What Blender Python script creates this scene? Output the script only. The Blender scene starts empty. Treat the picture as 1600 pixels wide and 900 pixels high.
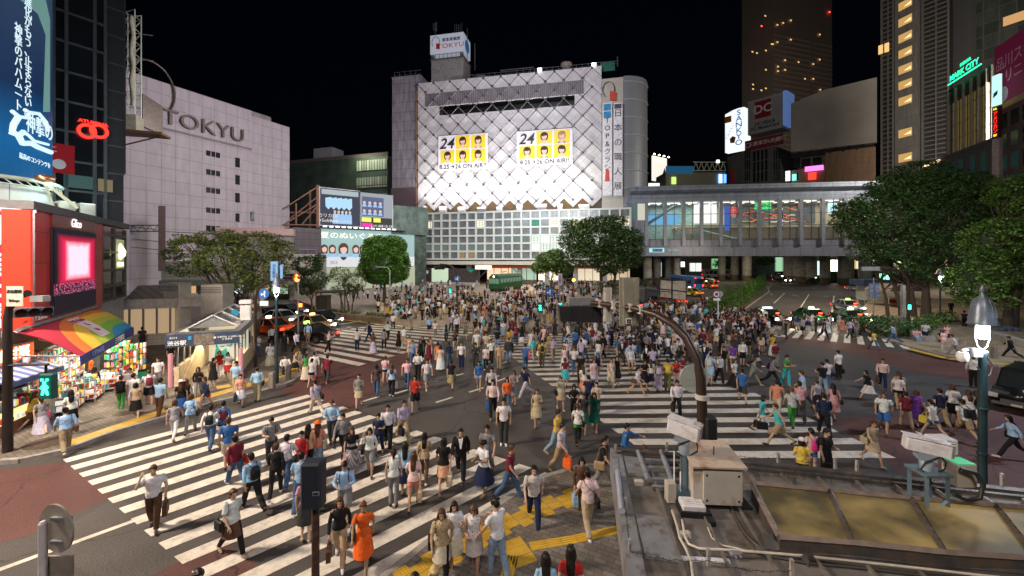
import bpy,math,random,numpy as np
from mathutils import Vector,Matrix,noise
RND=random.Random(11)
SC=bpy.context.scene
COL=SC.collection
# ------------------------------------------------------------------ camera, world, light
CAM_H,FOC,HZ=7.0,640.0,402.0
cam=bpy.data.cameras.new('camera');cam_o=bpy.data.objects.new('camera',cam);COL.objects.link(cam_o)
cam_o.location=(0,0,CAM_H);cam_o.rotation_euler=(math.radians(90),0,0)
cam.sensor_width=36;cam.lens=36*FOC/1600;cam.shift_y=(HZ-450)/1600
cam.clip_start=.1;cam.clip_end=3000
SC.camera=cam_o
SC.view_settings.view_transform='Standard';SC.view_settings.look='None'
SC.view_settings.exposure=0.14;SC.view_settings.gamma=1
SC.render.engine='CYCLES'
SC.cycles.max_bounces=4;SC.cycles.diffuse_bounces=2;SC.cycles.glossy_bounces=2
SC.cycles.transmission_bounces=4;SC.cycles.transparent_max_bounces=6
SC.cycles.sample_clamp_indirect=3;SC.cycles.use_denoising=True
SC.cycles.caustics_reflective=False;SC.cycles.caustics_refractive=False
world=bpy.data.worlds.new('World');SC.world=world;world.use_nodes=True
wn=world.node_tree.nodes;wl=world.node_tree.links
sky=wn.new('ShaderNodeTexSky');sky.sky_type='NISHITA';sky.sun_disc=False
sky.sun_elevation=math.radians(-2);sky.sun_rotation=math.radians(200)
wn['Background'].inputs[1].default_value=0.014
tint=wn.new('ShaderNodeVectorMath');tint.operation='MULTIPLY';tint.inputs[1].default_value=(.22,.34,.80)
wl.new(sky.outputs[0],tint.inputs[0]);wl.new(tint.outputs[0],wn['Background'].inputs[0])
def light(name,kind,loc,target,power,color,size=1.0,size_y=None,spot=None,blend=.6):
 L=bpy.data.lights.new(name,kind);L.energy=power;L.color=color
 if kind=='AREA':
  L.size=size
  if size_y:L.shape='RECTANGLE';L.size_y=size_y
 elif kind=='SUN':L.angle=size
 else:L.shadow_soft_size=size
 if spot:L.spot_size=math.radians(spot);L.spot_blend=blend
 o=bpy.data.objects.new(name,L);COL.objects.link(o);o.location=loc
 if target is not None:
  o.rotation_euler=(Vector(target)-Vector(loc)).to_track_quat('-Z','Y').to_euler()
 return o
# night-time glow of the district: one weak, very soft key, the video wall behind, and added area lights around the crossing
light('night_sun','SUN',(0,0,60),(12,24,0),0.045,(1,.86,.82),math.radians(70))
light('screen_light_behind','AREA',(-2,-9,19),(4,24,0),2700,(1.0,.87,.78),6,3.5)
light('crossing_light_west','AREA',(-21,8,15),(2,24,0),7400,(1.0,.82,.64),2,2.5)
light('crossing_light_east','AREA',(33,16,18),(14,28,0),3800,(.76,.84,1.0),2.5,2.5)
light('square_light','AREA',(2,62,24),(-4,72,0),6500,(1,.84,.68),8,8)
light('road_light','AREA',(45,56,16),(42,62,0),3400,(1.0,.80,.55),7,7)
# ------------------------------------------------------------------ geometry of the place
def G(px,py,z=0.0):
 """where the sight line through a photo point meets the level z"""
 d=FOC*(CAM_H-z)/(py-HZ)
 return Vector(((px-800)/FOC*d,d,z))
def D(px,py,d):
 return Vector(((px-800)/FOC*d,d,CAM_H-(py-HZ)/FOC*d))
def frame(a,b,z=0.0):
 """axes: x from a to b, y away from the viewer's side, z up"""
 a=Vector((a[0],a[1],z));b=Vector((b[0],b[1],z));u=(b-a).normalized()
 v=Vector((0,0,1)).cross(u)
 m=Matrix.Identity(4)
 for i in range(3):m[i][0]=u[i];m[i][1]=v[i];m[i][2]=(0,0,1)[i];m[i][3]=a[i]
 return m
def on(m,px,py,d=0.0):
 """(u, z) on the wall plane of frame m (offset d behind it) along a sight line"""
 o=Vector(m.translation)+d*Vector((m[0][1],m[1][1],0));n=Vector((m[0][1],m[1][1],0))
 ray=Vector(((px-800)/FOC,1,-(py-HZ)/FOC));c=Vector((0,0,CAM_H))
 t=(o-c).dot(n)/ray.dot(n);p=m.inverted()@(c+ray*t)
 return p.x,p.z
def TR(x=0,y=0,z=0,rz=0,s=1):
 return Matrix.Translation((x,y,z))@Matrix.Rotation(rz,4,'Z')@Matrix.Diagonal((s,s,s,1))
WORK=bpy.data.scenes.new('work')
def evaluated(o):
 vl=WORK.view_layers[0];WORK.collection.objects.link(o);vl.update()
 me=bpy.data.meshes.new_from_object(o.evaluated_get(vl.depsgraph));bpy.data.objects.remove(o);return me
class MB:
 """collects shapes for ONE mesh"""
 def __init__(s):s.v=[];s.f=[];s.m=[];s.sm=[]
 def add(s,vs,fs,mat=0,smooth=False):
  o=len(s.v);s.v+=[tuple(p)for p in vs]
  for f in fs:s.f.append(tuple(i+o for i in f));s.m.append(mat);s.sm.append(smooth)
  return s
 def box(s,x0,x1,y0,y1,z0,z1,mat=0,xf=None,bev=0):
  if x1<x0:x0,x1=x1,x0
  if y1<y0:y0,y1=y1,y0
  if z1<z0:z0,z1=z1,z0
  if bev:
   b=bev;pts=[(x0+b,y0),(x1-b,y0),(x1,y0+b),(x1,y1-b),(x1-b,y1),(x0+b,y1),(x0,y1-b),(x0,y0+b)]
   ins=[(min(max(x,x0+b),x1-b),min(max(y,y0+b),y1-b))for x,y in pts]
   vs=[(x,y,z0)for x,y in pts]+[(x,y,z1-b)for x,y in pts]+[(x,y,z1)for x,y in ins]
   fs=[tuple(range(7,-1,-1)),tuple(range(16,24))]
   for k in(0,8):
    for i in range(8):j=(i+1)%8;fs.append((k+i,k+j,k+8+j,k+8+i))
  else:
   vs=[(x0,y0,z0),(x1,y0,z0),(x1,y1,z0),(x0,y1,z0),(x0,y0,z1),(x1,y0,z1),(x1,y1,z1),(x0,y1,z1)]
   fs=[(3,2,1,0),(4,5,6,7),(0,1,5,4),(1,2,6,5),(2,3,7,6),(3,0,4,7)]
  if xf is not None:vs=[xf@Vector(p)for p in vs]
  return s.add(vs,fs,mat)
 def prism(s,pts,z0,z1,mat=0,xf=None,axis='z',smooth=False):
  """polygon pts extruded; axis z: pts=(x,y); axis y: pts=(x,z) between y=z0..z1; axis x: pts=(y,z)"""
  n=len(pts)
  mk={'z':lambda p,h:(p[0],p[1],h),'y':lambda p,h:(p[0],h,p[1]),'x':lambda p,h:(h,p[0],p[1])}[axis]
  vs=[mk(p,z0)for p in pts]+[mk(p,z1)for p in pts]
  if xf is not None:vs=[xf@Vector(p)for p in vs]
  s.add(vs,[tuple(range(n-1,-1,-1)),tuple(range(n,2*n))],mat)
  return s.add(vs,[(i,(i+1)%n,n+(i+1)%n,n+i)for i in range(n)],mat,smooth)
 def tube(s,pts,r,n=8,mat=0,cap=True,smooth=True,squash=None):
  """pts path, r radius or list; squash=(rx,ry list) keeps horizontal rings"""
  pts=[Vector(p)for p in pts];rs=r if isinstance(r,(list,tuple))else[r]*len(pts)
  vs=[];prev=None
  for i,p in enumerate(pts):
   t=(pts[min(i+1,len(pts)-1)]-pts[max(i-1,0)])
   t=t.normalized()if t.length>1e-9 else Vector((0,0,1))
   a=prev if prev is not None else(Vector((1,0,0))if abs(t.x)<.8 else Vector((0,1,0)))
   a=(a-t*a.dot(t)).normalized();b=t.cross(a);prev=a
   for k in range(n):
    an=2*math.pi*k/n;vs.append(p+(a*math.cos(an)+b*math.sin(an))*rs[i])
  fs=[]
  for i in range(len(pts)-1):
   for k in range(n):j=(k+1)%n;fs.append((i*n+k,i*n+j,(i+1)*n+j,(i+1)*n+k))
  s.add(vs,fs,mat,smooth)
  if cap:
   m=len(pts)-1
   s.add(vs[:n]+vs[m*n:],[tuple(range(n-1,-1,-1)),tuple(range(n,2*n))],mat)
  return s
 def bar(s,a,b,w,mat=0,n=4):return s.tube([a,b],w*.5*(1.414 if n==4 else 1),n,mat,smooth=n>4)
 def lathe(s,prof,c=(0,0,0),n=16,mat=0,smooth=True,sx=1,sy=1):
  vs=[];c=Vector(c)
  for r,z in prof:
   for k in range(n):
    a=2*math.pi*k/n;vs.append(c+Vector((r*sx*math.cos(a),r*sy*math.sin(a),z)))
  fs=[]
  for i in range(len(prof)-1):
   for k in range(n):j=(k+1)%n;fs.append((i*n+k,i*n+j,(i+1)*n+j,(i+1)*n+k))
  s.add(vs,fs,mat,smooth)
  m=(len(prof)-1)*n
  s.add(vs[:n]+vs[m:m+n],[tuple(range(n-1,-1,-1)),tuple(range(n,2*n))],mat,False)
  return s
 def disc(s,c,r,normal,th=.03,n=24,mat=0):
  nrm=Vector(normal).normalized();c=Vector(c);return s.tube([c-nrm*th/2,c+nrm*th/2],r,n,mat,smooth=False)
 def xf(s,m):s.v=[tuple(m@Vector(p))for p in s.v];return s
 def mesh(s,name,mats):
  me=bpy.data.meshes.new(name);me.from_pydata(s.v,[],s.f)
  for m in(mats if isinstance(mats,(list,tuple))else[mats]):me.materials.append(m)
  me.polygons.foreach_set('material_index',s.m);me.polygons.foreach_set('use_smooth',s.sm)
  me.update();return me
 def build(s,name,mats,parent=None,**tags):
  o=bpy.data.objects.new(name,s.mesh(name,mats));COL.objects.link(o)
  if parent is not None:o.parent=parent
  for k,v in tags.items():o[k]=v
  return o
def mesh_np(name,V,F,mats,midx=None,smooth=False,k=4):
 me=bpy.data.meshes.new(name);V=np.asarray(V,'f').reshape(-1,3);F=np.asarray(F,'i').reshape(-1,k)
 me.vertices.add(len(V));me.vertices.foreach_set('co',V.ravel())
 me.loops.add(F.size);me.loops.foreach_set('vertex_index',F.ravel())
 me.polygons.add(len(F));me.polygons.foreach_set('loop_start',np.arange(0,F.size,k,dtype='i'))
 for m in(mats if isinstance(mats,(list,tuple))else[mats]):me.materials.append(m)
 if midx is not None:me.polygons.foreach_set('material_index',np.asarray(midx,'i'))
 me.update(calc_edges=True);me.validate()
 if smooth:me.polygons.foreach_set('use_smooth',np.ones(len(me.polygons),'bool'))
 return me
def thing(name,label,cat,m=None,group=None):
 o=bpy.data.objects.new(name,None);COL.objects.link(o)
 if m is not None:o.matrix_world=m if isinstance(m,Matrix)else Matrix.Translation(m)
 o['label']=label;o['category']=cat;o.empty_display_size=.3
 if group:o['group']=group
 return o
def tag(o,label,cat,group=None):
 o['label']=label;o['category']=cat
 if group:o['group']=group
 return o
def solo(mb,name,mats,label,cat,m=None,group=None):
 o=mb.build(name,mats)
 if m is not None:o.matrix_world=m if isinstance(m,Matrix)else Matrix.Translation(m)
 return tag(o,label,cat,group)
def dup(root,m,label=None,group=None):
 def cp(o,par):
  c=o.copy();COL.objects.link(c);c.parent=par
  for ch in kids.get(o.name,()):cp(ch,c)
  return c
 kids={}
 def walk(o):
  kids[o.name]=list(o.children)
  for ch in o.children:walk(ch)
 walk(root);c=cp(root,None);c.matrix_world=m
 if label:c['label']=label
 if group:c['group']=group
 return c
# ------------------------------------------------------------------ materials
MATS={}
def nodes(name):
 m=bpy.data.materials.new(name);m.use_nodes=True;nt=m.node_tree
 return m,nt.nodes,nt.links,nt.nodes['Principled BSDF']
def rgb(c):return(*c[:3],1)
def mat(name,col,rough=.6,metal=0.,var=.18,scale=3.,bump=0.,bscale=60.,spec=.4,dirt=None,dscale=.7):
 if name in MATS:return MATS[name]
 m,N,L,P=nodes(name)
 P.inputs['Roughness'].default_value=rough;P.inputs['Metallic'].default_value=metal
 P.inputs['Specular IOR Level'].default_value=spec
 tc=N.new('ShaderNodeTexCoord');nz=N.new('ShaderNodeTexNoise');nz.inputs['Scale'].default_value=scale;nz.inputs['Detail'].default_value=5
 L.new(tc.outputs['Object'],nz.inputs['Vector'])
 mr=N.new('ShaderNodeMapRange');mr.inputs[1].default_value=.3;mr.inputs[2].default_value=.7
 mr.inputs[3].default_value=1-var;mr.inputs[4].default_value=1+var;L.new(nz.outputs[0],mr.inputs[0])
 mx=N.new('ShaderNodeVectorMath');mx.operation='SCALE';mx.inputs[0].default_value=col[:3];L.new(mr.outputs[0],mx.inputs['Scale'])
 src=mx.outputs[0]
 if dirt:
  n2=N.new('ShaderNodeTexNoise');n2.inputs['Scale'].default_value=dscale;n2.inputs['Detail'].default_value=8;n2.inputs['Roughness'].default_value=.7
  L.new(tc.outputs['Object'],n2.inputs['Vector'])
  r2=N.new('ShaderNodeMapRange');r2.inputs[1].default_value=.5;r2.inputs[2].default_value=.68;L.new(n2.outputs[0],r2.inputs[0])
  mm=N.new('ShaderNodeMix');mm.data_type='RGBA';L.new(r2.outputs[0],mm.inputs[0]);L.new(src,mm.inputs[6]);mm.inputs[7].default_value=rgb(dirt);src=mm.outputs[2]
 L.new(src,P.inputs['Base Color'])
 if bump:
  b=N.new('ShaderNodeBump');b.inputs['Strength'].default_value=bump;n3=N.new('ShaderNodeTexNoise');n3.inputs['Scale'].default_value=bscale
  L.new(tc.outputs['Object'],n3.inputs['Vector']);L.new(n3.outputs[0],b.inputs['Height']);L.new(b.outputs[0],P.inputs['Normal'])
 MATS[name]=m;return m
def emi(name,col,st,base=None):
 if name in MATS:return MATS[name]
 m,N,L,P=nodes(name)
 P.inputs['Base Color'].default_value=rgb(base or[q*.25 for q in col]);P.inputs['Specular IOR Level'].default_value=.12;P.inputs['Emission Color'].default_value=rgb(col)
 P.inputs['Emission Strength'].default_value=st;P.inputs['Roughness'].default_value=.5
 MATS[name]=m;return m
def tile(name,col,line,w,h,mortar=.02,rough=.55,var=.12,off=0.,rot=0.,streak=.2,plane='xz',bump=.3,metal=0.,emit=None):
 """panels or bricks laid in the thing's own plane"""
 if name in MATS:return MATS[name]
 m,N,L,P=nodes(name);P.inputs['Roughness'].default_value=rough;P.inputs['Metallic'].default_value=metal
 tc=N.new('ShaderNodeTexCoord');sp=N.new('ShaderNodeSeparateXYZ');L.new(tc.outputs['Object'],sp.inputs[0])
 cb=N.new('ShaderNodeCombineXYZ')
 if plane=='xz':
  ad=N.new('ShaderNodeMath');ad.operation='ADD';L.new(sp.outputs[0],ad.inputs[0]);L.new(sp.outputs[1],ad.inputs[1]);L.new(ad.outputs[0],cb.inputs[0]);L.new(sp.outputs[2],cb.inputs[1])
 else:L.new(sp.outputs[0],cb.inputs[0]);L.new(sp.outputs[1],cb.inputs[1])
 vec=cb.outputs[0]
 if rot:
  mp=N.new('ShaderNodeMapping');mp.inputs['Rotation'].default_value=(0,0,rot);L.new(vec,mp.inputs[0]);vec=mp.outputs[0]
 br=N.new('ShaderNodeTexBrick');br.offset=off;br.inputs['Scale'].default_value=1;br.inputs['Brick Width'].default_value=w;br.inputs['Row Height'].default_value=h
 br.inputs['Mortar Size'].default_value=mortar;br.inputs['Mortar Smooth'].default_value=.1
 br.inputs['Color1'].default_value=rgb([c*(1-var)for c in col]);br.inputs['Color2'].default_value=rgb([min(1,c*(1+var))for c in col]);br.inputs['Mortar'].default_value=rgb(line)
 L.new(vec,br.inputs['Vector'])
 nz=N.new('ShaderNodeTexNoise');nz.inputs['Detail'].default_value=6;nz.inputs['Scale'].default_value=1
 mp2=N.new('ShaderNodeMapping');mp2.inputs['Scale'].default_value=(1.3,.25 if plane=='xz' else 1.3,1);L.new(vec,mp2.inputs[0]);L.new(mp2.outputs[0],nz.inputs['Vector'])
 mr=N.new('ShaderNodeMapRange');mr.inputs[1].default_value=.35;mr.inputs[2].default_value=.7;mr.inputs[3].default_value=1-streak;mr.inputs[4].default_value=1+streak*.4;L.new(nz.outputs[0],mr.inputs[0])
 mx=N.new('ShaderNodeVectorMath');mx.operation='SCALE';L.new(br.outputs[0],mx.inputs[0]);L.new(mr.outputs[0],mx.inputs['Scale'])
 L.new(mx.outputs[0],P.inputs['Base Color'])
 if emit:L.new(mx.outputs[0],P.inputs['Emission Color']);P.inputs['Emission Strength'].default_value=emit
 b=N.new('ShaderNodeBump');b.inputs['Strength'].default_value=bump;b.invert=True;b.inputs['Distance'].default_value=.02;L.new(br.outputs['Fac'],b.inputs['Height']);L.new(b.outputs[0],P.inputs['Normal'])
 MATS[name]=m;return m
def cloth(name,rough=.85,attr=None,sheen=.1):
 """takes its colour from the object that wears it"""
 if name in MATS:return MATS[name]
 m,N,L,P=nodes(name);P.inputs['Roughness'].default_value=rough;P.inputs['Specular IOR Level'].default_value=.25
 if attr:a=N.new('ShaderNodeAttribute');a.attribute_type='OBJECT' if attr!='Col' else 'GEOMETRY';a.attribute_name=attr;src=a.outputs['Color']
 else:a=N.new('ShaderNodeObjectInfo');src=a.outputs['Color']
 tc=N.new('ShaderNodeTexCoord');nz=N.new('ShaderNodeTexNoise');nz.inputs['Scale'].default_value=14;nz.inputs['Detail'].default_value=4
 L.new(tc.outputs['Object'],nz.inputs['Vector'])
 mr=N.new('ShaderNodeMapRange');mr.inputs[1].default_value=.3;mr.inputs[2].default_value=.7;mr.inputs[3].default_value=.82;mr.inputs[4].default_value=1.12;L.new(nz.outputs[0],mr.inputs[0])
 mx=N.new('ShaderNodeVectorMath');mx.operation='SCALE';L.new(src,mx.inputs[0]);L.new(mr.outputs[0],mx.inputs['Scale']);L.new(mx.outputs[0],P.inputs['Base Color'])
 b=N.new('ShaderNodeBump');b.inputs['Strength'].default_value=.35;b.inputs['Distance'].default_value=.03;L.new(nz.outputs[0],b.inputs['Height']);L.new(b.outputs[0],P.inputs['Normal'])
 MATS[name]=m;return m
def text(body,size,m,parent=None,name='lettering',xf=None,align='CENTER',vertical=False,ext=.01,sx=1.,spacing=1.,gap=1.05,bold=0.,fit=None):
 """lettering in the thing's x/z plane, facing its -y side"""
 c=bpy.data.curves.new(name,'FONT');c.body='\n'.join(body)if vertical else body
 c.size=size;c.align_x=align;c.align_y='CENTER';c.extrude=ext;c.space_character=spacing;c.space_line=gap;c.offset=bold;c.resolution_u=3
 o=bpy.data.objects.new(name,c)
 me=bpy.data.meshes.new_from_object(o);bpy.data.objects.remove(o);bpy.data.curves.remove(c)
 me.materials.clear();me.materials.append(m)
 if fit:me.update();xs=[v.co.x for v in me.vertices];sx=fit/(max(xs)-min(xs))
 me.transform((xf if xf is not None else Matrix.Identity(4))@Matrix.Rotation(math.radians(90),4,'X')@Matrix.Diagonal((sx,1,1,1)))
 o=bpy.data.objects.new(name,me);COL.objects.link(o)
 if parent is not None:o.parent=parent
 return o
def TX(x,y,z):return Matrix.Translation((x,y,z))
# ------------------------------------------------------------------ people: one remeshed body per pose, clothes and hair as parts
SKIN=cloth('skin',.55);CLOTH=cloth('fabric');HAIR=cloth('hair_strands',.45);LEATHER=cloth('leather',.5)
EYE=mat('eye_dark',(.02,.015,.012),.3,var=0);LIP=mat('lip',(.35,.12,.10),.5,var=0)
def rot2(a,v):c,s=math.cos(a),math.sin(a);return Vector((v[0],v[1]*c-v[2]*s,v[1]*s+v[2]*c))
def skeleton(p,female,seat=False):
 """joints; facing -y. p: dict of angles in degrees; + swings a limb forward"""
 hs=.86 if female else 1.0
 J={};r=math.radians
 hipw=.088 if female else.085;sh=.158 if female else.185
 def leg(s,th,kn):
  h=Vector((s*hipw,0,0));d1=rot2(-r(th),(0,0,-.42));k=h+Vector((s*.005,0,0))+d1
  d2=rot2(-r(th-kn),(0,0,-.41));a=k+d2+Vector((-s*.012,0,0))
  lift=max(0,kn-25)*.9-(th-kn)*(.55 if th-kn<0 else.25)
  t=a+rot2(r(max(-15,min(55,lift if th-kn<0 else-(th-kn)*.5))),(s*.015,-.155,-.055));hl=a+rot2(r(max(-15,min(55,lift if th-kn<0 else-(th-kn)*.5))),(0,.045,-.06))
  return h,k,a,t,hl
 J['L']=leg(1,p['lt'],p['lk']);J['R']=leg(-1,p['rt'],p['rk'])
 low=min(min(q.z for q in J[k])for k in 'LR')-.035
 up=Vector((0,0,-low))if not seat else Vector((0,0,.46))
 J['L']=[q+up for q in J['L']];J['R']=[q+up for q in J['R']]
 pel=up.copy();J['pel']=pel
 ln=r(p.get('lean',4))
 def T(x,y,z):v=rot2(ln,(x,y,z));return pel+v
 J['T']=T;J['neck']=T(0,.005,.52);J['head']=T(0,-.02,.655)
 J['nod']=r(p.get('nod',5))
 def arm(s,sw,el,out,inn):
  a=T(s*sh,.01,.465);d=rot2(-r(sw),(0,0,-.275));d=Vector((s*(.05+.27*math.sin(r(out))),d.y,d.z*math.cos(r(out))));e=a+d
  f=rot2(-r(sw+el),(0,0,-.235));f=Vector((-s*.23*math.sin(r(inn))+s*.01,f.y*math.cos(r(inn)*.8),f.z));w=e+f
  return a,e,w,w+f.normalized()*.085
 J['LA']=arm(1,p['la'],p['le'],p.get('lo',3),p.get('li',5));J['RA']=arm(-1,p['ra'],p['re'],p.get('ro',3),p.get('ri',5))
 J['f']=female;return J
POSES={'stand':dict(lt=2,lk=2,rt=-2,rk=3,la=0,le=12,ra=0,re=10,lean=1),'hip':dict(lt=6,lk=8,rt=-3,rk=2,la=5,le=95,li=35,ra=0,re=15,lean=0,nod=12),'walk':dict(lt=27,lk=6,rt=-19,rk=22,la=-22,le=12,ra=22,re=22,lean=5),'step':dict(lt=-17,lk=26,rt=22,rk=5,la=17,le=25,ra=-18,re=10,lean=5),'pass':dict(lt=14,lk=38,rt=-4,rk=3,la=-8,le=14,ra=8,re=18,lean=4),'stride':dict(lt=33,lk=8,rt=-27,rk=30,la=-30,le=18,ra=30,re=35,lean=9),'phone':dict(lt=18,lk=8,rt=-12,rk=16,la=-8,le=12,ra=62,re=148,ri=20,ro=14,lean=2),'text':dict(lt=14,lk=12,rt=-10,rk=12,la=22,le=80,li=28,ra=22,re=78,ri=28,lean=4,nod=28),'bagarm':dict(lt=-14,lk=22,rt=19,rk=5,la=8,le=105,li=25,ra=-16,re=10,lean=4),'reach':dict(lt=10,lk=6,rt=-10,rk=12,la=62,le=25,ra=-5,re=25,lean=6),'sit':dict(lt=80,lk=82,rt=84,rk=84,la=25,le=55,li=22,ra=22,re=60,ri=22,lean=8,nod=14),}
def ring(mb,rows,n=14):
 """stack of ellipses (center, rx, ry, tilt)"""
 vs=[]
 for c,rx,ry in rows:
  for k in range(n):a=2*math.pi*k/n;vs.append(c+Vector((rx*math.cos(a),ry*math.sin(a),0)))
 fs=[(i*n+k,i*n+(k+1)%n,(i+1)*n+(k+1)%n,(i+1)*n+k)for i in range(len(rows)-1)for k in range(n)]
 m=(len(rows)-1)*n
 fs+=[tuple(range(n-1,-1,-1)),tuple(range(m,m+n))]
 mb.add(vs,fs)
def ball(mb,c,rx,ry,rz,n=12,rot=None):
 pr=[(math.sin(math.pi*i/8),-math.cos(math.pi*i/8))for i in range(9)]
 vs=[]
 for r_,z in pr:
  for k in range(n):
   a=2*math.pi*k/n;v=Vector((rx*r_*math.cos(a),ry*r_*math.sin(a),rz*z))
   vs.append(Vector(c)+(rot2(rot,v)if rot else v))
 mb.add(vs,[(i*n+k,i*n+(k+1)%n,(i+1)*n+(k+1)%n,(i+1)*n+k)for i in range(8)for k in range(n)])
def remesh(mb,name,vox,mats,smooth=4,wr=0.):
 me=mb.mesh(name,mats);o=bpy.data.objects.new(name,me)
 md=o.modifiers.new('r','REMESH');md.mode='VOXEL';md.voxel_size=vox;md.use_smooth_shade=True
 if smooth:s=o.modifiers.new('s','SMOOTH');s.factor=.5;s.iterations=smooth
 out=evaluated(o);bpy.data.meshes.remove(me);out.name=name
 if wr:
  n=len(out.vertices);co=np.empty(n*3,'f');out.vertices.foreach_get('co',co);co=co.reshape(-1,3)
  no=np.empty(n*3,'f');out.vertices.foreach_get('normal',no);no=no.reshape(-1,3)
  x,y,z=co.T;w=np.sin(34*x+9*z+3*np.sin(11*z))*.5+np.sin(27*y-14*z+2*np.sin(19*x))*.5+.4*np.sin(48*z+20*x)
  co+=no*(w*wr)[:,None];out.vertices.foreach_set('co',co.ravel())
 out.materials.clear()
 for m in(mats if isinstance(mats,(list,tuple))else[mats]):out.materials.append(m)
 out.polygons.foreach_set('use_smooth',np.ones(len(out.polygons),'bool'));out.update()
 return out
def torso_rows(J,grow=0.,z0=-.04,z1=.50,hip=0.):
 T=J['T'];f=J['f']
 R_=[(-.06,.135,.095),(0,.168,.115),(.08,.15,.105),(.18,.118,.088),(.30,.138,.10),(.38,.15,.105),(.44,.15,.088),(.485,.11,.07),(.51,.06,.055)]if f else[(-.06,.13,.095),(0,.155,.108),(.08,.15,.105),(.18,.145,.10),(.30,.165,.11),(.38,.178,.112),(.44,.175,.095),(.485,.13,.075),(.51,.065,.058)]
 rows=[]
 for z,rx,ry in R_:
  if z0-.01<=z<=z1:rows.append((T(0,0,z),rx+grow+(hip if z<.12 else 0),ry+grow+(hip if z<.12 else 0)))
 return rows
def limb(mb,pts,rs):mb.tube(pts,rs,10);
def head_shape(mb,J,hf=None):
 c=J['head'];nod=J['nod']
 def H(x,y,z):return c+rot2(nod,(x,y,z))
 if mb is not None:
  ball(mb,H(0,.01,.025),.074,.092,.095,rot=nod);ball(mb,H(0,-.022,-.04),.054,.062,.072,rot=nod)
  ball(mb,H(0,-.05,-.088),.024,.024,.02);mb.tube([H(0,-.078,.015),H(0,-.10,-.022),H(0,-.082,-.034)],[.008,.015,.012],6)
  for s in(-1,1):ball(mb,H(s*.073,.012,-.005),.010,.018,.028,8)
 return H
def body_mesh(pose,f,seat=False,vox=.0115):
 J=skeleton(POSES[pose],f,seat);mb=MB();k=.9 if f else 1.
 ring(mb,torso_rows(J));H=head_shape(mb,J)
 mb.tube([J['T'](0,.01,.47),J['head']+Vector((0,.012,-.03))],[.058*k,.052*k],12)
 for s in 'LR':
  h,kn,a,t,hl=J[s]
  limb(mb,[h+Vector((0,0,.04)),h.lerp(kn,.3),h.lerp(kn,.7),kn,kn.lerp(a,.35),kn.lerp(a,.7),a],[q*k for q in(.088,.086,.066,.055,.056,.042,.035)])
  limb(mb,[hl,a+Vector((0,-.01,-.03)),t],[.034,.038,.024])
  a_,e,w,hd=J[s+'A']
  ball(mb,a_-Vector((0,0,.012)),.046*k,.046*k,.046*k);limb(mb,[a_-Vector((0,0,.008)),a_.lerp(e,.45),e,e.lerp(w,.3),w],[q*k for q in(.05,.043,.036,.036,.025)])
  limb(mb,[w,w.lerp(hd,.5),hd],[.025*k,.034*k,.026*k])
 out=remesh(mb,'body',vox,[SKIN,EYE,LIP],3)
# fingers and face details
 ex=MB()
 for s in 'LR':
  a_,e,w,hd=J[s+'A'];d=(hd-w).normalized();side=d.cross(Vector((0,1,0)))if abs(d.y)<.8 else Vector((1,0,0));side.normalize();pal=side.cross(d)
  for i,(o_,ln)in enumerate(((-.024,.062),(-.008,.072),(.008,.068),(.022,.054))):
   b0=w+d*.075+side*o_*k;b1=b0+d*ln*.5+pal*.004;b2=b1+d*ln*.42+pal*.018
   ex.tube([b0,b1,b2],[.0085*k,.0078*k,.006*k],6)
  t0=w+d*.03-side*.024;ex.tube([t0,t0-side*.022+d*.022,t0-side*.03+d*.05+pal*.01],[.011*k,.009*k,.007*k],6)
 for s in(-1,1):
  ball(ex,H(s*.030,-.079,.012),.015,.006,.007,8)
 ne=len(ex.f)
 for s in(-1,1):ball(ex,H(s*.031,-.084,.033),.018,.006,.004,8)
 n2=len(ex.f);ball(ex,H(0,-.085,-.052),.020,.008,.007,8)
 for i in range(len(ex.f)):
  ex.sm[i]=True;ex.m[i]=2 if i>=n2 else 1 if i>=ne-128 else 0
 e_me=ex.mesh('x',[SKIN,EYE,LIP]);import bmesh
 bm=bmesh.new();bm.from_mesh(out);bm.from_mesh(e_me);bm.to_mesh(out);bm.free();bpy.data.meshes.remove(e_me)
 return out
def sleeve(mb,J,s,to,g,extra=0.):
 a_,e,w,hd=J[s+'A'];k=.9 if J['f']else 1.
 ball(mb,a_-Vector((0,0,.014)),.046*k+g*.8,.047*k+g,.044*k+g*.7)
 if to<=1:limb(mb,[a_-Vector((0,0,.016)),a_.lerp(e,to*.6),a_.lerp(e,to)],[.044*k+g,.047*k+g+extra,.05*k+g+extra])
 else:limb(mb,[a_-Vector((0,0,.016)),a_.lerp(e,.5),e,e.lerp(w,.5),e.lerp(w,to-1)],[.044*k+g,.047*k+g,.042*k+g,.038*k+g,.033*k+g])
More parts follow.
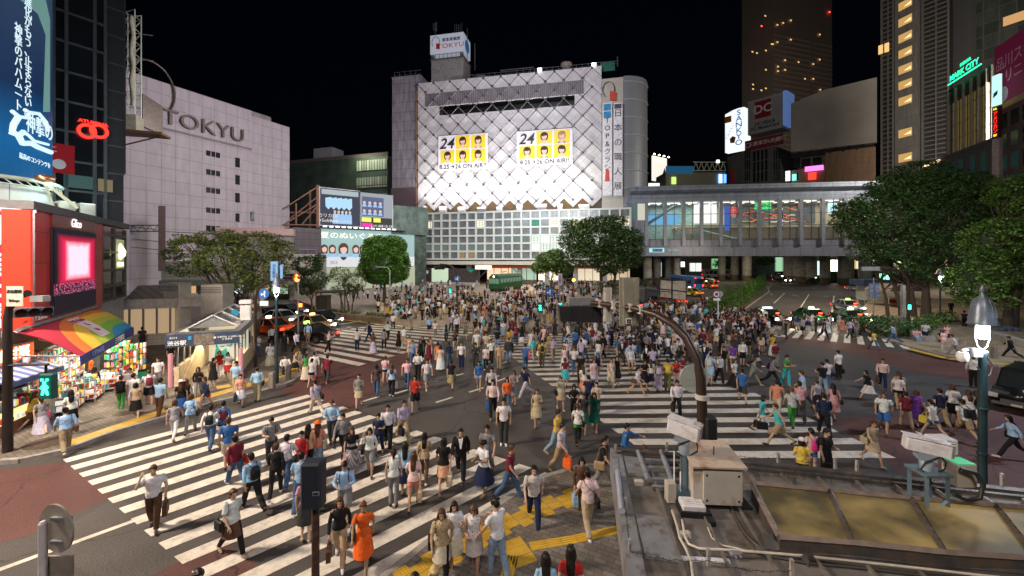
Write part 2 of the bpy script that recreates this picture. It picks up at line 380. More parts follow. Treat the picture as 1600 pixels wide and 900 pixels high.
def top_mesh(pose,f,kind,seat=False,vox=.0145):
 J=skeleton(POSES[pose],f,seat);mb=MB();g=.010
 if kind=='suit':g=.024
 lo={'tee':-.02,'shirt':.03,'long':.0,'tank':.0,'suit':-.10,'blouse':-.06,'cardi':-.1}[kind]
 rows=[(J['T'](0,0,lo),(.165 if f else.16)+g+.008,(.118)+g+.008)]+[r_ for r_ in torso_rows(J,g,z0=lo+.02,hip=.008)]
 if kind in('suit','blouse','cardi'):rows=[(c,rx+.01,ry+.008)for c,rx,ry in rows]
 ring(mb,rows,16)
 mb.tube([J['T'](0,.01,.47),J['T'](0,.005,.52)],[.07,.058 if kind!='tank' else.05],12)
 to={'tee':.62,'shirt':1.72,'long':1.95,'tank':.0,'suit':1.98,'blouse':.75,'cardi':1.9}[kind]
 if to:
  for s in 'LR':sleeve(mb,J,s,to,g-(.004 if to>1 else 0),.007 if to<1 else 0)
 else:
  for s in 'LR':ball(mb,J[s+'A'][0]-Vector((.02 if s=='L' else-.02,0,.012)),.05,.052,.04)
 return remesh(mb,{'suit':'jacket','blouse':'blouse','cardi':'cardigan'}.get(kind,'shirt'),vox,CLOTH,2,.0035)
def bottom_mesh(pose,f,kind,seat=False,vox=.0145):
 J=skeleton(POSES[pose],f,seat);mb=MB();k=.9 if f else 1.
 if kind in('trousers','slim','shorts','hot','wide'):
  g={'trousers':.020,'slim':.009,'shorts':.026,'hot':.016,'wide':.035}[kind]
  ring(mb,torso_rows(J,.011,z0=-.06,z1=.1))
  for s in 'LR':
   h,kn,a,t,hl=J[s];end={'shorts':.92,'hot':.42}.get(kind)
   if end:limb(mb,[h+Vector((0,0,.03)),h.lerp(kn,end*.5),h.lerp(kn,end)],[.094*k+g*.5,.088*k+g,.076*k+g*1.3+(.012 if kind=='hot' else 0)])
   else:
    sp={'trousers':(.092,.080,.066,.063,.060),'slim':(.092,.080,.068,.066,.052),'wide':(.10,.10,.10,.105,.115)}[kind]
    limb(mb,[h+Vector((0,0,.03)),h.lerp(kn,.6),kn,kn.lerp(a,.4),kn.lerp(a,.98)],[q*k+(.012 if kind!='slim' else.006)for q in sp])
  nm='shorts' if kind in('shorts','hot')else 'trousers'
 else:
  T=J['T'];kz={'skirt':.44,'mini':.34,'maxi':.76,'dress':.46,'flare':.50}[kind];fl={'skirt':.06,'mini':.04,'maxi':.13,'dress':.07,'flare':.17}[kind]
  kc=(J['L'][1]+J['R'][1])/2;ac=(J['L'][2]+J['R'][2])/2;pel=J['pel'];sp=abs(J['L'][1].y-J['R'][1].y)/2;sa=abs(J['L'][2].y-J['R'][2].y)/2
  rows=[]
  if kind in('dress','flare'):rows+=[(T(0,0,.2),.135,.105)]
  else:rows+=[(T(0,0,.13),.145,.11)]
  rows=rows[::-1];up=rows
  dn=[]
  for q in(0,.2,.4,.6,.8,1.):
   z=q*kz;c=pel+Vector((0,(kc.y-pel.y)*min(1,z/.42)+(ac.y-kc.y)*max(0,(z-.42)/.42),-z))
   spread=sp*min(1,z/.42)*.9+max(0,(sa-sp)*(z-.42)/.42)
   dn.append((c,.178+fl*q,.128+fl*q*.8+spread*.8))
  ring(mb,dn[::-1]+rows,20)
  nm='dress_skirt' if kind in('dress','flare')else 'skirt'
 me=remesh(mb,nm,vox,CLOTH,2,.005 if kind in('flare','maxi','dress')else.003)
 return me
def shirt_front_mesh(pose,f,seat=False):
 J=skeleton(POSES[pose],f,seat);T=J['T'];mb=MB()
 mb.add([T(-.07,-.125,.485),T(.07,-.125,.485),T(.02,-.185,.20),T(-.02,-.185,.20),T(-.055,-.02,.50),T(.055,-.02,.50),T(.02,-.1,.2),T(-.02,-.1,.2)],[(0,1,2,3),(7,6,5,4),(0,4,5,1),(1,5,6,2),(2,6,7,3),(3,7,4,0)])
 return mb.mesh('shirt_front',CLOTH)
def shoes_mesh(pose,f,seat=False,which='LR'):
 J=skeleton(POSES[pose],f,seat);mb=MB()
 for s in which:
  h,kn,a,t,hl=J[s];d=(t-hl);
  for q,r_ in((0,.040),):pass
  mb.tube([hl+Vector((0,.012,.012)),hl.lerp(t,.3)+Vector((0,0,.022)),hl.lerp(t,.7)+Vector((0,0,.006)),t+d.normalized()*.03],[.034,.044,.040,.022],10)
  mb.tube([a+Vector((0,0,-.045)),a+Vector((0,0,.0))],[.042,.038],10)
 return remesh(mb,'shoes' if which=='LR' else 'shoe',.013,LEATHER,2)
def hair_mesh(pose,f,kind,seat=False):
 J=skeleton(POSES[pose],f,seat);H=head_shape(None,J);mb=MB();nod=J['nod']
 ball(mb,H(0,.022,.040),.084,.096,.094,14,nod);ball(mb,H(0,.052,-.005),.080,.066,.085,14,nod)
 ball(mb,H(0,-.048,.088),.062,.045,.032,12,nod)
 for s in(-1,1):ball(mb,H(s*.070,-.005,.045),.016,.045,.05,8,nod)
 if kind in('long','wavy'):
  T=J['T'];w=.092 if kind=='long' else.105
  ring(mb,[(T(0,.095,.26),w*.62,.03),(T(0,.10,.33),w*.9,.042),(T(0,.085,.45),w,.055),(H(0,.055,-.09),w*.95,.06),(H(0,.045,0),.09,.07)],12)
  for s in(-1,1):mb.tube([H(s*.076,-.005,.03),H(s*.082,.0,-.06),H(s*.085,.005,-.14)],[.022,.028,.022],8)
 elif kind=='bob':
  ring(mb,[(H(0,.04,-.115),.085,.06),(H(0,.04,-.06),.092,.07),(H(0,.03,.0),.088,.075)],12)
  for s in(-1,1):mb.tube([H(s*.074,-.012,.04),H(s*.082,-.012,-.03),H(s*.08,-.008,-.105)],[.02,.028,.024],8)
 elif kind=='tail':
  mb.tube([H(0,.105,.04),H(0,.15,.01),H(0,.155,-.08),H(0,.135,-.17)],[.022,.034,.032,.012],8)
 elif kind=='bun':ball(mb,H(0,.115,.06),.04,.04,.04)
 me=remesh(mb,'hair',.0125,HAIR,2,.003)
 return me
def hat_mesh(pose,f,kind,seat=False):
 J=skeleton(POSES[pose],f,seat);H=head_shape(None,J);mb=MB();nod=J['nod']
 ball(mb,H(0,.02,.075),.096,.108,.088,16,nod)
 if kind=='straw':mb.tube([H(0,.02,.070),H(0,.02,.082)],[.165,.160],24)
 else:mb.tube([H(0,-.085,.075),H(0,-.165,.062)],[.075,.05],12);
 return remesh(mb,'hat',.012,CLOTH,2)
CACHE={}
def get(fn,*a):
 k=(fn.__name__,)+a
 if k not in CACHE:CACHE[k]=fn(*a)
 return CACHE[k]
# bags: separate things carried by people
def bag_mesh(kind,pose,f):
 J=skeleton(POSES[pose],f);mb=MB();T=J['T']
 if kind in('backpack',):
  ring(mb,[(T(0,.175,.08),.10,.05),(T(0,.205,.12),.135,.075),(T(0,.20,.28),.135,.07),(T(0,.18,.40),.115,.05),(T(0,.165,.43),.06,.03)],12)
  for s in(-1,1):mb.tube([T(s*.08,.15,.42),T(s*.105,.06,.505),T(s*.115,-.09,.46),T(s*.115,-.125,.34),T(s*.13,-.05,.18),T(s*.11,.13,.12)],.017,6)
 elif kind in('shoulder','sling'):
  s=-1;c=T(s*.25,.05,.0)if kind=='shoulder' else T(s*.2,.10,.02)
  mb.box(c.x-.055,c.x+.055,c.y-.16,c.y+.16,c.z-.12,c.z+.11,bev=.03)
  mb.tube([c+Vector((0,-.11,.1)),T(s*.13,-.115,.35),T(-s*.09 if kind=='sling' else s*.13,-.085,.46),T(-s*.12 if kind=='sling' else s*.125,.0,.515),T(-s*.1 if kind=='sling' else s*.13,.10,.44),T(s*.12,.135,.25),c+Vector((0,.11,.1))],.013,6)
 else:
  w=J['LA' if pose in('phone','reach')else 'RA'][3];hw,hh,th={'tote':(.19,.28,.06),'brief':(.20,.26,.05),'paper':(.14,.32,.06),'plastic':(.13,.28,.07)}[kind]
  z=w.z-.16
  mb.prism([(w.y-hw*.92,z-hh),(w.y+hw*.92,z-hh),(w.y+hw,z-hh*.5),(w.y+hw*.9,z),(w.y-hw*.9,z),(w.y-hw,z-hh*.5)],w.x-th,w.x+th,axis='x')
  for e in(-1,1):mb.tube([(w.x+e*th*.5,w.y-hw*.5,z-.01),(w.x+e*.012,w.y-hw*.28,w.z-.03),(w.x,w.y,w.z+.005),(w.x+e*.012,w.y+hw*.28,w.z-.03),(w.x+e*th*.5,w.y+hw*.5,z-.01)],.010,6)
  me=mb.mesh('bag',LEATHER);me.polygons.foreach_set('use_smooth',[False]*len(me.polygons));return me
 return remesh(mb,'bag',.014,LEATHER,2)
PAL={'white':(.66,.66,.68),'cream':(.54,.47,.36),'beige':(.42,.33,.22),'tan':(.33,.23,.13),'brown':(.09,.045,.025),'black':(.012,.012,.014),'charcoal':(.04,.04,.045),'grey':(.20,.20,.21),'silver':(.45,.45,.47),'navy':(.012,.02,.06),'blue':(.035,.13,.36),'light blue':(.30,.48,.70),'denim':(.05,.10,.20),'pale denim':(.20,.30,.42),'turquoise':(.05,.45,.50),'green':(.05,.24,.05),'dark green':(.01,.12,.08),'olive':(.14,.14,.06),'yellow':(.58,.44,.07),'mustard':(.50,.33,.05),'orange':(.80,.14,.02),'coral':(.58,.22,.15),'red':(.38,.025,.025),'maroon':(.14,.015,.03),'pink':(.58,.30,.34),'pale pink':(.72,.52,.52),'purple':(.16,.05,.32),'lavender':(.42,.38,.52),'magenta':(.6,.03,.22),'khaki':(.30,.24,.14),'peach':(.60,.33,.22)}
HC={'black':(.012,.009,.008),'brown':(.07,.032,.015),'auburn':(.12,.045,.02),'blonde':(.50,.36,.17)}
BNAME={'trousers':'trousers','slim':'slim trousers','shorts':'shorts','hot':'short shorts','wide':'wide trousers','skirt':'skirt','mini':'miniskirt','maxi':'long skirt','dress':'dress','flare':'flared dress'}
TNAME={'tee':'T-shirt','shirt':'shirt','long':'long-sleeved top','tank':'sleeveless top','suit':'jacket','blouse':'blouse','cardi':'cardigan'}
# ------------------------------------------------------------------ placing people
def arrays(me,ratio=None):
 if ratio:
  o=bpy.data.objects.new('d',me);md=o.modifiers.new('d','DECIMATE');md.ratio=ratio
  me=evaluated(o)
 me.calc_loop_triangles()
 v=np.empty(len(me.vertices)*3,'f');me.vertices.foreach_get('co',v)
 t=np.empty(len(me.loop_triangles)*3,'i');me.loop_triangles.foreach_get('vertices',t)
 return v.reshape(-1,3),t.reshape(-1,3)
ATT=[cloth('skin_tone_by_person',.55,'skin_col'),cloth('top_by_person',.85,'top_col'),cloth('bottom_by_person',.85,'bottom_col'),cloth('hair_by_person',.5,'hair_col'),cloth('shoes_by_person',.5,'shoe_col')]
def simple_arrays(pose,f,tk,bk,hk,ratio):
 Vs,Fs,Ms=[],[],[];o=0
 for i,me in enumerate((get(body_mesh,pose,f,pose=='sit'),get(top_mesh,pose,f,tk,pose=='sit'),get(bottom_mesh,pose,f,bk,pose=='sit'),get(hair_mesh,pose,f,hk,pose=='sit'),get(shoes_mesh,pose,f,pose=='sit'))):
  v,t=arrays(me,ratio);Vs.append(v);Fs.append(t+o);Ms.append(np.full(len(t),i));o+=len(v)
 return np.concatenate(Vs),np.concatenate(Fs),np.concatenate(Ms)
def simple_mesh(pose,f,tk,bk,hk):
 V,F,M_=simple_arrays(pose,f,tk,bk,hk,.22)
 return mesh_np('person',V,F,ATT,M_,True,3)
SKINS=[(.46,.29,.20),(.50,.32,.23),(.42,.26,.17),(.54,.36,.27)]
def jit(c,a=.06):return tuple(max(0,min(1,q*(1+RND.uniform(-a,a))))for q in c)
def zone(px,py):
 if px<95 and py>590:return 'by the snack counter'
 if px<168 and py>545:return 'at the rainbow awning shop'
 if px<262 and py<665:return 'on the shop pavement'
 if px<400 and py<610:return 'by the station stairs'
 if px<465 and py<600:return 'at the kerb by the lantern'
 if px<385 and py<642:return 'by the yellow kerb strip'
 if px>1420 and py<575:return 'on the tree side pavement'
 if px>1205 and py<552:return 'on the crossing before the green taxis'
 if px>1180:return 'on the road beside the street lantern' if px>1420 else 'on the road beyond the rooftop'
 if px<740 and py>640+(px-520)*.30 and py<690+(px-400)*.45+40:return 'on the near zebra crossing'
 if py>850-max(0,px-640)*.32 and px>620 and px<965:return 'on the tactile paved corner'
 if px<610 and 500<py<575 and px>465:return 'on the taxi side crossing'
 if py<500+(15 if px<880 else 0):return 'in the crowd near the station square'
 if px>840+max(0,py-560)*1.1:return 'on the big zebra crossing'
 return 'in the middle of the road'
SEEN={}
WEAR={'T':1}
def describe(sex,tk,tc,bk,bc):
 w='woman' if sex=='f' else 'man'
 if bk in('dress','flare')and tc==bc:return f'{w} in {bc} {BNAME[bk]}'
 if tk=='suit' and tc==bc:return f'{w} in {tc} suit'
 return f'{w} in {tc} {TNAME[tk]} and {bc} {BNAME[bk]}'
BAGN={'backpack':'backpack','shoulder':'shoulder bag','sling':'crossbody bag','tote':'tote bag','brief':'briefcase','paper':'paper bag','plastic':'shopping bag'}
VERB={'stand':'standing','hip':'standing','walk':'walking','step':'walking','pass':'walking','stride':'striding','phone':'phoning','text':'looking at phone','bagarm':'walking','reach':'reaching out','sit':'sitting'}
def facing(a):
 a%=360
 return 'toward the cameras' if a<50 or a>310 else 'sideways' if a<130 or 230<a else 'away'
N_PEOPLE=[0]
PATT={(272,687):(0,('shirt',)),(667,609):(0,('shorts',)),(550,738):(1,('dress_skirt',)),(362,868):(2,('skirt',)),(792,640):(2,('blouse',)),(741,900):(2,('shirt','skirt')),(690,906):(2,('blouse',)),(645,573):(0,('shirt',)),(588,618):(0,('blouse',)),(663,752):(2,('trousers',))}
def pattern(k):
 nm=('stripe_fabric','check_fabric','print_fabric')[k]
 if nm in MATS:return MATS[nm]
 m,N,L,P=nodes(nm);P.inputs['Roughness'].default_value=.85;oi=N.new('ShaderNodeObjectInfo');tc=N.new('ShaderNodeTexCoord')
 if k==2:w=N.new('ShaderNodeTexVoronoi');w.inputs['Scale'].default_value=22;src=w.outputs[0];th=.28
 else:w=N.new('ShaderNodeTexWave' if k==0 else 'ShaderNodeTexChecker');w.inputs['Scale'].default_value=7 if k==0 else 32;src=w.outputs['Fac' if k==0 else 'Fac'];th=.5
 if k==0:w.bands_direction='Z'
 L.new(tc.outputs['Object'],w.inputs['Vector']);g=N.new('ShaderNodeMath');g.operation='GREATER_THAN';g.inputs[1].default_value=th;L.new(src,g.inputs[0])
 x=N.new('ShaderNodeMix');x.data_type='RGBA';L.new(g.outputs[0],x.inputs[0]);x.inputs[6].default_value=(.02,.02,.045,1)if k<2 else(.16,.05,.03,1);L.new(oi.outputs['Color'],x.inputs[7]);L.new(x.outputs[2],P.inputs['Base Color']);MATS[nm]=m;return m
def person(px,py,face,pose,sex,tk,tc,bk,bc,hk='short',hc='black',bag=None,hat=None,legs=None,note=None,far=False,pos=None,strict=False,shoe=None):
 f=sex=='f';d=describe(sex,tk,tc,bk,bc);z=zone(px,py)
 label=(note if note else d)+' '+z
 w_=BAGN[bag[0]]if bag else ''
 tries=[label,f'{d} {VERB[pose]} {z}',f'{d} and {hc} hair {z}',f'{d}, {VERB[pose]} {facing(face)}, {z}']
 if bag:tries.insert(1,f'{d} with {bag[1]} {w_} {z}')
 if hat:tries.insert(1,f'{d} with {hat[1]} hat {z}')
 lab=next((t for t in tries if t not in SEEN and len(t.split())<=16),None)
 if lab is None:
  if strict:return None
  lab=next((t for t in(f'{q} {d} {z}' for q in('taller','slighter','slim','sturdy','young','broad shouldered'))if t not in SEEN),label)
 SEEN[lab]=1;N_PEOPLE[0]+=1
 g=G(px,py)if pos is None else pos
 s=(RND.uniform(.91,.97)if f else RND.uniform(.97,1.04))
 m=TR(g.x,g.y,.0 if pos is None else g.z,math.radians(face)-math.atan2(g.x,g.y)*.6,s)
 st=pose=='sit'
 cols=dict(skin_col=jit(SKINS[RND.randrange(4)]),top_col=jit(PAL[tc]),bottom_col=jit(PAL[bc]),hair_col=HC[hc],shoe_col=PAL[shoe or RND.choice(['black','black','brown','white','charcoal','tan']if not f else['black','brown','tan','beige','white'])])
 if far:
  o=bpy.data.objects.new('person',get(simple_mesh,pose,f,tk,bk,hk));COL.objects.link(o);o.matrix_world=m
  for k,v in cols.items():o[k]=[float(q)for q in v]
  tag(o,lab,'person','pedestrians crossing the intersection')
 else:
  o=bpy.data.objects.new('person',get(body_mesh,pose,f,st));COL.objects.link(o);o.matrix_world=m;o.color=(*cols['skin_col'],1)
  tag(o,lab,'person','pedestrians crossing the intersection')
  def wear(me,c):
   q=bpy.data.objects.new(me.name.split('.')[0],me);COL.objects.link(q);q.parent=o;q.color=(*c,1);return q
  wear(get(top_mesh,pose,f,tk,st),cols['top_col']);wear(get(bottom_mesh,pose,f,bk,st),cols['bottom_col'])
  wear(get(hair_mesh,pose,f,hk,st),cols['hair_col']);[wear(get(shoes_mesh,pose,f,st,q),cols['shoe_col'])for q in 'LR']
  if tk=='suit':wear(get(shirt_front_mesh,pose,f,st),(.8,.8,.82))
  if hat:wear(get(hat_mesh,pose,f,hat[0],st),jit(PAL[hat[1]]))
  if legs:q=wear(get(bottom_mesh,pose,f,'slim',st),PAL[legs]);q.name='leggings'
 if(px,py)in PATT:
  k,nm=PATT[(px,py)];ch=next(q for q in o.children if q.name.split('.')[0]in nm);ch.data=ch.data.copy();ch.data.materials[0]=pattern(k)
 if bag:
  b=bpy.data.objects.new('bag',get(bag_mesh,bag[0],pose,f));COL.objects.link(b);b.matrix_world=m;b.color=(*jit(PAL[bag[1]]),1)
  bl=f'{bag[1]} {w_} of the {d} {z}'
  if len(bl.split())>16:bl=f'{bag[1]} {w_} of the {d.split(" and ")[0]} {z}'
  if len(bl.split())>16:bl=f'{bag[1]} {w_} {z}'
  k=0
  while bl in SEEN and k<4:bl=f'{("small", "full", "plain", "slim")[k]} {bag[1]} {w_} of the {d.split(" and ")[0]} {z}';k+=1
  SEEN[bl]=1;tag(b,bl,'bag','bags carried by pedestrians')
 return o
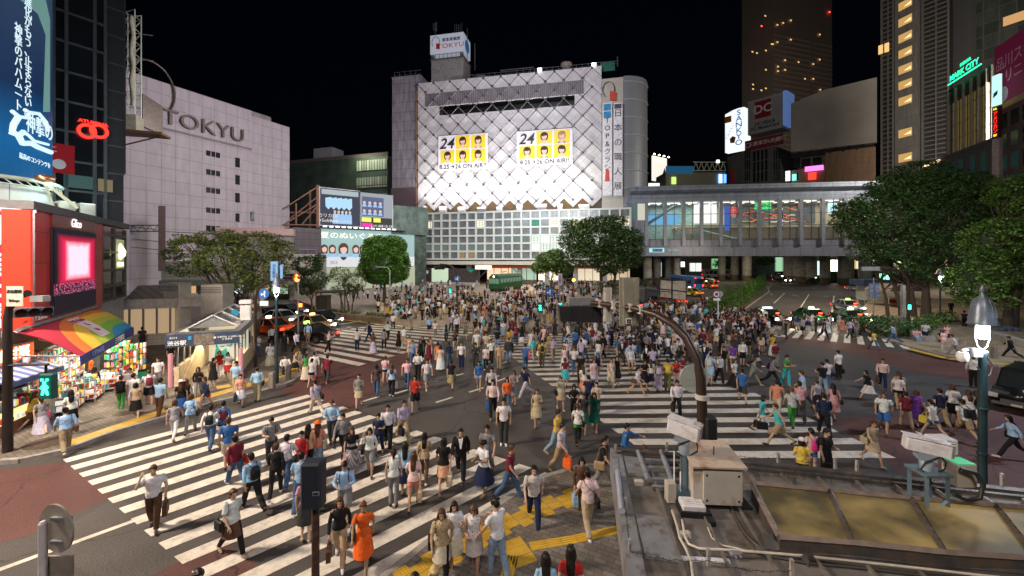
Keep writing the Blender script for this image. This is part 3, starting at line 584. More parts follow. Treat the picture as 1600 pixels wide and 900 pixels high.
TRACED='''
240 828 8 phone m tee white slim brown short brown brief:brown
362 868 40 walk f blouse white mini brown tail brown shoulder:black legs:black
395 798 215 stride m shirt light_blue trousers black short black backpack:black
369 762 215 stride m long maroon trousers denim short black shoulder:red
357 735 190 pass m tee blue shorts cream short brown
431 778 180 step f long black slim black short brown
447 762 180 stride m shirt white trousers denim short black shoulder:black
424 728 15 text m tee grey trousers charcoal short black backpack:charcoal
470 800 178 step m tee light_blue trousers denim short black
472 748 350 step f cardi red trousers denim tail black
496 737 180 pass f blouse coral wide pale_denim long brown shoulder:cream hat:straw/orange
481 743 175 stand f tee peach slim black long black
519 697 0 text m shirt light_blue trousers charcoal short brown
537 716 350 walk m shirt grey trousers black short black shoulder:navy
550 738 2 walk f tee black flare silver wavy brown tote:pink
578 743 0 phone f shirt white shorts grey bob black shoulder:black
592 713 355 bagarm f tee navy trousers navy short black
606 701 5 walk m shirt white trousers black short black
630 690 25 stride m shirt lavender trousers khaki short black brief:black
649 644 350 bagarm m tee red shorts black bob black tote:grey
615 792 180 pass f tank white slim grey tail black
646 795 178 step f tee pale_pink hot coral long brown tote:beige
633 776 182 stand f shirt light_blue skirt navy long black
663 752 180 walk f blouse beige slim brown long black
693 769 178 step f tee black mini peach long black tote:cream
720 748 2 walk m suit black trousers black short black
762 747 350 step m tee grey trousers grey short black shoulder:olive
756 773 320 text f tee white flare navy tail black
796 782 70 walk m tee maroon trousers denim short brown
834 823 5 walk m tee silver slim navy short black sling:black
787 696 2 stand m tee white trousers charcoal short black sling:black
770 653 0 step m shirt pale_pink slim black short black plastic:blue
792 640 5 walk f blouse orange slim denim wavy black
803 631 350 text f tank grey skirt grey wavy brown tote:magenta
821 622 300 stride m tee navy trousers silver short black backpack:navy
839 666 0 bagarm f long beige skirt beige tail brown tote:cream
748 610 0 walk f tee blue hot light_blue long black
768 626 5 step m shirt silver trousers navy short black sling:charcoal
705 608 180 walk f tee black skirt khaki tail black tote:green
721 577 2 stand m tee white trousers navy short black sling:black
667 609 15 step m tee white shorts silver short black
636 606 0 walk m tee pale_pink slim denim short brown
653 594 5 text m shirt white trousers black short black
612 620 180 pass f tee light_blue trousers black wavy brown plastic:white
602 599 180 step f tee white hot navy tail brown backpack:pink
588 618 180 walk f blouse brown slim denim bob black paper:beige
561 638 0 bagarm f blouse grey mini beige tail black
511 600 178 stride m tee maroon trousers charcoal short black
487 605 175 step f tank silver hot navy bun black paper:red
478 596 180 stand f tank green maxi cream tail black
491 597 185 stand m shirt white trousers grey short black
494 650 215 stride m shirt lavender trousers cream short black sling:black
402 628 185 stand m shirt light_blue trousers khaki short black shoulder:black
422 575 20 stand f blouse white maxi cream bob black sling:black
446 586 10 sit m shirt white trousers black short black
461 586 60 stride f tank beige mini black tail brown
403 561 80 text m tee white trousers denim short black
424 542 215 walk m shirt white trousers black short black brief:black
444 554 190 step m tee black trousers charcoal short brown
464 553 230 stride m shirt white slim black short black
481 538 180 pass m shirt light_blue shorts khaki short brown
474 577 190 stand f tee black skirt light_blue tail brown
513 552 110 text m shirt silver slim black short black backpack:charcoal
558 549 185 stand m tee silver slim navy short black sling:black
577 534 300 walk m suit navy trousers navy short black
583 554 182 pass f blouse brown maxi lavender long brown
600 547 180 step f tee grey slim black bob black shoulder:black
606 532 178 walk m shirt white trousers black short black
623 550 180 stand f tank black dress black long black paper:white
631 541 185 pass f tee white trousers beige short brown
671 523 0 walk m shirt light_blue shorts navy short black
680 528 5 step f tee white slim grey bob black
697 536 180 walk f shirt light_blue slim black long black backpack:black
711 549 182 step f tee black slim beige long auburn
714 523 0 stand m shirt white trousers black short black
727 530 10 walk f tank grey shorts olive bob brown
660 562 5 pass f cardi black skirt dark_green long brown
672 560 0 walk f tank peach mini coral wavy brown
670 570 355 stand f tank maroon dress maroon tail black
657 567 10 walk f tank black skirt black wavy black
645 573 0 step m tee light_blue trousers denim short black
640 561 5 pass f tank peach mini cream tail black
688 580 180 stand f tee cream maxi white bob black tote:silver
684 571 178 walk f tee grey skirt coral bob black backpack:orange
702 572 180 step f long navy trousers denim tail black
743 578 5 text m long charcoal trousers charcoal short black
745 553 350 walk m tee white trousers beige short black
759 577 0 step f blouse white hot pink wavy auburn plastic:turquoise legs:black
760 557 5 text m tee cream trousers grey short black
767 569 0 walk m shirt white trousers black short black sling:brown
780 578 355 stand m tee beige trousers khaki short black sling:brown
777 549 180 pass m tee black trousers pale_denim short black
795 567 180 walk m suit charcoal slim pale_denim short brown shoulder:black
821 579 182 step m tee blue slim denim short black sling:magenta
806 541 180 walk m tee navy slim denim short brown backpack:red
795 546 185 stand f tee mustard skirt cream bob black
847 573 180 stand m tee yellow trousers olive short black backpack:black
876 641 15 phone f blouse cream mini beige tail brown shoulder:black
897 656 0 text f long black slim black long black
929 672 355 walk f tee dark_green dress dark_green long black
903 695 182 step f tee white hot green tail brown sling:black legs:black
912 676 350 phone f tee charcoal skirt dark_green tail brown
932 651 0 bagarm f blouse cream hot black bun black shoulder:brown
920 641 180 walk m tee navy trousers navy short black
883 604 182 pass f tee maroon skirt turquoise bob brown tote:cream
907 601 5 stand m tee black trousers charcoal short black hat:cap/black
882 578 355 walk f tank pale_pink maxi white wavy black
897 583 0 step m tee white slim denim short black sling:charcoal
927 604 20 walk f blouse pale_pink mini lavender wavy brown
934 595 5 step f tank navy hot beige long black
955 605 0 walk f tank cream dress cream wavy auburn shoe:tan
964 603 5 pass f tank black dress black long black paper:tan
912 616 190 stride f tee white skirt coral long brown tote:yellow
995 618 60 stride f tee white hot white tail black shoulder:brown
1007 609 20 text f tee black dress black tail black
1029 612 180 pass f tee grey wide lavender bob brown backpack:lavender
1017 605 185 walk f tee white skirt navy long brown
1043 611 180 stand m tee mustard trousers olive short black backpack:yellow
1057 606 350 hip f tee red slim pale_pink wavy black
1068 601 300 text f tee maroon mini cream tail brown
1057 652 5 walk m shirt white trousers black short black brief:black
1124 600 30 phone m shirt white trousers black short black
1110 601 150 pass m tee light_blue shorts light_blue short black backpack:silver
1147 605 30 walk f tee white maxi black bob brown shoulder:brown
1160 630 180 walk m tee blue shorts charcoal short black paper:tan
1176 602 75 stride f cardi grey slim khaki tail brown
1131 583 20 phone m tee black shorts khaki short black
1145 578 180 stand f tee purple hot white tail brown
1108 588 60 bagarm m shirt light_blue trousers black short black
1181 574 95 stride f cardi navy mini silver long auburn shoulder:charcoal legs:maroon
1206 604 60 stride m shirt grey trousers black short black backpack:navy
1228 604 45 text m tee green trousers turquoise short black
1190 678 75 step f tee turquoise skirt white bob black brief:black
1217 697 275 stride m tank turquoise shorts khaki short brown brief:black
1214 652 160 walk m tee coral trousers cream short black
1238 668 182 step m tee silver trousers green short auburn sling:charcoal
1250 658 178 walk m shirt pink trousers charcoal short black
1255 636 250 walk m tee light_blue trousers navy short brown
1277 652 185 pass f tank lavender mini charcoal bun brown shoulder:black
1288 682 180 walk m shirt navy trousers black short black tote:white
1303 656 182 step f tank pink dress pink long black shoulder:black
1286 617 200 text m tee black trousers pale_denim short black
1293 609 190 walk m tee white trousers denim short black sling:navy
1310 594 215 stand m tee white trousers black short black brief:black
1357 625 275 stride f tee black skirt white bob black shoulder:black
1379 608 350 walk m shirt pale_pink slim navy short black brief:brown
1403 637 355 step f tee white hot black tail brown
1381 677 345 walk m tee white shorts blue short brown sling:black
1416 669 180 walk f blouse maroon trousers beige short black
1433 668 178 step f blouse purple dress purple bob brown shoulder:tan
1405 634 182 stand f tee cream skirt black long brown
1363 725 20 walk f long beige mini beige tail brown shoulder:beige
1459 687 215 stride f tee white hot denim tail black tote:yellow
1470 668 190 walk m tee navy trousers khaki short black
1489 662 182 stand f tee white skirt black bob brown
1507 688 195 stride m tee white shorts khaki short black backpack:black
1515 667 185 walk f blouse white dress black wavy brown
1527 668 180 step f tank black skirt white bob brown
1521 606 180 stand m shirt white trousers black short black
1583 718 275 stride f shirt light_blue trousers black wavy black shoulder:black
1241 517 95 stride m shirt blue trousers khaki short black
1219 515 90 walk f tee cream skirt black tail black
1366 547 215 walk f tee yellow slim denim tail black
1396 537 265 stride m tee light_blue trousers denim short black
1367 522 100 walk m shirt white trousers black short black
1350 533 60 stride f tee black mini charcoal long brown
1491 558 260 stride m shirt white trousers grey short black plastic:silver
1580 561 240 stride m suit black trousers black short black
1486 491 10 stand m long black trousers black short black
1507 512 180 stand m tee charcoal trousers black short black hat:straw/black
1475 548 20 stand f blouse pale_pink mini pink bob brown
690 906 5 walk f blouse beige mini cream bob brown shoulder:black legs:black
709 888 12 bagarm f blouse white skirt cream wavy black
741 900 355 text f tank white mini silver long brown
777 903 225 text m tee white trousers pale_denim short black
677 1016 15 text f tee white slim denim bob blonde
648 1050 5 text m tee charcoal trousers navy short black
853 1001 182 stand f shirt light_blue skirt navy long black
892 992 175 stand f tee red dress red long black
919 836 192 step m tee pale_pink trousers beige short black sling:black
909 806 8 hip f cardi brown trousers olive bob black plastic:light_blue
942 768 75 walk m tee black trousers grey short black shoulder:tan
976 742 80 reach m shirt blue shorts charcoal short black shoulder:black
876 740 60 walk m tee silver trousers khaki short black plastic:orange
870 713 60 walk m tee yellow trousers pale_denim short black
1268 747 200 hip f tee cream hot blue short black backpack:magenta
1253 766 180 hip f tee yellow slim charcoal bob black hat:cap/white
1291 757 45 hip m tee black trousers black short black backpack:black
1006 790 20 stand m tee olive trousers khaki short brown
308 1028 30 walk f tee black skirt black bun black
568 890 2 walk f tee orange skirt orange bun auburn shoulder:black
531 880 5 walk f long black trousers beige wavy brown brief:brown
539 816 358 text m shirt light_blue shorts grey short black backpack:navy
478 846 182 pass f tee pink skirt charcoal long black
103 709 205 step m shirt light_blue trousers khaki short black shoulder:brown
65 679 205 stride f tee grey maxi lavender tail black tote:magenta
51 671 120 walk f blouse mustard mini brown wavy brown
111 672 205 stand f tee white skirt black long black
147 622 182 stand f long navy slim pale_denim long black
142 601 270 stand f tee orange slim denim short brown
189 643 180 pass f tee black slim green bun brown backpack:black
203 628 5 stand m shirt white trousers grey short black
208 641 180 stand m tee white shorts light_blue short black
212 654 195 walk f tank beige skirt black bob black
233 635 200 text m tee white shorts black short black backpack:maroon
247 607 5 stand m tee white trousers grey short black
249 653 165 reach m tee light_blue trousers brown short black
272 687 180 walk f tee silver slim white bob brown
298 678 182 step f blouse light_blue slim grey bob brown shoulder:black
329 701 180 walk m shirt white trousers denim short black backpack:black
349 693 184 step f cardi blue hot navy bun black backpack:maroon
283 652 180 stand f tee black skirt blue long brown hat:straw/white
291 648 200 stand f tank black mini grey long auburn
322 643 320 step f cardi navy hot red bob brown tote:white
310 623 5 bagarm f long black slim grey long black plastic:white
333 606 180 stand f tank black dress black tail black
343 592 0 stand f blouse red slim white bob brown
356 593 5 hip f tee white skirt red long brown tote:white
369 618 350 hip m tee light_blue trousers beige short black
376 634 10 walk f blouse peach skirt white tail black tote:navy
272 600 10 sit f long pale_pink trousers charcoal bob black
267 575 180 stand f tee black hot white long black
223 572 180 step f tee black skirt black tail black
222 546 180 stand m tee charcoal trousers charcoal short black
198 556 180 stand m tee silver trousers olive short black
1432 535 0 sit m shirt pink slim pale_denim short brown
1446 535 340 hip m tee silver trousers navy short black
1469 537 10 sit f tee black skirt brown short black
1480 538 15 hip f tee pink slim black tail brown
'''
NOTES={(240,828):'man phoning in white polo, brown trousers and briefcase',(720,748):'businessman in black suit and white shirt',(568,890):'woman in bright orange top and skirt',(531,880):'long haired person in sunglasses with big brown bag',(892,992):'woman in red dress with open back',(677,1016):'blonde woman in white T-shirt',(756,773):'woman in navy pinafore dress over white T-shirt',(550,738):'woman in gingham dress with pink bag',(646,795):'woman with waist-length brown hair and coral shorts',(649,644):'man in red and yellow shirt hugging grey bag',(667,609):'man in white T-shirt and striped shorts',(272,687):'woman in navy striped top and white trousers',(876,740):'man in grey shirt carrying orange shopping bag'}
rows=[]
for ln in TRACED.strip().splitlines():
 t=ln.split();a=[int(q)for q in t[:3]];pose,sex,tk,tc,bk,bc,hk,hc=t[3:11]
 kw={}
 for e in t[11:]:
  k,v=e.split(':')
  if k=='legs':kw['legs']=v.replace('_',' ')
  elif k=='hat':kw['hat']=tuple(v.split('/'))
  elif k=='shoe':kw['shoe']=v
  else:kw['bag']=(k,v.replace('_',' '))
 rows.append((a,pose,sex,tk,tc.replace('_',' '),bk,bc.replace('_',' '),hk,hc,kw))
def build_people():
 placed=[]
 for a,pose,sex,tk,tc,bk,bc,hk,hc,kw in rows:
  person(a[0],a[1],a[2],pose,sex,tk,tc,bk,bc,hk,hc,note=NOTES.get((a[0],a[1])),far=False,**kw)
  placed.append(G(a[0],a[1]))
 return placed
# random members of the crowd: (x0, y0, x1, y1, heading, count)
def rnd_outfit(r):
 sex=r.choice('mf')
 if sex=='m':
  tk=r.choice(['tee','tee','shirt','shirt','long','suit']if r.random()<.9 else['suit']);bk=r.choice(['trousers','trousers','slim','shorts']);hk='short'
  tc=r.choice(['white','white','white','white','light blue','black','black','grey','navy','silver','charcoal','blue','lavender','maroon','beige']);bc=r.choice(['black','navy','charcoal','denim','khaki','grey','beige'])
  if tk=='suit':tc=bc=r.choice(['black','navy','charcoal'])
 else:
  tk=r.choice(['tee','tank','blouse','cardi','long']);bk=r.choice(['skirt','mini','maxi','dress','slim','hot','flare','trousers']);hk=r.choice(['long','long','bob','tail','wavy','bun'])
  tc=r.choice(['white','white','white','cream','black','black','black','pale pink','navy','grey','lavender','beige','coral','turquoise','mustard','maroon','light blue','charcoal']);bc=r.choice(['white','black','navy','beige','denim','cream','brown','pale denim','grey'])
  if bk in('dress','flare'):bc=tc
 return sex,tk,tc,bk,bc,hk,r.choice(['black','black','brown','brown','auburn']if sex=='f' else['black','black','black','brown'])
AREAS=[(985,548,1110,590,None,26),(830,530,1060,572,None,56),(1060,520,1215,575,None,40),(740,505,900,545,None,38),(600,500,760,520,None,18),(1222,514,1345,530,'x',17),(900,500,1205,532,None,105),(1000,478,1110,500,None,34),(1110,500,1190,520,'x',30),(590,470,900,502,None,215),(600,452,880,474,None,110),(830,440,1000,470,None,130),(640,440,750,455,None,26),(540,447,600,476,None,14),(430,440,500,462,None,14),(1230,432,1320,442,None,26),(1040,432,1080,445,None,12),(1395,438,1470,452,None,8),(880,455,960,480,None,16),(700,482,960,506,None,40)]
def build_crowd(placed,budget):
 r=random.Random(5);cand=[]
 for x0,y0,x1,y1,hd,n in AREAS:
  k=0;tries=0
  while k<n and tries<n*40:
   tries+=1;px,py=r.uniform(x0,x1),r.uniform(y0,y1);g=G(px,py)
   if any((g-q).length<.62 for q in placed):continue
   if blocked(g):continue
   placed.append(g);cand.append((py,px,hd));k+=1
 cand.sort(reverse=True)
 poses=['walk','step','pass','stride','stand','text','hip','bagarm']
 nb=0;rest=[]
 for i,(py,px,hd)in enumerate(cand):
  face=r.choice([90,270])+r.uniform(-20,20)if hd=='x' else r.choice([0,0,180,180,150,30,330,210])+r.uniform(-25,25)
  pose=r.choice(poses)
  if nb<budget:
   for _ in range(60):
    oc=rnd_outfit(r);bag=None
    if r.random()<.18:bag=(r.choice(['backpack','shoulder','tote']),r.choice(['black','brown','navy','white','red']))
    o=person(px,py,face,pose,*oc,bag=bag,far=py<560,strict=True)
    if o is not None:break
   nb+=1
  else:rest.append((px,py,face,pose,rnd_outfit(r)))
# everybody farther off reads as one mass
 Vs,Fs,Cs=[],[],[];o=0;lib={}
 for px,py,face,pose,(sex,tk,tc,bk,bc,hk,hc)in rest:
  key=(r.choice(['walk','step','stand','pass']),sex=='f','tee' if sex=='m' else 'blouse','trousers' if sex=='m' else r.choice(['skirt','dress']),'short' if sex=='m' else 'long')
  if key not in lib:lib[key]=simple_arrays(*key,.035)
  V,F,M_=lib[key];g=G(px,py);m=np.array(TR(g.x,g.y,0,math.radians(face),r.uniform(.95,1.05)))
  Vs.append(V@m[:3,:3].T+m[:3,3]);Fs.append(F+o);o+=len(V)
  pal=np.array([SKINS[r.randrange(4)],PAL[tc],PAL[bc],HC[hc],PAL['charcoal']]);vc=np.ones((len(V),4));vc[F.ravel(),:3]=np.repeat(pal[M_],3,axis=0);Cs.append(vc)
 me=mesh_np('crowd',np.concatenate(Vs),np.concatenate(Fs),cloth('crowd_cloth',.8,'Col'),None,True,3)
 at=me.color_attributes.new('Col','FLOAT_COLOR','POINT');c=np.concatenate(Cs)
 at.data.foreach_set('color',c.astype('f').ravel())
 ob=bpy.data.objects.new('crowd',me);COL.objects.link(ob);ob['kind']='stuff';ob['label']='dense crowd of distant pedestrians filling the far side of the square'
BLOCK=[]
def blocked(g):return any(x0<g.x<x1 and y0<g.y<y1 for x0,x1,y0,y1 in BLOCK)
# ------------------------------------------------------------------ ground, roads, pavements, markings
def asphalt(name,base,red=False):
 m,N,L,P=nodes(name);tc=N.new('ShaderNodeTexCoord')
 a=N.new('ShaderNodeTexNoise');a.inputs['Scale'].default_value=.35;a.inputs['Detail'].default_value=6;L.new(tc.outputs['Object'],a.inputs['Vector'])
 g=N.new('ShaderNodeTexNoise');g.inputs['Scale'].default_value=55;g.inputs['Detail'].default_value=2;L.new(tc.outputs['Object'],g.inputs['Vector'])
 v=N.new('ShaderNodeTexVoronoi');v.inputs['Scale'].default_value=28;L.new(tc.outputs['Object'],v.inputs['Vector'])
 m1=N.new('ShaderNodeMapRange');m1.inputs[1].default_value=.3;m1.inputs[2].default_value=.72;m1.inputs[3].default_value=.72;m1.inputs[4].default_value=1.25;L.new(a.outputs[0],m1.inputs[0])
 m2=N.new('ShaderNodeMapRange');m2.inputs[1].default_value=.35;m2.inputs[2].default_value=.75;m2.inputs[3].default_value=.55;m2.inputs[4].default_value=1.75;L.new(g.outputs[0],m2.inputs[0])
 x=N.new('ShaderNodeMath');x.operation='MULTIPLY';L.new(m1.outputs[0],x.inputs[0]);L.new(m2.outputs[0],x.inputs[1])
 s=N.new('ShaderNodeVectorMath');s.operation='SCALE';s.inputs[0].default_value=base;L.new(x.outputs[0],s.inputs['Scale']);ck=N.new('ShaderNodeTexVoronoi');ck.feature='DISTANCE_TO_EDGE';ck.inputs['Scale'].default_value=.22;wv=N.new('ShaderNodeVectorMath');wv.operation='ADD';sc=N.new('ShaderNodeVectorMath');sc.operation='SCALE';sc.inputs['Scale'].default_value=2.5;L.new(a.outputs['Color'],sc.inputs[0]);L.new(tc.outputs['Object'],wv.inputs[0]);L.new(sc.outputs[0],wv.inputs[1]);L.new(wv.outputs[0],ck.inputs['Vector'])
 cm=N.new('ShaderNodeMapRange');cm.inputs[1].default_value=.002;cm.inputs[2].default_value=.007;cm.inputs[3].default_value=.45;L.new(ck.outputs['Distance'],cm.inputs[0]);s2=N.new('ShaderNodeVectorMath');s2.operation='SCALE';L.new(s.outputs[0],s2.inputs[0]);L.new(cm.outputs[0],s2.inputs['Scale']);L.new(s2.outputs[0],P.inputs['Base Color'])
 r=N.new('ShaderNodeMapRange');r.inputs[3].default_value=.42;r.inputs[4].default_value=.78;L.new(a.outputs[0],r.inputs[0]);L.new(r.outputs[0],P.inputs['Roughness'])
 b=N.new('ShaderNodeBump');b.inputs['Strength'].default_value=.5;b.inputs['Distance'].default_value=.01;L.new(v.outputs['Distance'],b.inputs['Height']);L.new(b.outputs[0],P.inputs['Normal'])
 return m
ASPH=asphalt('asphalt',(.056,.050,.048));ASPH2=asphalt('asphalt_old',(.070,.063,.060));REDA=asphalt('red_asphalt',(.090,.036,.032))
def paint(name,col,wear=.5):
 m,N,L,P=nodes(name);P.inputs['Roughness'].default_value=.5;tc=N.new('ShaderNodeTexCoord')
 a=N.new('ShaderNodeTexNoise');a.inputs['Scale'].default_value=3.2;a.inputs['Detail'].default_value=12;a.inputs['Roughness'].default_value=.75;L.new(tc.outputs['Object'],a.inputs['Vector'])
 r=N.new('ShaderNodeMapRange');r.inputs[1].default_value=.47;r.inputs[2].default_value=.70;r.inputs[4].default_value=wear;L.new(a.outputs[0],r.inputs[0])
 x=N.new('ShaderNodeMix');x.data_type='RGBA';L.new(r.outputs[0],x.inputs[0]);x.inputs[6].default_value=rgb(col);x.inputs[7].default_value=rgb([q*.35 for q in col])
 L.new(x.outputs[2],P.inputs['Base Color']);return m
WHITE=paint('road_paint',(.66,.61,.54),.75);YEL=paint('tactile_yellow',(.50,.31,.035),.6)
PAVE=tile('paving',(.17,.145,.12),(.06,.05,.045),.30,.15,.008,.75,.22,off=.5,rot=.5,plane='xy',streak=.35)
PAVE2=tile('square_paving',(.30,.24,.18),(.12,.10,.08),.6,.6,.012,.6,.12,rot=.1,plane='xy',streak=.35)
KERB=mat('kerb_stone',(.27,.25,.23),.8,var=.25,scale=6,bump=.3)
CONC=mat('concrete',(.30,.29,.28),.8,var=.2,scale=2,bump=.25,dirt=(.16,.15,.14))
def sheet(name,pts,z,m,th=None):
 mb=MB()
 if th:mb.prism([(p.x,p.y)for p in pts],z-th,z)
 else:mb.add([(p.x,p.y,z)for p in pts],[tuple(range(len(pts)))])
 me=mb.mesh(name,m);import bmesh
 bm=bmesh.new();bm.from_mesh(me);bmesh.ops.triangulate(bm,faces=bm.faces[:]);bmesh.ops.recalc_face_normals(bm,faces=bm.faces[:]);bm.to_mesh(me);bm.free()
 if not th and me.polygons[0].normal.z<0:me.flip_normals()
 o=bpy.data.objects.new(name,me);COL.objects.link(o);o['kind']='structure';return o
def gp(*xy):return[G(x,y)for x,y in xy]
sheet('ground',[Vector((-900,-60,0)),Vector((900,-60,0)),Vector((900,1500,0)),Vector((-900,1500,0))],0,ASPH)
# brown-red stop zones and repaired patches
for nm,q in(('red_road_patch',[(0,735),(102,722),(178,776),(96,812),(40,838),(-120,880),(-200,800)]),('red_road_patch',[(225,905),(300,868),(345,846),(440,905),(500,1010),(300,1010)]),('red_road_patch',[(437,612),(478,580),(560,552),(640,545),(662,560),(600,600),(545,645),(490,632)]),('red_road_patch',[(1290,655),(1400,648),(1640,640),(1900,760),(1650,860),(1400,735),(1365,702)]),('red_road_patch',[(1245,520),(1330,534),(1440,556),(1640,575),(1700,598),(1560,600),(1420,580),(1330,552),(1215,532)]),('red_road_patch',[(405,515),(445,505),(520,540),(470,565),(430,545)])):
 sheet(nm,gp(*q),.004,REDA)
for q in([(180,778),(345,846),(300,868),(225,905),(150,905),(60,850)],[(600,600),(662,560),(760,640),(858,733),(700,690),(560,640)],[(1215,552),(1345,600),(1290,655),(1200,640),(1130,600)]):
 sheet('road_patch',gp(*q),.004,ASPH2)
# pavements (0.14 m kerb)
def pavement(name,pts,m,z=.14,kerb=True):
 P3=[G(x,y,z)for x,y in pts];sheet(name,P3,z,m,.3)
 if kerb:
  mb=MB()
  for a,b in zip(P3,P3[1:]):
   d=(b-a).normalized();n=Vector((-d.y,d.x,0));mb.prism([tuple((a+n*.09)[:2]),tuple((a-n*.09)[:2]),tuple((b-n*.09)[:2]),tuple((b+n*.09)[:2])],-.05,z+.006)
  o=mb.build('kerb',KERB);o['kind']='structure'
pavement('pavement_shops',[(-420,820),(0,718),(32,716),(98,702),(180,672),(250,652),(330,628),(400,612),(445,600),(478,582),(494,566),(492,548),(478,536),(450,522),(418,508),(398,492),(392,476),(380,462),(200,455),(40,480),(-700,520),(-900,700)],PAVE)
pavement('pavement_square',[(470,470),(520,492),(590,502),(640,508),(760,512),(842,512),(900,504),(940,494),(965,484),(990,462),(1005,448),(1000,436),(600,436),(380,440),(380,452)],PAVE2)
pavement('pavement_corner',[(540,945),(620,884),(668,846),(740,812),(800,774),(850,744),(905,728),(980,722),(1120,740),(1300,756),(1700,800),(1900,1000),(1900,2600),(200,2600)],PAVE)
pavement('pavement_trees',[(1345,515),(1372,524),(1420,540),(1480,556),(1560,570),(1720,590),(2300,640),(2600,470),(1700,430),(1395,432),(1370,450),(1352,480)],PAVE2)
pavement('median_strip',[(1108,500),(1150,492),(1202,455),(1196,444),(1180,441),(1130,462),(1098,488),(1100,497)],mat('median_soil',(.05,.045,.03),.9))
# zebra crossings
def zebra(name,L0,L1,R0,R1,n,frac=.5,a=0,b=1,zz=.010):
 L0,L1,R0,R1=(G(*q)for q in(L0,L1,R0,R1));mb=MB()
 for i in range(n):
  t0=i/(n-1+frac);t1=(i+frac)/(n-1+frac)
  q=[L0.lerp(L1,t0),R0.lerp(R1,t0),R0.lerp(R1,t1),L0.lerp(L1,t1)]
  if(q[1]-q[0]).cross(q[3]-q[0]).z<0:q=q[::-1]
  mb.add([(p.x,p.y,zz)for p in q],[(0,1,2,3)])
 o=mb.build(name,WHITE);o['kind']='structure';return o
zebra('zebra_near',(98,718),(420,1000),(480,617),(872,745),15)
zebra('zebra_taxi_side',(600,504),(415,540),(770,513),(560,572),13)
zebra('zebra_big',(752,524),(1020,716),(975,520),(1400,716),23)
zebra('zebra_taxis',(1218,526),(1448,548),(1238,511),(1430,536),11,.5)
zebra('zebra_avenue',(985,520),(1160,497),(1090,532),(1196,508),9,.5)
mb=MB()
def line(a,b,w=.15,zz=.008):
 a,b=G(*a),G(*b);d=(b-a).normalized();n=Vector((-d.y,d.x,0))*w/2
 mb.add([(p.x,p.y,zz)for p in(a-n,b-n,b+n,a+n)],[(0,1,2,3)])
line((-60,912),(245,801),.16);line((525,508),(585,498),.4);line((455,528),(525,508),.3)
for a,b in(((681,629),(707,621)),((733,613),(755,606)),((705,589),(724,584)),((760,594),(780,587)),((662,600),(684,595)),((776,596),(790,591)),((617,615),(641,608)),((564,628),(592,620)),((745,569),(765,565)),((785,568),(792,565)),((1040,497),(1062,491)),((1085,525),(1100,518)),((1060,479),(1077,472)),((1100,469),(1118,461)),((1040,520),(1012,524)),((1020,466),(1040,460)),((1090,455),(1112,449))):line(a,b,.16)
line((1209,474),(1226,458),.16);line((1240,498),(1264,460),.18);line((1300,488),(1303,462),.18);line((1350,505),(1338,463),.18);line((1346,486),(1362,464),.16);line((1204,502),(1262,506),.35);line((1262,506),(1345,512),.35)
line((1218,527),(1180,512),.2);line((1395,530),(1440,541),.16);line((1115,505),(1204,448),.14)
def arrow(px,py,turn):
 c=G(px,py);L_=2.6
 P_=[(-.1,-L_/2),(.1,-L_/2),(.1,L_/4),(.38,L_/4),(0,L_/2),(-.38,L_/4),(-.1,L_/4)]
 m=TR(c.x,c.y,.008,turn);mb.add([m@Vector((x,y,0))for x,y in P_],[tuple(range(len(P_)))])
arrow(1205,460,2.7);arrow(1243,462,2.9);arrow(1284,463,3.5);arrow(1232,450,3.6);arrow(1265,450,3.9)
o=mb.build('road_markings',WHITE);o['kind']='structure'
# yellow tactile paving with raised studs and bars
STUD=mat('tactile_stud',(.66,.40,.035),.5,var=.2)
def tactile(pts,w,jag=False,bars=False,z=.14):
 mb=MB();P3=[G(x,y,z)for x,y in pts];st=MB();r=random.Random(3)
 for a,b in zip(P3,P3[1:]):
  L_=(b-a).length;d=(b-a).normalized();n=Vector((-d.y,d.x,0));k=max(1,int(L_/.31))
  for i in range(k):
   off=n*(.0 if not jag else((i%2)-.5)*.16)
   for j in range(int(round(w/.3))):
    q0=a+d*(i*L_/k)+n*(j*.3-w/2)+off
    c=[q0+d*.004+n*.004,q0+d*(L_/k-.004)+n*.004,q0+d*(L_/k-.004)+n*.296,q0+d*.004+n*.296]
    mb.add([(p.x,p.y,z+.004)for p in c],[(0,1,2,3)])
    if q0.y<16:
     if bars:
      for e in range(4):p=q0+n*(.045+e*.07);p2=p+d*(L_/k-.03);st.box(0,(p2-p).length,-.013,.013,0,.006,xf=Matrix.Translation((p.x,p.y,z+.004))@Matrix.Rotation(math.atan2(d.y,d.x),4,'Z'))
     else:
      for e in range(4):
       for g_ in range(4):p=q0+d*(.04+e*.07)+n*(.04+g_*.07);st.box(p.x-.014,p.x+.014,p.y-.014,p.y+.014,z+.004,z+.010)
 o=mb.build('tactile_paving',YEL);o['kind']='structure'
 if st.v:o=st.build('tactile_studs',STUD);o['kind']='structure'
tactile([(104,694),(180,668),(262,640),(330,618),(400,598)],.6);tactile([(400,598),(450,584),(474,562),(462,545)],.6,z=.14)
tactile([(905,772),(838,797),(770,828),(690,872),(600,925)],.6,jag=True)
tactile([(972,826),(900,842),(828,854)],.3,bars=True);tactile([(826,856),(792,868)],.9);tactile([(800,868),(792,900),(770,1000)],.3,bars=True)
tactile([(255,640),(290,628)],.3);tactile([(338,606),(360,602)],.6);tactile([(1420,545),(1480,560),(1600,572)],.6)
tactile([(540,500),(640,512),(760,515)],.3)
MH=mat('manhole_iron',(.10,.075,.055),.6,.5,var=.3,scale=8,bump=.5)
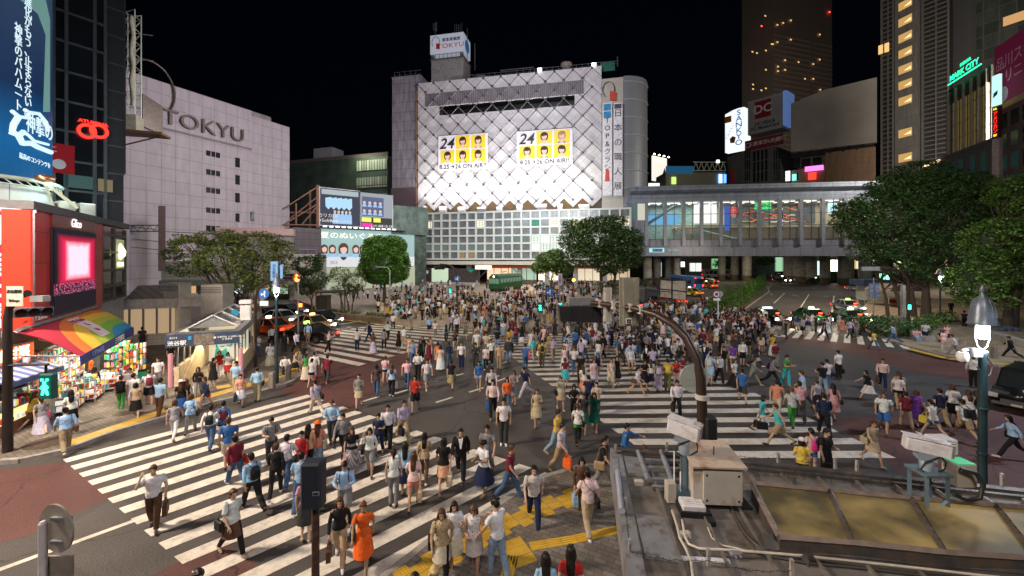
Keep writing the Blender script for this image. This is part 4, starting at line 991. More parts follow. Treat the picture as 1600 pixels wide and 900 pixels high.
for i,(px,py,r_)in enumerate(((74,697,.62),(193,651,.36))):
 c=G(px,py);mb=MB();mb.disc((c.x,c.y,.143),r_,(0,0,1),.014,32);mb.disc((c.x,c.y,.148),r_*.78,(0,0,1),.014,32)
 solo(mb,'manhole_cover',MH,('wide round iron manhole cover beside the near traffic pole','smaller dark manhole cover near the shop pavement yellow strip')[i],'manhole')
# ------------------------------------------------------------------ the red shop building, awning, glass tower and billboards on the west side
STEEL=mat('steel',(.32,.33,.34),.4,.8,var=.15);DARK=mat('dark_metal',(.025,.026,.03),.45,.5,var=.2);BLACK=mat('black_plastic',(.02,.02,.022),.45)
GREYM=mat('grey_paint',(.20,.21,.22),.5,.2);WPAINT=mat('white_paint',(.72,.71,.70),.5,var=.08);BROWNP=mat('brown_pole_paint',(.038,.022,.018),.4,.2,var=.2,scale=12)
GLASS=mat('dark_glass',(.012,.016,.02),.08,.0,var=.3,scale=.4,spec=.8)
LW=emi('lamp_white',(.92,.97,1),14);LWARM=emi('lamp_warm',(1,.82,.5),8)
TXW=mat('white_lettering',(.85,.85,.85),.5,var=0);TXK=mat('black_lettering',(.02,.02,.022),.5,var=0)
RA,RB,RC=G(46,665),G(160,583),Vector((-27.5,29,0))
FR=frame(RA,RB);LR_=(RB-RA).length
b=thing('red_shop_building','red panelled building with a glowing video screen above the rainbow awning','building',FR)
RED=tile('red_panels',(.44,.016,.022),(.10,.01,.01),1.6,1.35,.02,.35,.06,plane='xz',streak=.15)
mb=MB();mb.box(-.0,LR_,0,6,4.0,9.0);mb.build('wall',RED,b)
mb=MB();mb.box(-.05,LR_+5.2,-.14,6,9.0,9.35);mb.build('roof',mat('roof_grey',(.10,.10,.11),.7),b)
mb=MB();mb.box(-.22,-.02,-.1,.7,4.0,8.95);mb.build('lit_side_panel',emi('red_glow_panel',(1,.07,.02),.5,(.5,.03,.02)),b)
# base wall under the awning
mb=MB();mb.box(-.2,LR_+.2,.6,6,0,3.98);mb.build('shopfront_wall',mat('shop_wall',(.20,.15,.11),.7),b)
# corner bay with windows
mb=MB();mb.box(LR_+.02,LR_+5.1,.1,6,4.2,8.98);mb.build('corner_bay',GLASS,b)
mb=MB()
for z in(4.25,5.1,6.1,7.25,8.35):mb.box(LR_+.02,LR_+5.15,.0,.12,z,z+.14)
for x in(LR_+.05,LR_+2.5,LR_+5.0):mb.box(x,x+.1,-.01,.12,4.2,8.9)
mb.build('bay_frame',mat('bronze_frame',(.10,.09,.075),.5,.5),b)
mb=MB();mb.box(LR_+2.65,LR_+4.7,.04,.09,6.25,8.2);mb.build('lit_window',emi('dim_green_window',(.55,.62,.30),.35,(.3,.3,.2)),b)
mb=MB();mb.lathe([(.02,0),(.25,.25),(.28,.55),(.12,.9),(.01,1.1)],(LR_+3.6,-.02,6.85),12);mb.box(LR_+3.1,LR_+4.1,-.06,.0,6.4,6.65);mb.build('flame_lamp',emi('flame_white',(1,.95,.5),3),b)
mb=MB();mb.box(LR_+.02,LR_+5.0,.12,5.8,0,4.2);mb.build('lower_wall',mat('pale_metal_wall',(.30,.32,.35),.5,.3),b)
# video screen
u0,z0=on(FR,79,493);u1,z1=on(FR,145,366)
m,N,L,P=nodes('screen_picture');P.inputs['Specular IOR Level'].default_value=.1;P.inputs['Base Color'].default_value=(.01,.01,.012,1)
tc=N.new('ShaderNodeTexCoord');sp=N.new('ShaderNodeSeparateXYZ');L.new(tc.outputs['Generated'],sp.inputs[0])
def mth(op,a,b=None,clamp=False):
 n=N.new('ShaderNodeMath');n.operation=op;n.use_clamp=clamp
 for i,v in enumerate((a,b)):
  if v is None:continue
  if isinstance(v,(int,float)):n.inputs[i].default_value=v
  else:L.new(v,n.inputs[i])
 return n.outputs[0]
X,Z=sp.outputs[0],sp.outputs[2]
dx=mth('ABSOLUTE',mth('SUBTRACT',X,.53));dz=mth('ABSOLUTE',mth('SUBTRACT',Z,.63))
nz0=N.new('ShaderNodeTexNoise');nz0.inputs['Scale'].default_value=7;L.new(tc.outputs['Generated'],nz0.inputs['Vector'])
core=mth('SUBTRACT',1.0,mth('MAXIMUM',mth('MULTIPLY',dx,3.2),mth('MULTIPLY',dz,4.0)),True);core=mth('MULTIPLY',mth('MULTIPLY',core,2.9),mth('ADD',.55,nz0.outputs[0]),True)
halo=mth('SUBTRACT',1.0,mth('MAXIMUM',mth('MULTIPLY',dx,2.05),mth('MULTIPLY',dz,3.1)),True);halo=mth('MULTIPLY',halo,2.6,True)
nz=N.new('ShaderNodeTexNoise');nz.inputs['Scale'].default_value=42;L.new(tc.outputs['Generated'],nz.inputs['Vector'])
band=mth('MULTIPLY',mth('GREATER_THAN',Z,.22),mth('LESS_THAN',Z,.36));dots=mth('MULTIPLY',band,mth('GREATER_THAN',nz.outputs[0],.54))
stage=mth('GREATER_THAN',Z,.335)
c1=N.new('ShaderNodeMix');c1.data_type='RGBA';L.new(mth('MULTIPLY',halo,stage),c1.inputs[0]);c1.inputs[6].default_value=(.006,.004,.01,1);c1.inputs[7].default_value=(.95,.015,.10,1)
c2=N.new('ShaderNodeMix');c2.data_type='RGBA';L.new(mth('MULTIPLY',core,stage),c2.inputs[0]);L.new(c1.outputs[2],c2.inputs[6]);c2.inputs[7].default_value=(1.0,.72,.86,1)
c3=N.new('ShaderNodeMix');c3.data_type='RGBA';L.new(dots,c3.inputs[0]);L.new(c2.outputs[2],c3.inputs[6]);c3.inputs[7].default_value=(.6,.12,.25,1)
L.new(c3.outputs[2],P.inputs['Emission Color']);P.inputs['Emission Strength'].default_value=1.05
scr=m
s=thing('video_screen','tall video screen showing a white-pink concert stage on the red wall','screen',FR)
mb=MB();mb.box(u0-.06,u1+.06,-.10,-.004,z0-.06,z1+.06);mb.build('screen_frame',DARK,s)
mb=MB();mb.box(u0,u1,-.13,-.105,z0,z1);mb.build('display',scr,s)
sg=thing('glico_sign','dark red strip sign with white Glico script above the screen','sign',FR)
a0,b0=on(FR,79,365);a1,b1=on(FR,145,348)
mb=MB();mb.box(u0-.04,u1+.04,-.08,-.004,z1+.08,z1+.75);mb.build('board',mat('deep_red',(.16,.02,.015),.3),sg)
text('Glico',.62,emi('sign_white_soft',(1,.95,.95),1.2),sg,xf=TX((u0+u1)/2,-.10,z1+.40)@Matrix(((1,.25*0,.2,0),(0,1,0,0),(0,0,1,0),(0,0,0,1))))
text('三千里薬品',.36,TXW,b,xf=TX(u0-1.15,-.02,4.42),sx=.85);text('mSBird',.34,TXW,b,xf=TX((u0+u1)/2+.4,-.02,z0-.32))
light('red_wall_fill','AREA',(-12,12,11),FR@Vector((4,0,6)),650,(1,.82,.8),3,2)  # added fill that brightens the red panels, no fixture of its own
# pink vertical billboard at the left edge
LA,LB=G(-150,800),G(40,668)
FL=frame(Vector((-22.0,14.6,0)),Vector((-20.25,17.0,0)))
t=thing('vertical_billboard','tall backlit red board with huge white kanji beside the red building','billboard',FL)
wdt=3.0
mb=MB();mb.box(0,wdt,0,.3,4.05,8.85);mb.build('board',emi('pink_red_backlit',(1,.07,.14),.5,(.15,.01,.03)),t)
mb=MB();mb.box(0,wdt,-.02,-.005,7.7,8.7);mb.build('white_band',emi('white_backlit',(1,.85,.7),.9),t)
mb=MB()
for q in range(16):mb.box(wdt+.02,wdt+.22,.0,.06,4.1+q*.3,4.16+q*.3)
mb.box(wdt+.2,wdt+.26,-.03,.1,4,8.9);mb.box(-.1,wdt+.3,-.04,.3,8.86,9.0);mb.build('light_strip_frame',STEEL,t)
text(list('天津甘栗'),1.32,emi('kanji_white',(1,.93,.93),1.0),t,xf=TX(on(FL,6,430)[0],-.03,6.0),vertical=True,gap=.86,bold=.02)
# red lit sign, blue striped awning and snack counter
SA,SB=G(-60,700),G(42,655)
FS=frame(SA,SB);LS=(SB-SA).length
t=thing('lit_shop_sign','glowing orange-red shop sign above the blue striped awning','sign',FS)
u0_,z0_=on(FS,0,571);u1_,z1_=on(FS,43,536)
mb=MB();mb.box(0,LS,-.25,.0,z0_,z1_+.12);mb.build('housing',STEEL,t)
mb=MB();mb.box(.1,LS-.08,-.28,-.26,z0_+.08,z1_+.04);mb.build('lit_face',emi('orange_red_lit',(1,.10,.02),1.5,(.7,.1,.03)),t)
text('天津甘栗',.52,emi('warm_white_letters',(1,.9,.6),3),t,xf=TX(LS-1.35,-.30,(z0_+z1_)/2+.05),bold=.012)
t=thing('snack_shop','small snack shop with a pale upper wall behind the near traffic pole','building',FS)
mb=MB();mb.box(-3,LS,.02,3,0,4.02);mb.build('wall',mat('shop_beige',(.30,.26,.2),.7),t)
mb=MB();mb.box(-3,LS+.05,-.06,3,4.03,4.16);mb.build('ledge',STEEL,t)
def striped(name,c1,c2,w):
 m,N,L,P=nodes(name);P.inputs['Roughness'].default_value=.8;tc=N.new('ShaderNodeTexCoord');sp=N.new('ShaderNodeSeparateXYZ');L.new(tc.outputs['Object'],sp.inputs[0])
 a=N.new('ShaderNodeMath');a.operation='MULTIPLY';a.inputs[1].default_value=1/w;L.new(sp.outputs[0],a.inputs[0]);f=N.new('ShaderNodeMath');f.operation='FRACT';L.new(a.outputs[0],f.inputs[0]);g=N.new('ShaderNodeMath');g.operation='GREATER_THAN';g.inputs[1].default_value=.5;L.new(f.outputs[0],g.inputs[0])
 x=N.new('ShaderNodeMix');x.data_type='RGBA';L.new(g.outputs[0],x.inputs[0]);x.inputs[6].default_value=rgb(c1);x.inputs[7].default_value=rgb(c2);L.new(x.outputs[2],P.inputs['Base Color']);return m
t=thing('striped_awning','blue and white striped awning over the snack counter','awning',FS)
mb=MB();mb.add([(0,-.02,2.75),(LS,-.02,2.75),(LS,-1.25,2.25),(0,-1.25,2.25),(0,-.02,2.68),(LS,-.02,2.68),(LS,-1.25,2.18),(0,-1.25,2.18)],[(3,2,1,0),(4,5,6,7),(0,1,5,4),(1,2,6,5),(2,3,7,6),(3,0,4,7)]);mb.build('canopy',striped('blue_stripes',(.55,.58,.66),(.12,.20,.5),.42),t)
mb=MB();mb.box(0,LS,-1.27,-1.24,2.02,2.2);mb.build('valance',mat('awning_blue',(.08,.14,.35),.8),t)
def goods_color(r):return r.choice(['g_red','g_yel','g_grn','g_blu','g_wht','g_org','g_pnk','g_tur','g_wht'])
GC={k:emi(k,c,.55,c)if k in('g_wht','g_yel')else mat(k,c,.45,var=.3,scale=20)for k,c in{'g_red':(.6,.04,.04),'g_yel':(.8,.6,.12),'g_grn':(.1,.5,.12),'g_blu':(.08,.2,.6),'g_wht':(.85,.82,.78),'g_org':(.85,.32,.05),'g_pnk':(.8,.3,.42),'g_tur':(.1,.5,.55)}.items()}
GK=list(GC)
def goods(mb,x0,x1,y0,y1,z,h,r,step=.11,rows=2):
 x=x0
 while x<x1-step*.5:
  w=r.uniform(.5,.95)*step;hh=h*r.uniform(.5,1)
  for q in range(rows):
   yy=y0+(y1-y0)*q/rows;k=GK.index(goods_color(r))
   if r.random()<.35:mb.tube([(x+w/2,yy+.04,z),(x+w/2,yy+.04,z+hh*.8),(x+w/2,yy+.04,z+hh)],[w*.4,w*.4,w*.15],6,k)
   else:mb.box(x,x+w,yy,yy+(y1-y0)/rows*.85,z,z+hh,k)
  x+=step
r=random.Random(2)
t=thing('snack_counter','glowing glass snack counter with cakes on a wooden plinth','counter',FS)
mb=MB();mb.box(.2,LS-.3,-.9,-.1,.14,.55);mb.build('plinth',mat('plinth_wood',(.22,.10,.06),.5),t)
mb=MB();mb.box(.22,LS-.32,-.86,-.12,.56,1.05);mb.build('lit_case',emi('case_yellow',(1,.85,.35),.9,(.8,.7,.3)),t)
mb=MB();goods(mb,.25,LS-.35,-.93,-.88,.62,.22,r,.22,1);goods(mb,.25,LS-.35,-.8,-.3,1.1,.3,r,.17,3);mb.build('snacks',[GC[k]for k in GK],t)
mb=MB();mb.box(.2,LS-.3,-.88,-.1,1.05,1.09);mb.box(.2,LS-.3,-.5,-.1,1.6,1.64);mb.build('shelf',STEEL,t)
# rainbow awning
AW=FR;d_out=2.7
def RBW():
 m,N,L,P=nodes('rainbow_cloth');P.inputs['Roughness'].default_value=.75;tc=N.new('ShaderNodeTexCoord');mp=N.new('ShaderNodeMapping')
 L.new(tc.outputs['Object'],mp.inputs[0]);mp.inputs['Scale'].default_value=(.15,.345,0);mp.inputs['Location'].default_value=(-LR_*.085,.98,0);vl=N.new('ShaderNodeVectorMath');vl.operation='LENGTH';L.new(mp.outputs[0],vl.inputs[0])
 r=N.new('ShaderNodeValToRGB');a=N.new('ShaderNodeMath');a.operation='DIVIDE';a.inputs[1].default_value=1.08;L.new(vl.outputs[1],a.inputs[0]);L.new(a.outputs[0],r.inputs[0])
 cs=[(.0,(.03,.12,.38)),(.30,(.03,.28,.50)),(.42,(.20,.45,.06)),(.54,(.42,.50,.05)),(.66,(.75,.52,.06)),(.80,(.72,.20,.04)),(.92,(.45,.03,.06))]
 r.color_ramp.interpolation='CONSTANT'
 while len(r.color_ramp.elements)<len(cs):r.color_ramp.elements.new(.5)
 for e,(p,c)in zip(r.color_ramp.elements,cs):e.position=p;e.color=rgb(c)
 L.new(r.outputs[0],P.inputs['Base Color'])
 w=N.new('ShaderNodeTexWave');w.inputs['Scale'].default_value=.62;w.wave_profile='SAW';L.new(tc.outputs['Object'],w.inputs['Vector']);b=N.new('ShaderNodeBump');b.inputs['Strength'].default_value=.3;L.new(w.outputs[0],b.inputs['Height']);L.new(b.outputs[0],P.inputs['Normal']);return m
t=thing('rainbow_awning','rainbow striped awning with white banner over the souvenir shop','awning',FR)
AP=[FR.inverted()@v for v in(G(57,517,4.05),G(161,481,4.05),G(125,557,3.02),G(208,512,3.02))]
AP[0].y=AP[1].y=-.02;mb=MB();n=12
def awp(i,j,dz=0):p=AP[0].lerp(AP[1],i).lerp(AP[2].lerp(AP[3],i),j);p.z+=.22*math.sin(math.pi*j)*.6+dz;return p
top=[awp(i/n,j/6,-.02*(i%2))for i in range(n+1)for j in range(7)]
fs=[(i*7+j,i*7+j+1,(i+1)*7+j+1,(i+1)*7+j)for i in range(n)for j in range(6)]
mb.add(top,fs);mb.add([p-Vector((0,0,.03))for p in top],[f[::-1]for f in fs]);mb.build('canopy',RBW(),t)
A_,B_=AP[2],AP[3];FV_=TR(A_.x,A_.y,0,math.atan2(B_.y-A_.y,B_.x-A_.x));AL=(B_-A_).length
mb=MB();mb.box(0,AL,-.03,0,2.64,3.04,xf=FV_);mb.build('valance',mat('valance_blue',(.035,.05,.22),.7,var=.3,scale=1),t)
text('三千里薬品',.30,TXW,t,xf=FV_@TX(AL*.66,-.045,2.84));text('くすりの薬品',.26,mat('soft_blue_letters',(.2,.3,.55),.6,var=0),t,xf=FV_@TX(AL*.25,-.045,2.84))
mb=MB();[mb.add([awp(.45,j/8,.02),awp(.60,j/8,.02),awp(.60,(j+1)/8,.02),awp(.45,(j+1)/8,.02)],[(3,2,1,0)])for j in range(1,7)]
mb.build('banner',mat('banner_cloth',(.70,.66,.68),.8),t)
for q,s_ in enumerate(('いらっしゃい','＆','ませ')):p=awp(.525,.28+q*.2,.035);text(s_,.34,mat('magenta_letters',(.35,.02,.12),.6,var=0),t,xf=TX(p.x,p.y,p.z)@Matrix.Rotation(math.radians(-68),4,'X'),sx=.6)
mb=MB();[mb.bar((p.x,0,3.3),(p.x,p.y,p.z),.05)for p in(AP[2],AP[3])];mb.bar((AP[0].x,-.05,4.12),(AP[1].x,-.05,4.12),.14);mb.build('awning_frame',GREYM,t)
mb=MB();mb.lathe([(.03,.3),(.05,.15),(.16,0),(.15,0)],(.5,-1.1,2.75),12);mb.bar((.5,-1.1,3.05),(.5,-.1,3.5),.03);solo(mb,'lamp_horn',STEEL,'small silver bell lamp hanging under the rainbow awning end','lamp',FR)
light('shop_light','AREA',FR@Vector((LR_*.5,-1.3,2.85)),FR@Vector((LR_*.5,-1.4,0)),300,(1,.86,.62),6,1.5)
# shelves of goods in front of the shop
def shelf_unit(x0,x1,y0,y1,h,n,lab,step=.11,lean=0):
 t=thing('display_shelf',lab,'shelf',FR,'shelves of goods outside the souvenir shop')
 mb=MB();mb.box(x0,x1,y1-.03,y1,.14,h)
 [mb.box(x,x+.03,y,y+.03,.14,h)for x in(x0,x1-.03)for y in(y0,y1-.03)]
 for i in range(n):z=.3+(h-.3)*i/n;mb.box(x0,x1,y0+lean*i,y1-.03,z-.02,z)
 mb.build('rack',mat('rack_white',(.6,.6,.6),.4),t)
 mb=MB()
 for i in range(n):z=.3+(h-.3)*i/n;goods(mb,x0+.04,x1-.04,y0+lean*i,y1-.05,z+.002,(h-.3)/n*.8,r,step)
 mb.build('goods',[GC[k]for k in GK],t)
shelf_unit(.2,2.0,.1,.55,2.9,9,'tall white rack packed with small packets at the shop wall',.12)
shelf_unit(2.1,4.2,.05,.5,2.7,8,'wide rack of boxed souvenirs under the middle of the rainbow awning',.10)
shelf_unit(4.5,6.6,.1,.55,2.7,8,'bright rack of toys behind the orange shop assistant',.13)
shelf_unit(.3,1.7,-1.2,-.55,1.5,4,'low slanted stand of bottles and tubes nearest the snack counter',.09,.08)
shelf_unit(1.9,3.3,-1.5,-.8,1.35,4,'low stand of bright bottles before the souvenir rack',.1,.08)
shelf_unit(3.5,4.6,-1.9,-1.1,1.1,3,'low stand of blue and white packs beside the yellow bag',.12,.08)
for i,(x,y,h)in enumerate(((6.0,-1.9,1.9),(6.9,-1.4,2.0),(7.6,-2.0,1.7),(5.2,-1.3,2.0))):
 t=thing('rotating_stand',('slim wire stand of phone straps at the awning edge','tall dark wire stand of cards behind the slim stand','outermost wire stand of small toys near the station side','wire stand of turquoise packs beside the shop assistant')[i],'stand',FR,'rotating wire stands outside the shop')
 mb=MB();mb.tube([(x,y,.14),(x,y,h)],.02,6)
 for q in range(5):mb.disc((x,y,.3+q*(h-.4)/4),.26,(0,0,1),.015,12)
 mb.build('rack',STEEL,t);mb=MB()
 for q in range(5):
  for a in range(9):an=a*.7;xx,yy=x+.24*math.cos(an),y+.24*math.sin(an);mb.box(xx-.05,xx+.05,yy-.05,yy+.05,.32+q*(h-.4)/4,.32+q*(h-.4)/4+.24,GK.index(goods_color(r)))
 mb.build('goods',[GC[k]for k in GK],t)
mb=MB();mb.box(5.0,7.6,-2.7,-1.0,.142,.16);solo(mb,'green_mat',mat('green_carpet',(.01,.18,.12),.9),'green carpet on the pavement before the rainbow awning shop','mat',FR)
mb=MB();mb.box(-.62,.12,-.62,-.58,.2,1.7,xf=TR(0,0,0,.0));solo(mb,'menu_board',[mat('menu_paper',(.55,.45,.30),.6,var=.6,scale=7)],'colourful leaning menu poster board between the snack counter and shelves','board',FR)
mb=MB();mb.box(.35,1.25,-1.28,-1.25,1.5,1.85);o=solo(mb,'price_sign',WPAINT,'small handwritten white sign over the bottle stand','sign',FR);text('セール中',.18,TXK,o,xf=TX(.8,-1.29,1.67))
mb=MB();mb.lathe([(.01,0),(.2,.05),(.24,.3),(.15,.55),(.02,.6)],(4.0,-2.05,.15),12,sx=1,sy=.8);solo(mb,'orange_goods_bag',mat('orange_bag',(.8,.28,.04),.6),'orange and blue bundle standing on the pavement before the low stand','bag',FR)
# glass tower behind
TB=Vector((-29.8,30,0));TD=Vector((.6,1,0)).normalized();TA=TB-TD*16
FT=frame(TA,TB)
t=thing('glass_tower','dark glass tower with grey mullions above the red building','building',FT)
mb=MB();mb.box(0,16,0,14,0,40);mb.build('curtain_wall',GLASS,t)
mb=MB();MUL=mat('mullion',(.085,.105,.11),.45,.4)
ux,_=on(FT,102,200);uw,_=on(FT,82,200)
for px in(62,83,103,147.5,164):uq,_=on(FT,px,200);mb.box(uq-.09,uq+.09,-.12,0,9,40)
for z in[9.5+2.05*k for k in range(15)]:mb.box(0,16,-.09,0,z,z+.15)
mb.build('mullion_grid',MUL,t)
uu,zz_=on(FT,147,200);
S1=TB;S2=Vector(((165-800)/FOC*31,31,0))
mb=MB();mb.box(16.02,17.1,.3,14,9,40);mb.build('side_glass',mat('side_glass_dull',(.02,.025,.03),.5),t)
mb=MB()
for z in[9.5+2.05*k for k in range(15)]:mb.box(16.02,17.12,.2,.3,z-.4,z-.3)
mb.build('mullion_grid',MUL,t)
FP=frame(Vector(((165-800)/FOC*30.5,30.5,0)),Vector(((181.5-800)/FOC*31.0,31.0,0)))
t=thing('tower_side_shaft','blue-lit metal clad shaft rising beside the dark glass tower','shaft',FP)
_,zb=on(FP,170,270);wS=(Vector(((165-800)/FOC*30.5,30.5,0))-Vector(((181.5-800)/FOC*31.0,31.0,0))).length
mb=MB();mb.box(0,wS,0,3.5,zb,42);mb.build('cladding',tile('blue_lit_cladding',(.16,.24,.36),(.05,.08,.12),3,1.95,.03,.4,.05),t)  # blue light on the shaft is put into the cladding colour
mb=MB();mb.box(wS+.01,wS+.62,.25,3.4,zb+.12,42);mb.build('dark_return',mat('dark_cladding',(.055,.06,.07),.5),t)
# neon spectacles sign and posters inside the glass
t=thing('neon_sign','red neon spectacles sign with small red letters behind the tower glass','sign',FT)
NE=emi('red_neon',(1,.03,.02),2.5)
for px in(136,155):
 u,z=on(FT,px,205,-.2);mb=MB();pts=[(u+.42*math.cos(a*math.pi/10),-.2,z+.44*math.sin(a*math.pi/10))for a in range(21)];mb.tube(pts,.10,6);mb.build('lens_ring',NE,t)
 if px==136:u_a=u
mb=MB();mb.bar((u_a+.42,-.2,z+.1),(u-.42,-.2,z+.1),.08);mb.build('bridge',NE,t)
u,z=on(FT,146,192,-.2);text('ATUMINA',.30,NE,t,xf=TX(u,-.2,z),sx=1.15,bold=.01)
u,z=on(FT,92,245,-.15);t=thing('red_window_poster','red poster with white kanji in the tower window','poster',FT)
mb=MB();mb.box(u-1.1,u+.75,-.16,-.13,z-1.1,z+.9);mb.build('panel',emi('poster_red_lit',(.5,.02,.03),.25),t);text('井',.9,TXW,t,xf=TX(u-.5,-.18,z+.35))
mb=MB();mb.disc((u,-.18,z-.5),.34,(0,1,0),.02,20);mb.build('white_disc',TXW,t)
u,z=on(FT,150,285,-.12);t=thing('window_display','pale shop window display low in the tower glass','display',FT)
mb=MB();mb.box(u-1.6,u+.0,-.12,-.1,z-.55,z+.35,0);mb.box(u+.1,u+.9,-.12,-.1,z-.6,z+.3,1);mb.build('panel',[emi('dim_teal',(.2,.4,.4),.12),emi('dim_cream',(.6,.5,.3),.2)],t)
# curved billboard and its white drum
def arc_pts(px0,px1,d0,d1,bulge,n=12):
 a=Vector(((px0-800)/FOC*d0,d0,0));b=Vector(((px1-800)/FOC*d1,d1,0));nrm=Vector((0,0,1)).cross((b-a).normalized())
 return[a.lerp(b,i/n)-nrm*bulge*math.sin(math.pi*i/n)for i in range(n+1)],nrm
pts,nrm=arc_pts(-60,82,20.5,25.2,.9)
def curved(pts,nrm,z0,z1,th,slope=0):
 n=len(pts);V=[]
 for i,p in enumerate(pts):V+=[(p.x,p.y,z0),(p.x,p.y,z1),(p.x+nrm.x*th,p.y+nrm.y*th,z0),(p.x+nrm.x*th,p.y+nrm.y*th,z1)]
 F=[]
 for i in range(n-1):a,b=4*i,4*i+4;F+=[(a,b,b+1,a+1),(a+2,a+3,b+3,b+2),(a+1,b+1,b+3,a+3),(a,a+2,b+2,b)]
 F+=[(0,1,3,2),(4*n-4,4*n-2,4*n-1,4*n-3)];return V,F
m,N,L,P=nodes('blue_billboard_print');tc=N.new('ShaderNodeTexCoord');sp=N.new('ShaderNodeSeparateXYZ');L.new(tc.outputs['Object'],sp.inputs[0])
r_=N.new('ShaderNodeValToRGB');q=N.new('ShaderNodeMapRange');q.inputs[1].default_value=11;q.inputs[2].default_value=22;L.new(sp.outputs[2],q.inputs[0]);L.new(q.outputs[0],r_.inputs[0])
r_.color_ramp.elements.new(.3);r_.color_ramp.elements.new(.55)
for e,(p,c)in zip(r_.color_ramp.elements,((0,(.0,.08,.22)),(.22,(.0,.12,.34)),(.5,(.006,.022,.075)),(1,(.03,.055,.11)))):e.position=p;e.color=rgb(c)
P.inputs['Base Color'].default_value=(.01,.02,.04,1);P.inputs['Specular IOR Level'].default_value=.05;L.new(r_.outputs[0],P.inputs['Emission Color']);P.inputs['Emission Strength'].default_value=.8
t=thing('blue_billboard','tall curved blue billboard with white vertical Japanese writing and swirling emblem','billboard')
mb=MB();V,F_=curved(pts,nrm,11.4,24,.3);mb.add(V,F_);mb.build('printed_panel',m,t)
GLW=emi('white_glow_print',(.72,.92,1),.85);TEALW=emi('teal_glow_print',(.22,.45,.42),.5)
FBi=frame(pts[5],pts[-1]);
def btext(rows,px,py,size,mm,**k):
 u,z=on(FBi,px,py,-.5);mt=FBi@TX(u,-.5,z);return text(rows,size,mm,t,xf=mt,**k)
btext(list('進化がもう、止まらない。'),44,90,.68,GLW,vertical=True,gap=.80);btext(list('神撃のバハムート。'),29,115,.66,GLW,vertical=True,gap=.86)
btext('最高のコンテンツを',56,252,.34,GLW,sx=.95);btext('神撃の',63,202,1.15,GLW,sx=.75,bold=.01)
# scroll ornament around the emblem and the pale mountain strip
mb=MB()
def bp(px,py):u,z=on(FBi,px,py,-.5);return FBi@Vector((u,-.48,z))
for path,w in((([20,174],[30,182],[42,184],[48,176],[40,172]),.10),(([48,176],[62,178],[72,190],[76,205]),.10),(([30,182],[22,195],[20,205],[30,212],[38,206]),.13),(([30,212],[36,224],[50,224],[60,230],[80,238]),.14),(([38,206],[46,212],[54,220],[76,226]),.08),(([20,205],[16,208],[26,212]),.06)):
 mb.tube([bp(*q_)for q_ in path],w,6)
mb.build('scroll_emblem',GLW,t)
mb=MB();mb.add([bp(68,175),bp(72,55),bp(60,22),bp(40,5),bp(20,-8),bp(70,-10),bp(79,30),bp(79,175)],[(0,1,2,3,4,5,6,7)]);mb.build('pale_strip',TEALW,t)
mb=MB();mb.tube([p+Vector((-nrm.x*.5,-nrm.y*.5,11.25))for p in pts],.12,6);mb.tube([p+Vector((-nrm.x*.5,-nrm.y*.5,10.9))for p in pts],.05,6)
for i in range(len(pts)-1):mb.bar(pts[i]+Vector((-nrm.x*.5,-nrm.y*.5,11.25)),pts[i+1]+Vector((-nrm.x*.5,-nrm.y*.5,10.9)),.05)
mb.build('support_truss',mat('truss_pale',(.45,.50,.42),.5),t)
tdr=thing('white_drum_wall','round white wall brightly lit under the blue billboard','building')
mb=MB();V,F_=curved(pts,nrm,9.3,10.95,1.2);mb.add(V,F_);mb.build('wall',tile('drum_panels',(.62,.66,.64),(.25,.27,.26),2.5,1.4,.03,.5,.04),tdr)
light('billboard_wash','AREA',pts[8]+Vector((-nrm.x*1.6,-nrm.y*1.6,11.3)),pts[8]+Vector((0,0,9.9)),110,(.75,1,.93),4,.4)
light('billboard_wash_up','AREA',pts[9]+Vector((-nrm.x*2.4,-nrm.y*2.4,11.2)),pts[8]+Vector((0,0,17)),60,(.6,.85,1),4,.4)
# floodlight and roof machinery on the red building roof
t=thing('floodlight','copper coloured floodlight on a bent arm under the blue billboard','floodlight')
c=D(70,285,22.5);mb=MB();mb.lathe([(.1,.0),(.38,.1),(.42,.32),(.2,.4)],c,12);mb.build('lamp_head',mat('copper',(.45,.2,.1),.35,.8),t)
mb=MB();mb.bar(c,c+Vector((1.4,.4,-1.4)),.16);mb.bar(c,c+Vector((.2,.3,-1.5)),.12);mb.build('arm',mat('arm_green',(.35,.42,.34),.5),t)
for i,(px,py)in enumerate(((101,328),(133,333))):
 c=D(px,py,24.4+i);t=thing('air_conditioner',('boxy air conditioner unit on the red building roof nearer the drum','boxy air conditioner unit on the red building roof nearer the glass corner')[i],'air conditioner',TR(c.x,c.y,9.36,-.5))
 mb=MB();mb.box(-.5,.5,-.35,.35,0,.95,bev=.04);mb.build('casing',mat('ac_beige',(.42,.44,.40),.5),t);mb=MB();mb.disc((0,-.37,.5),.33,(0,1,0),.04,20);mb.build('fan_grille',DARK,t)
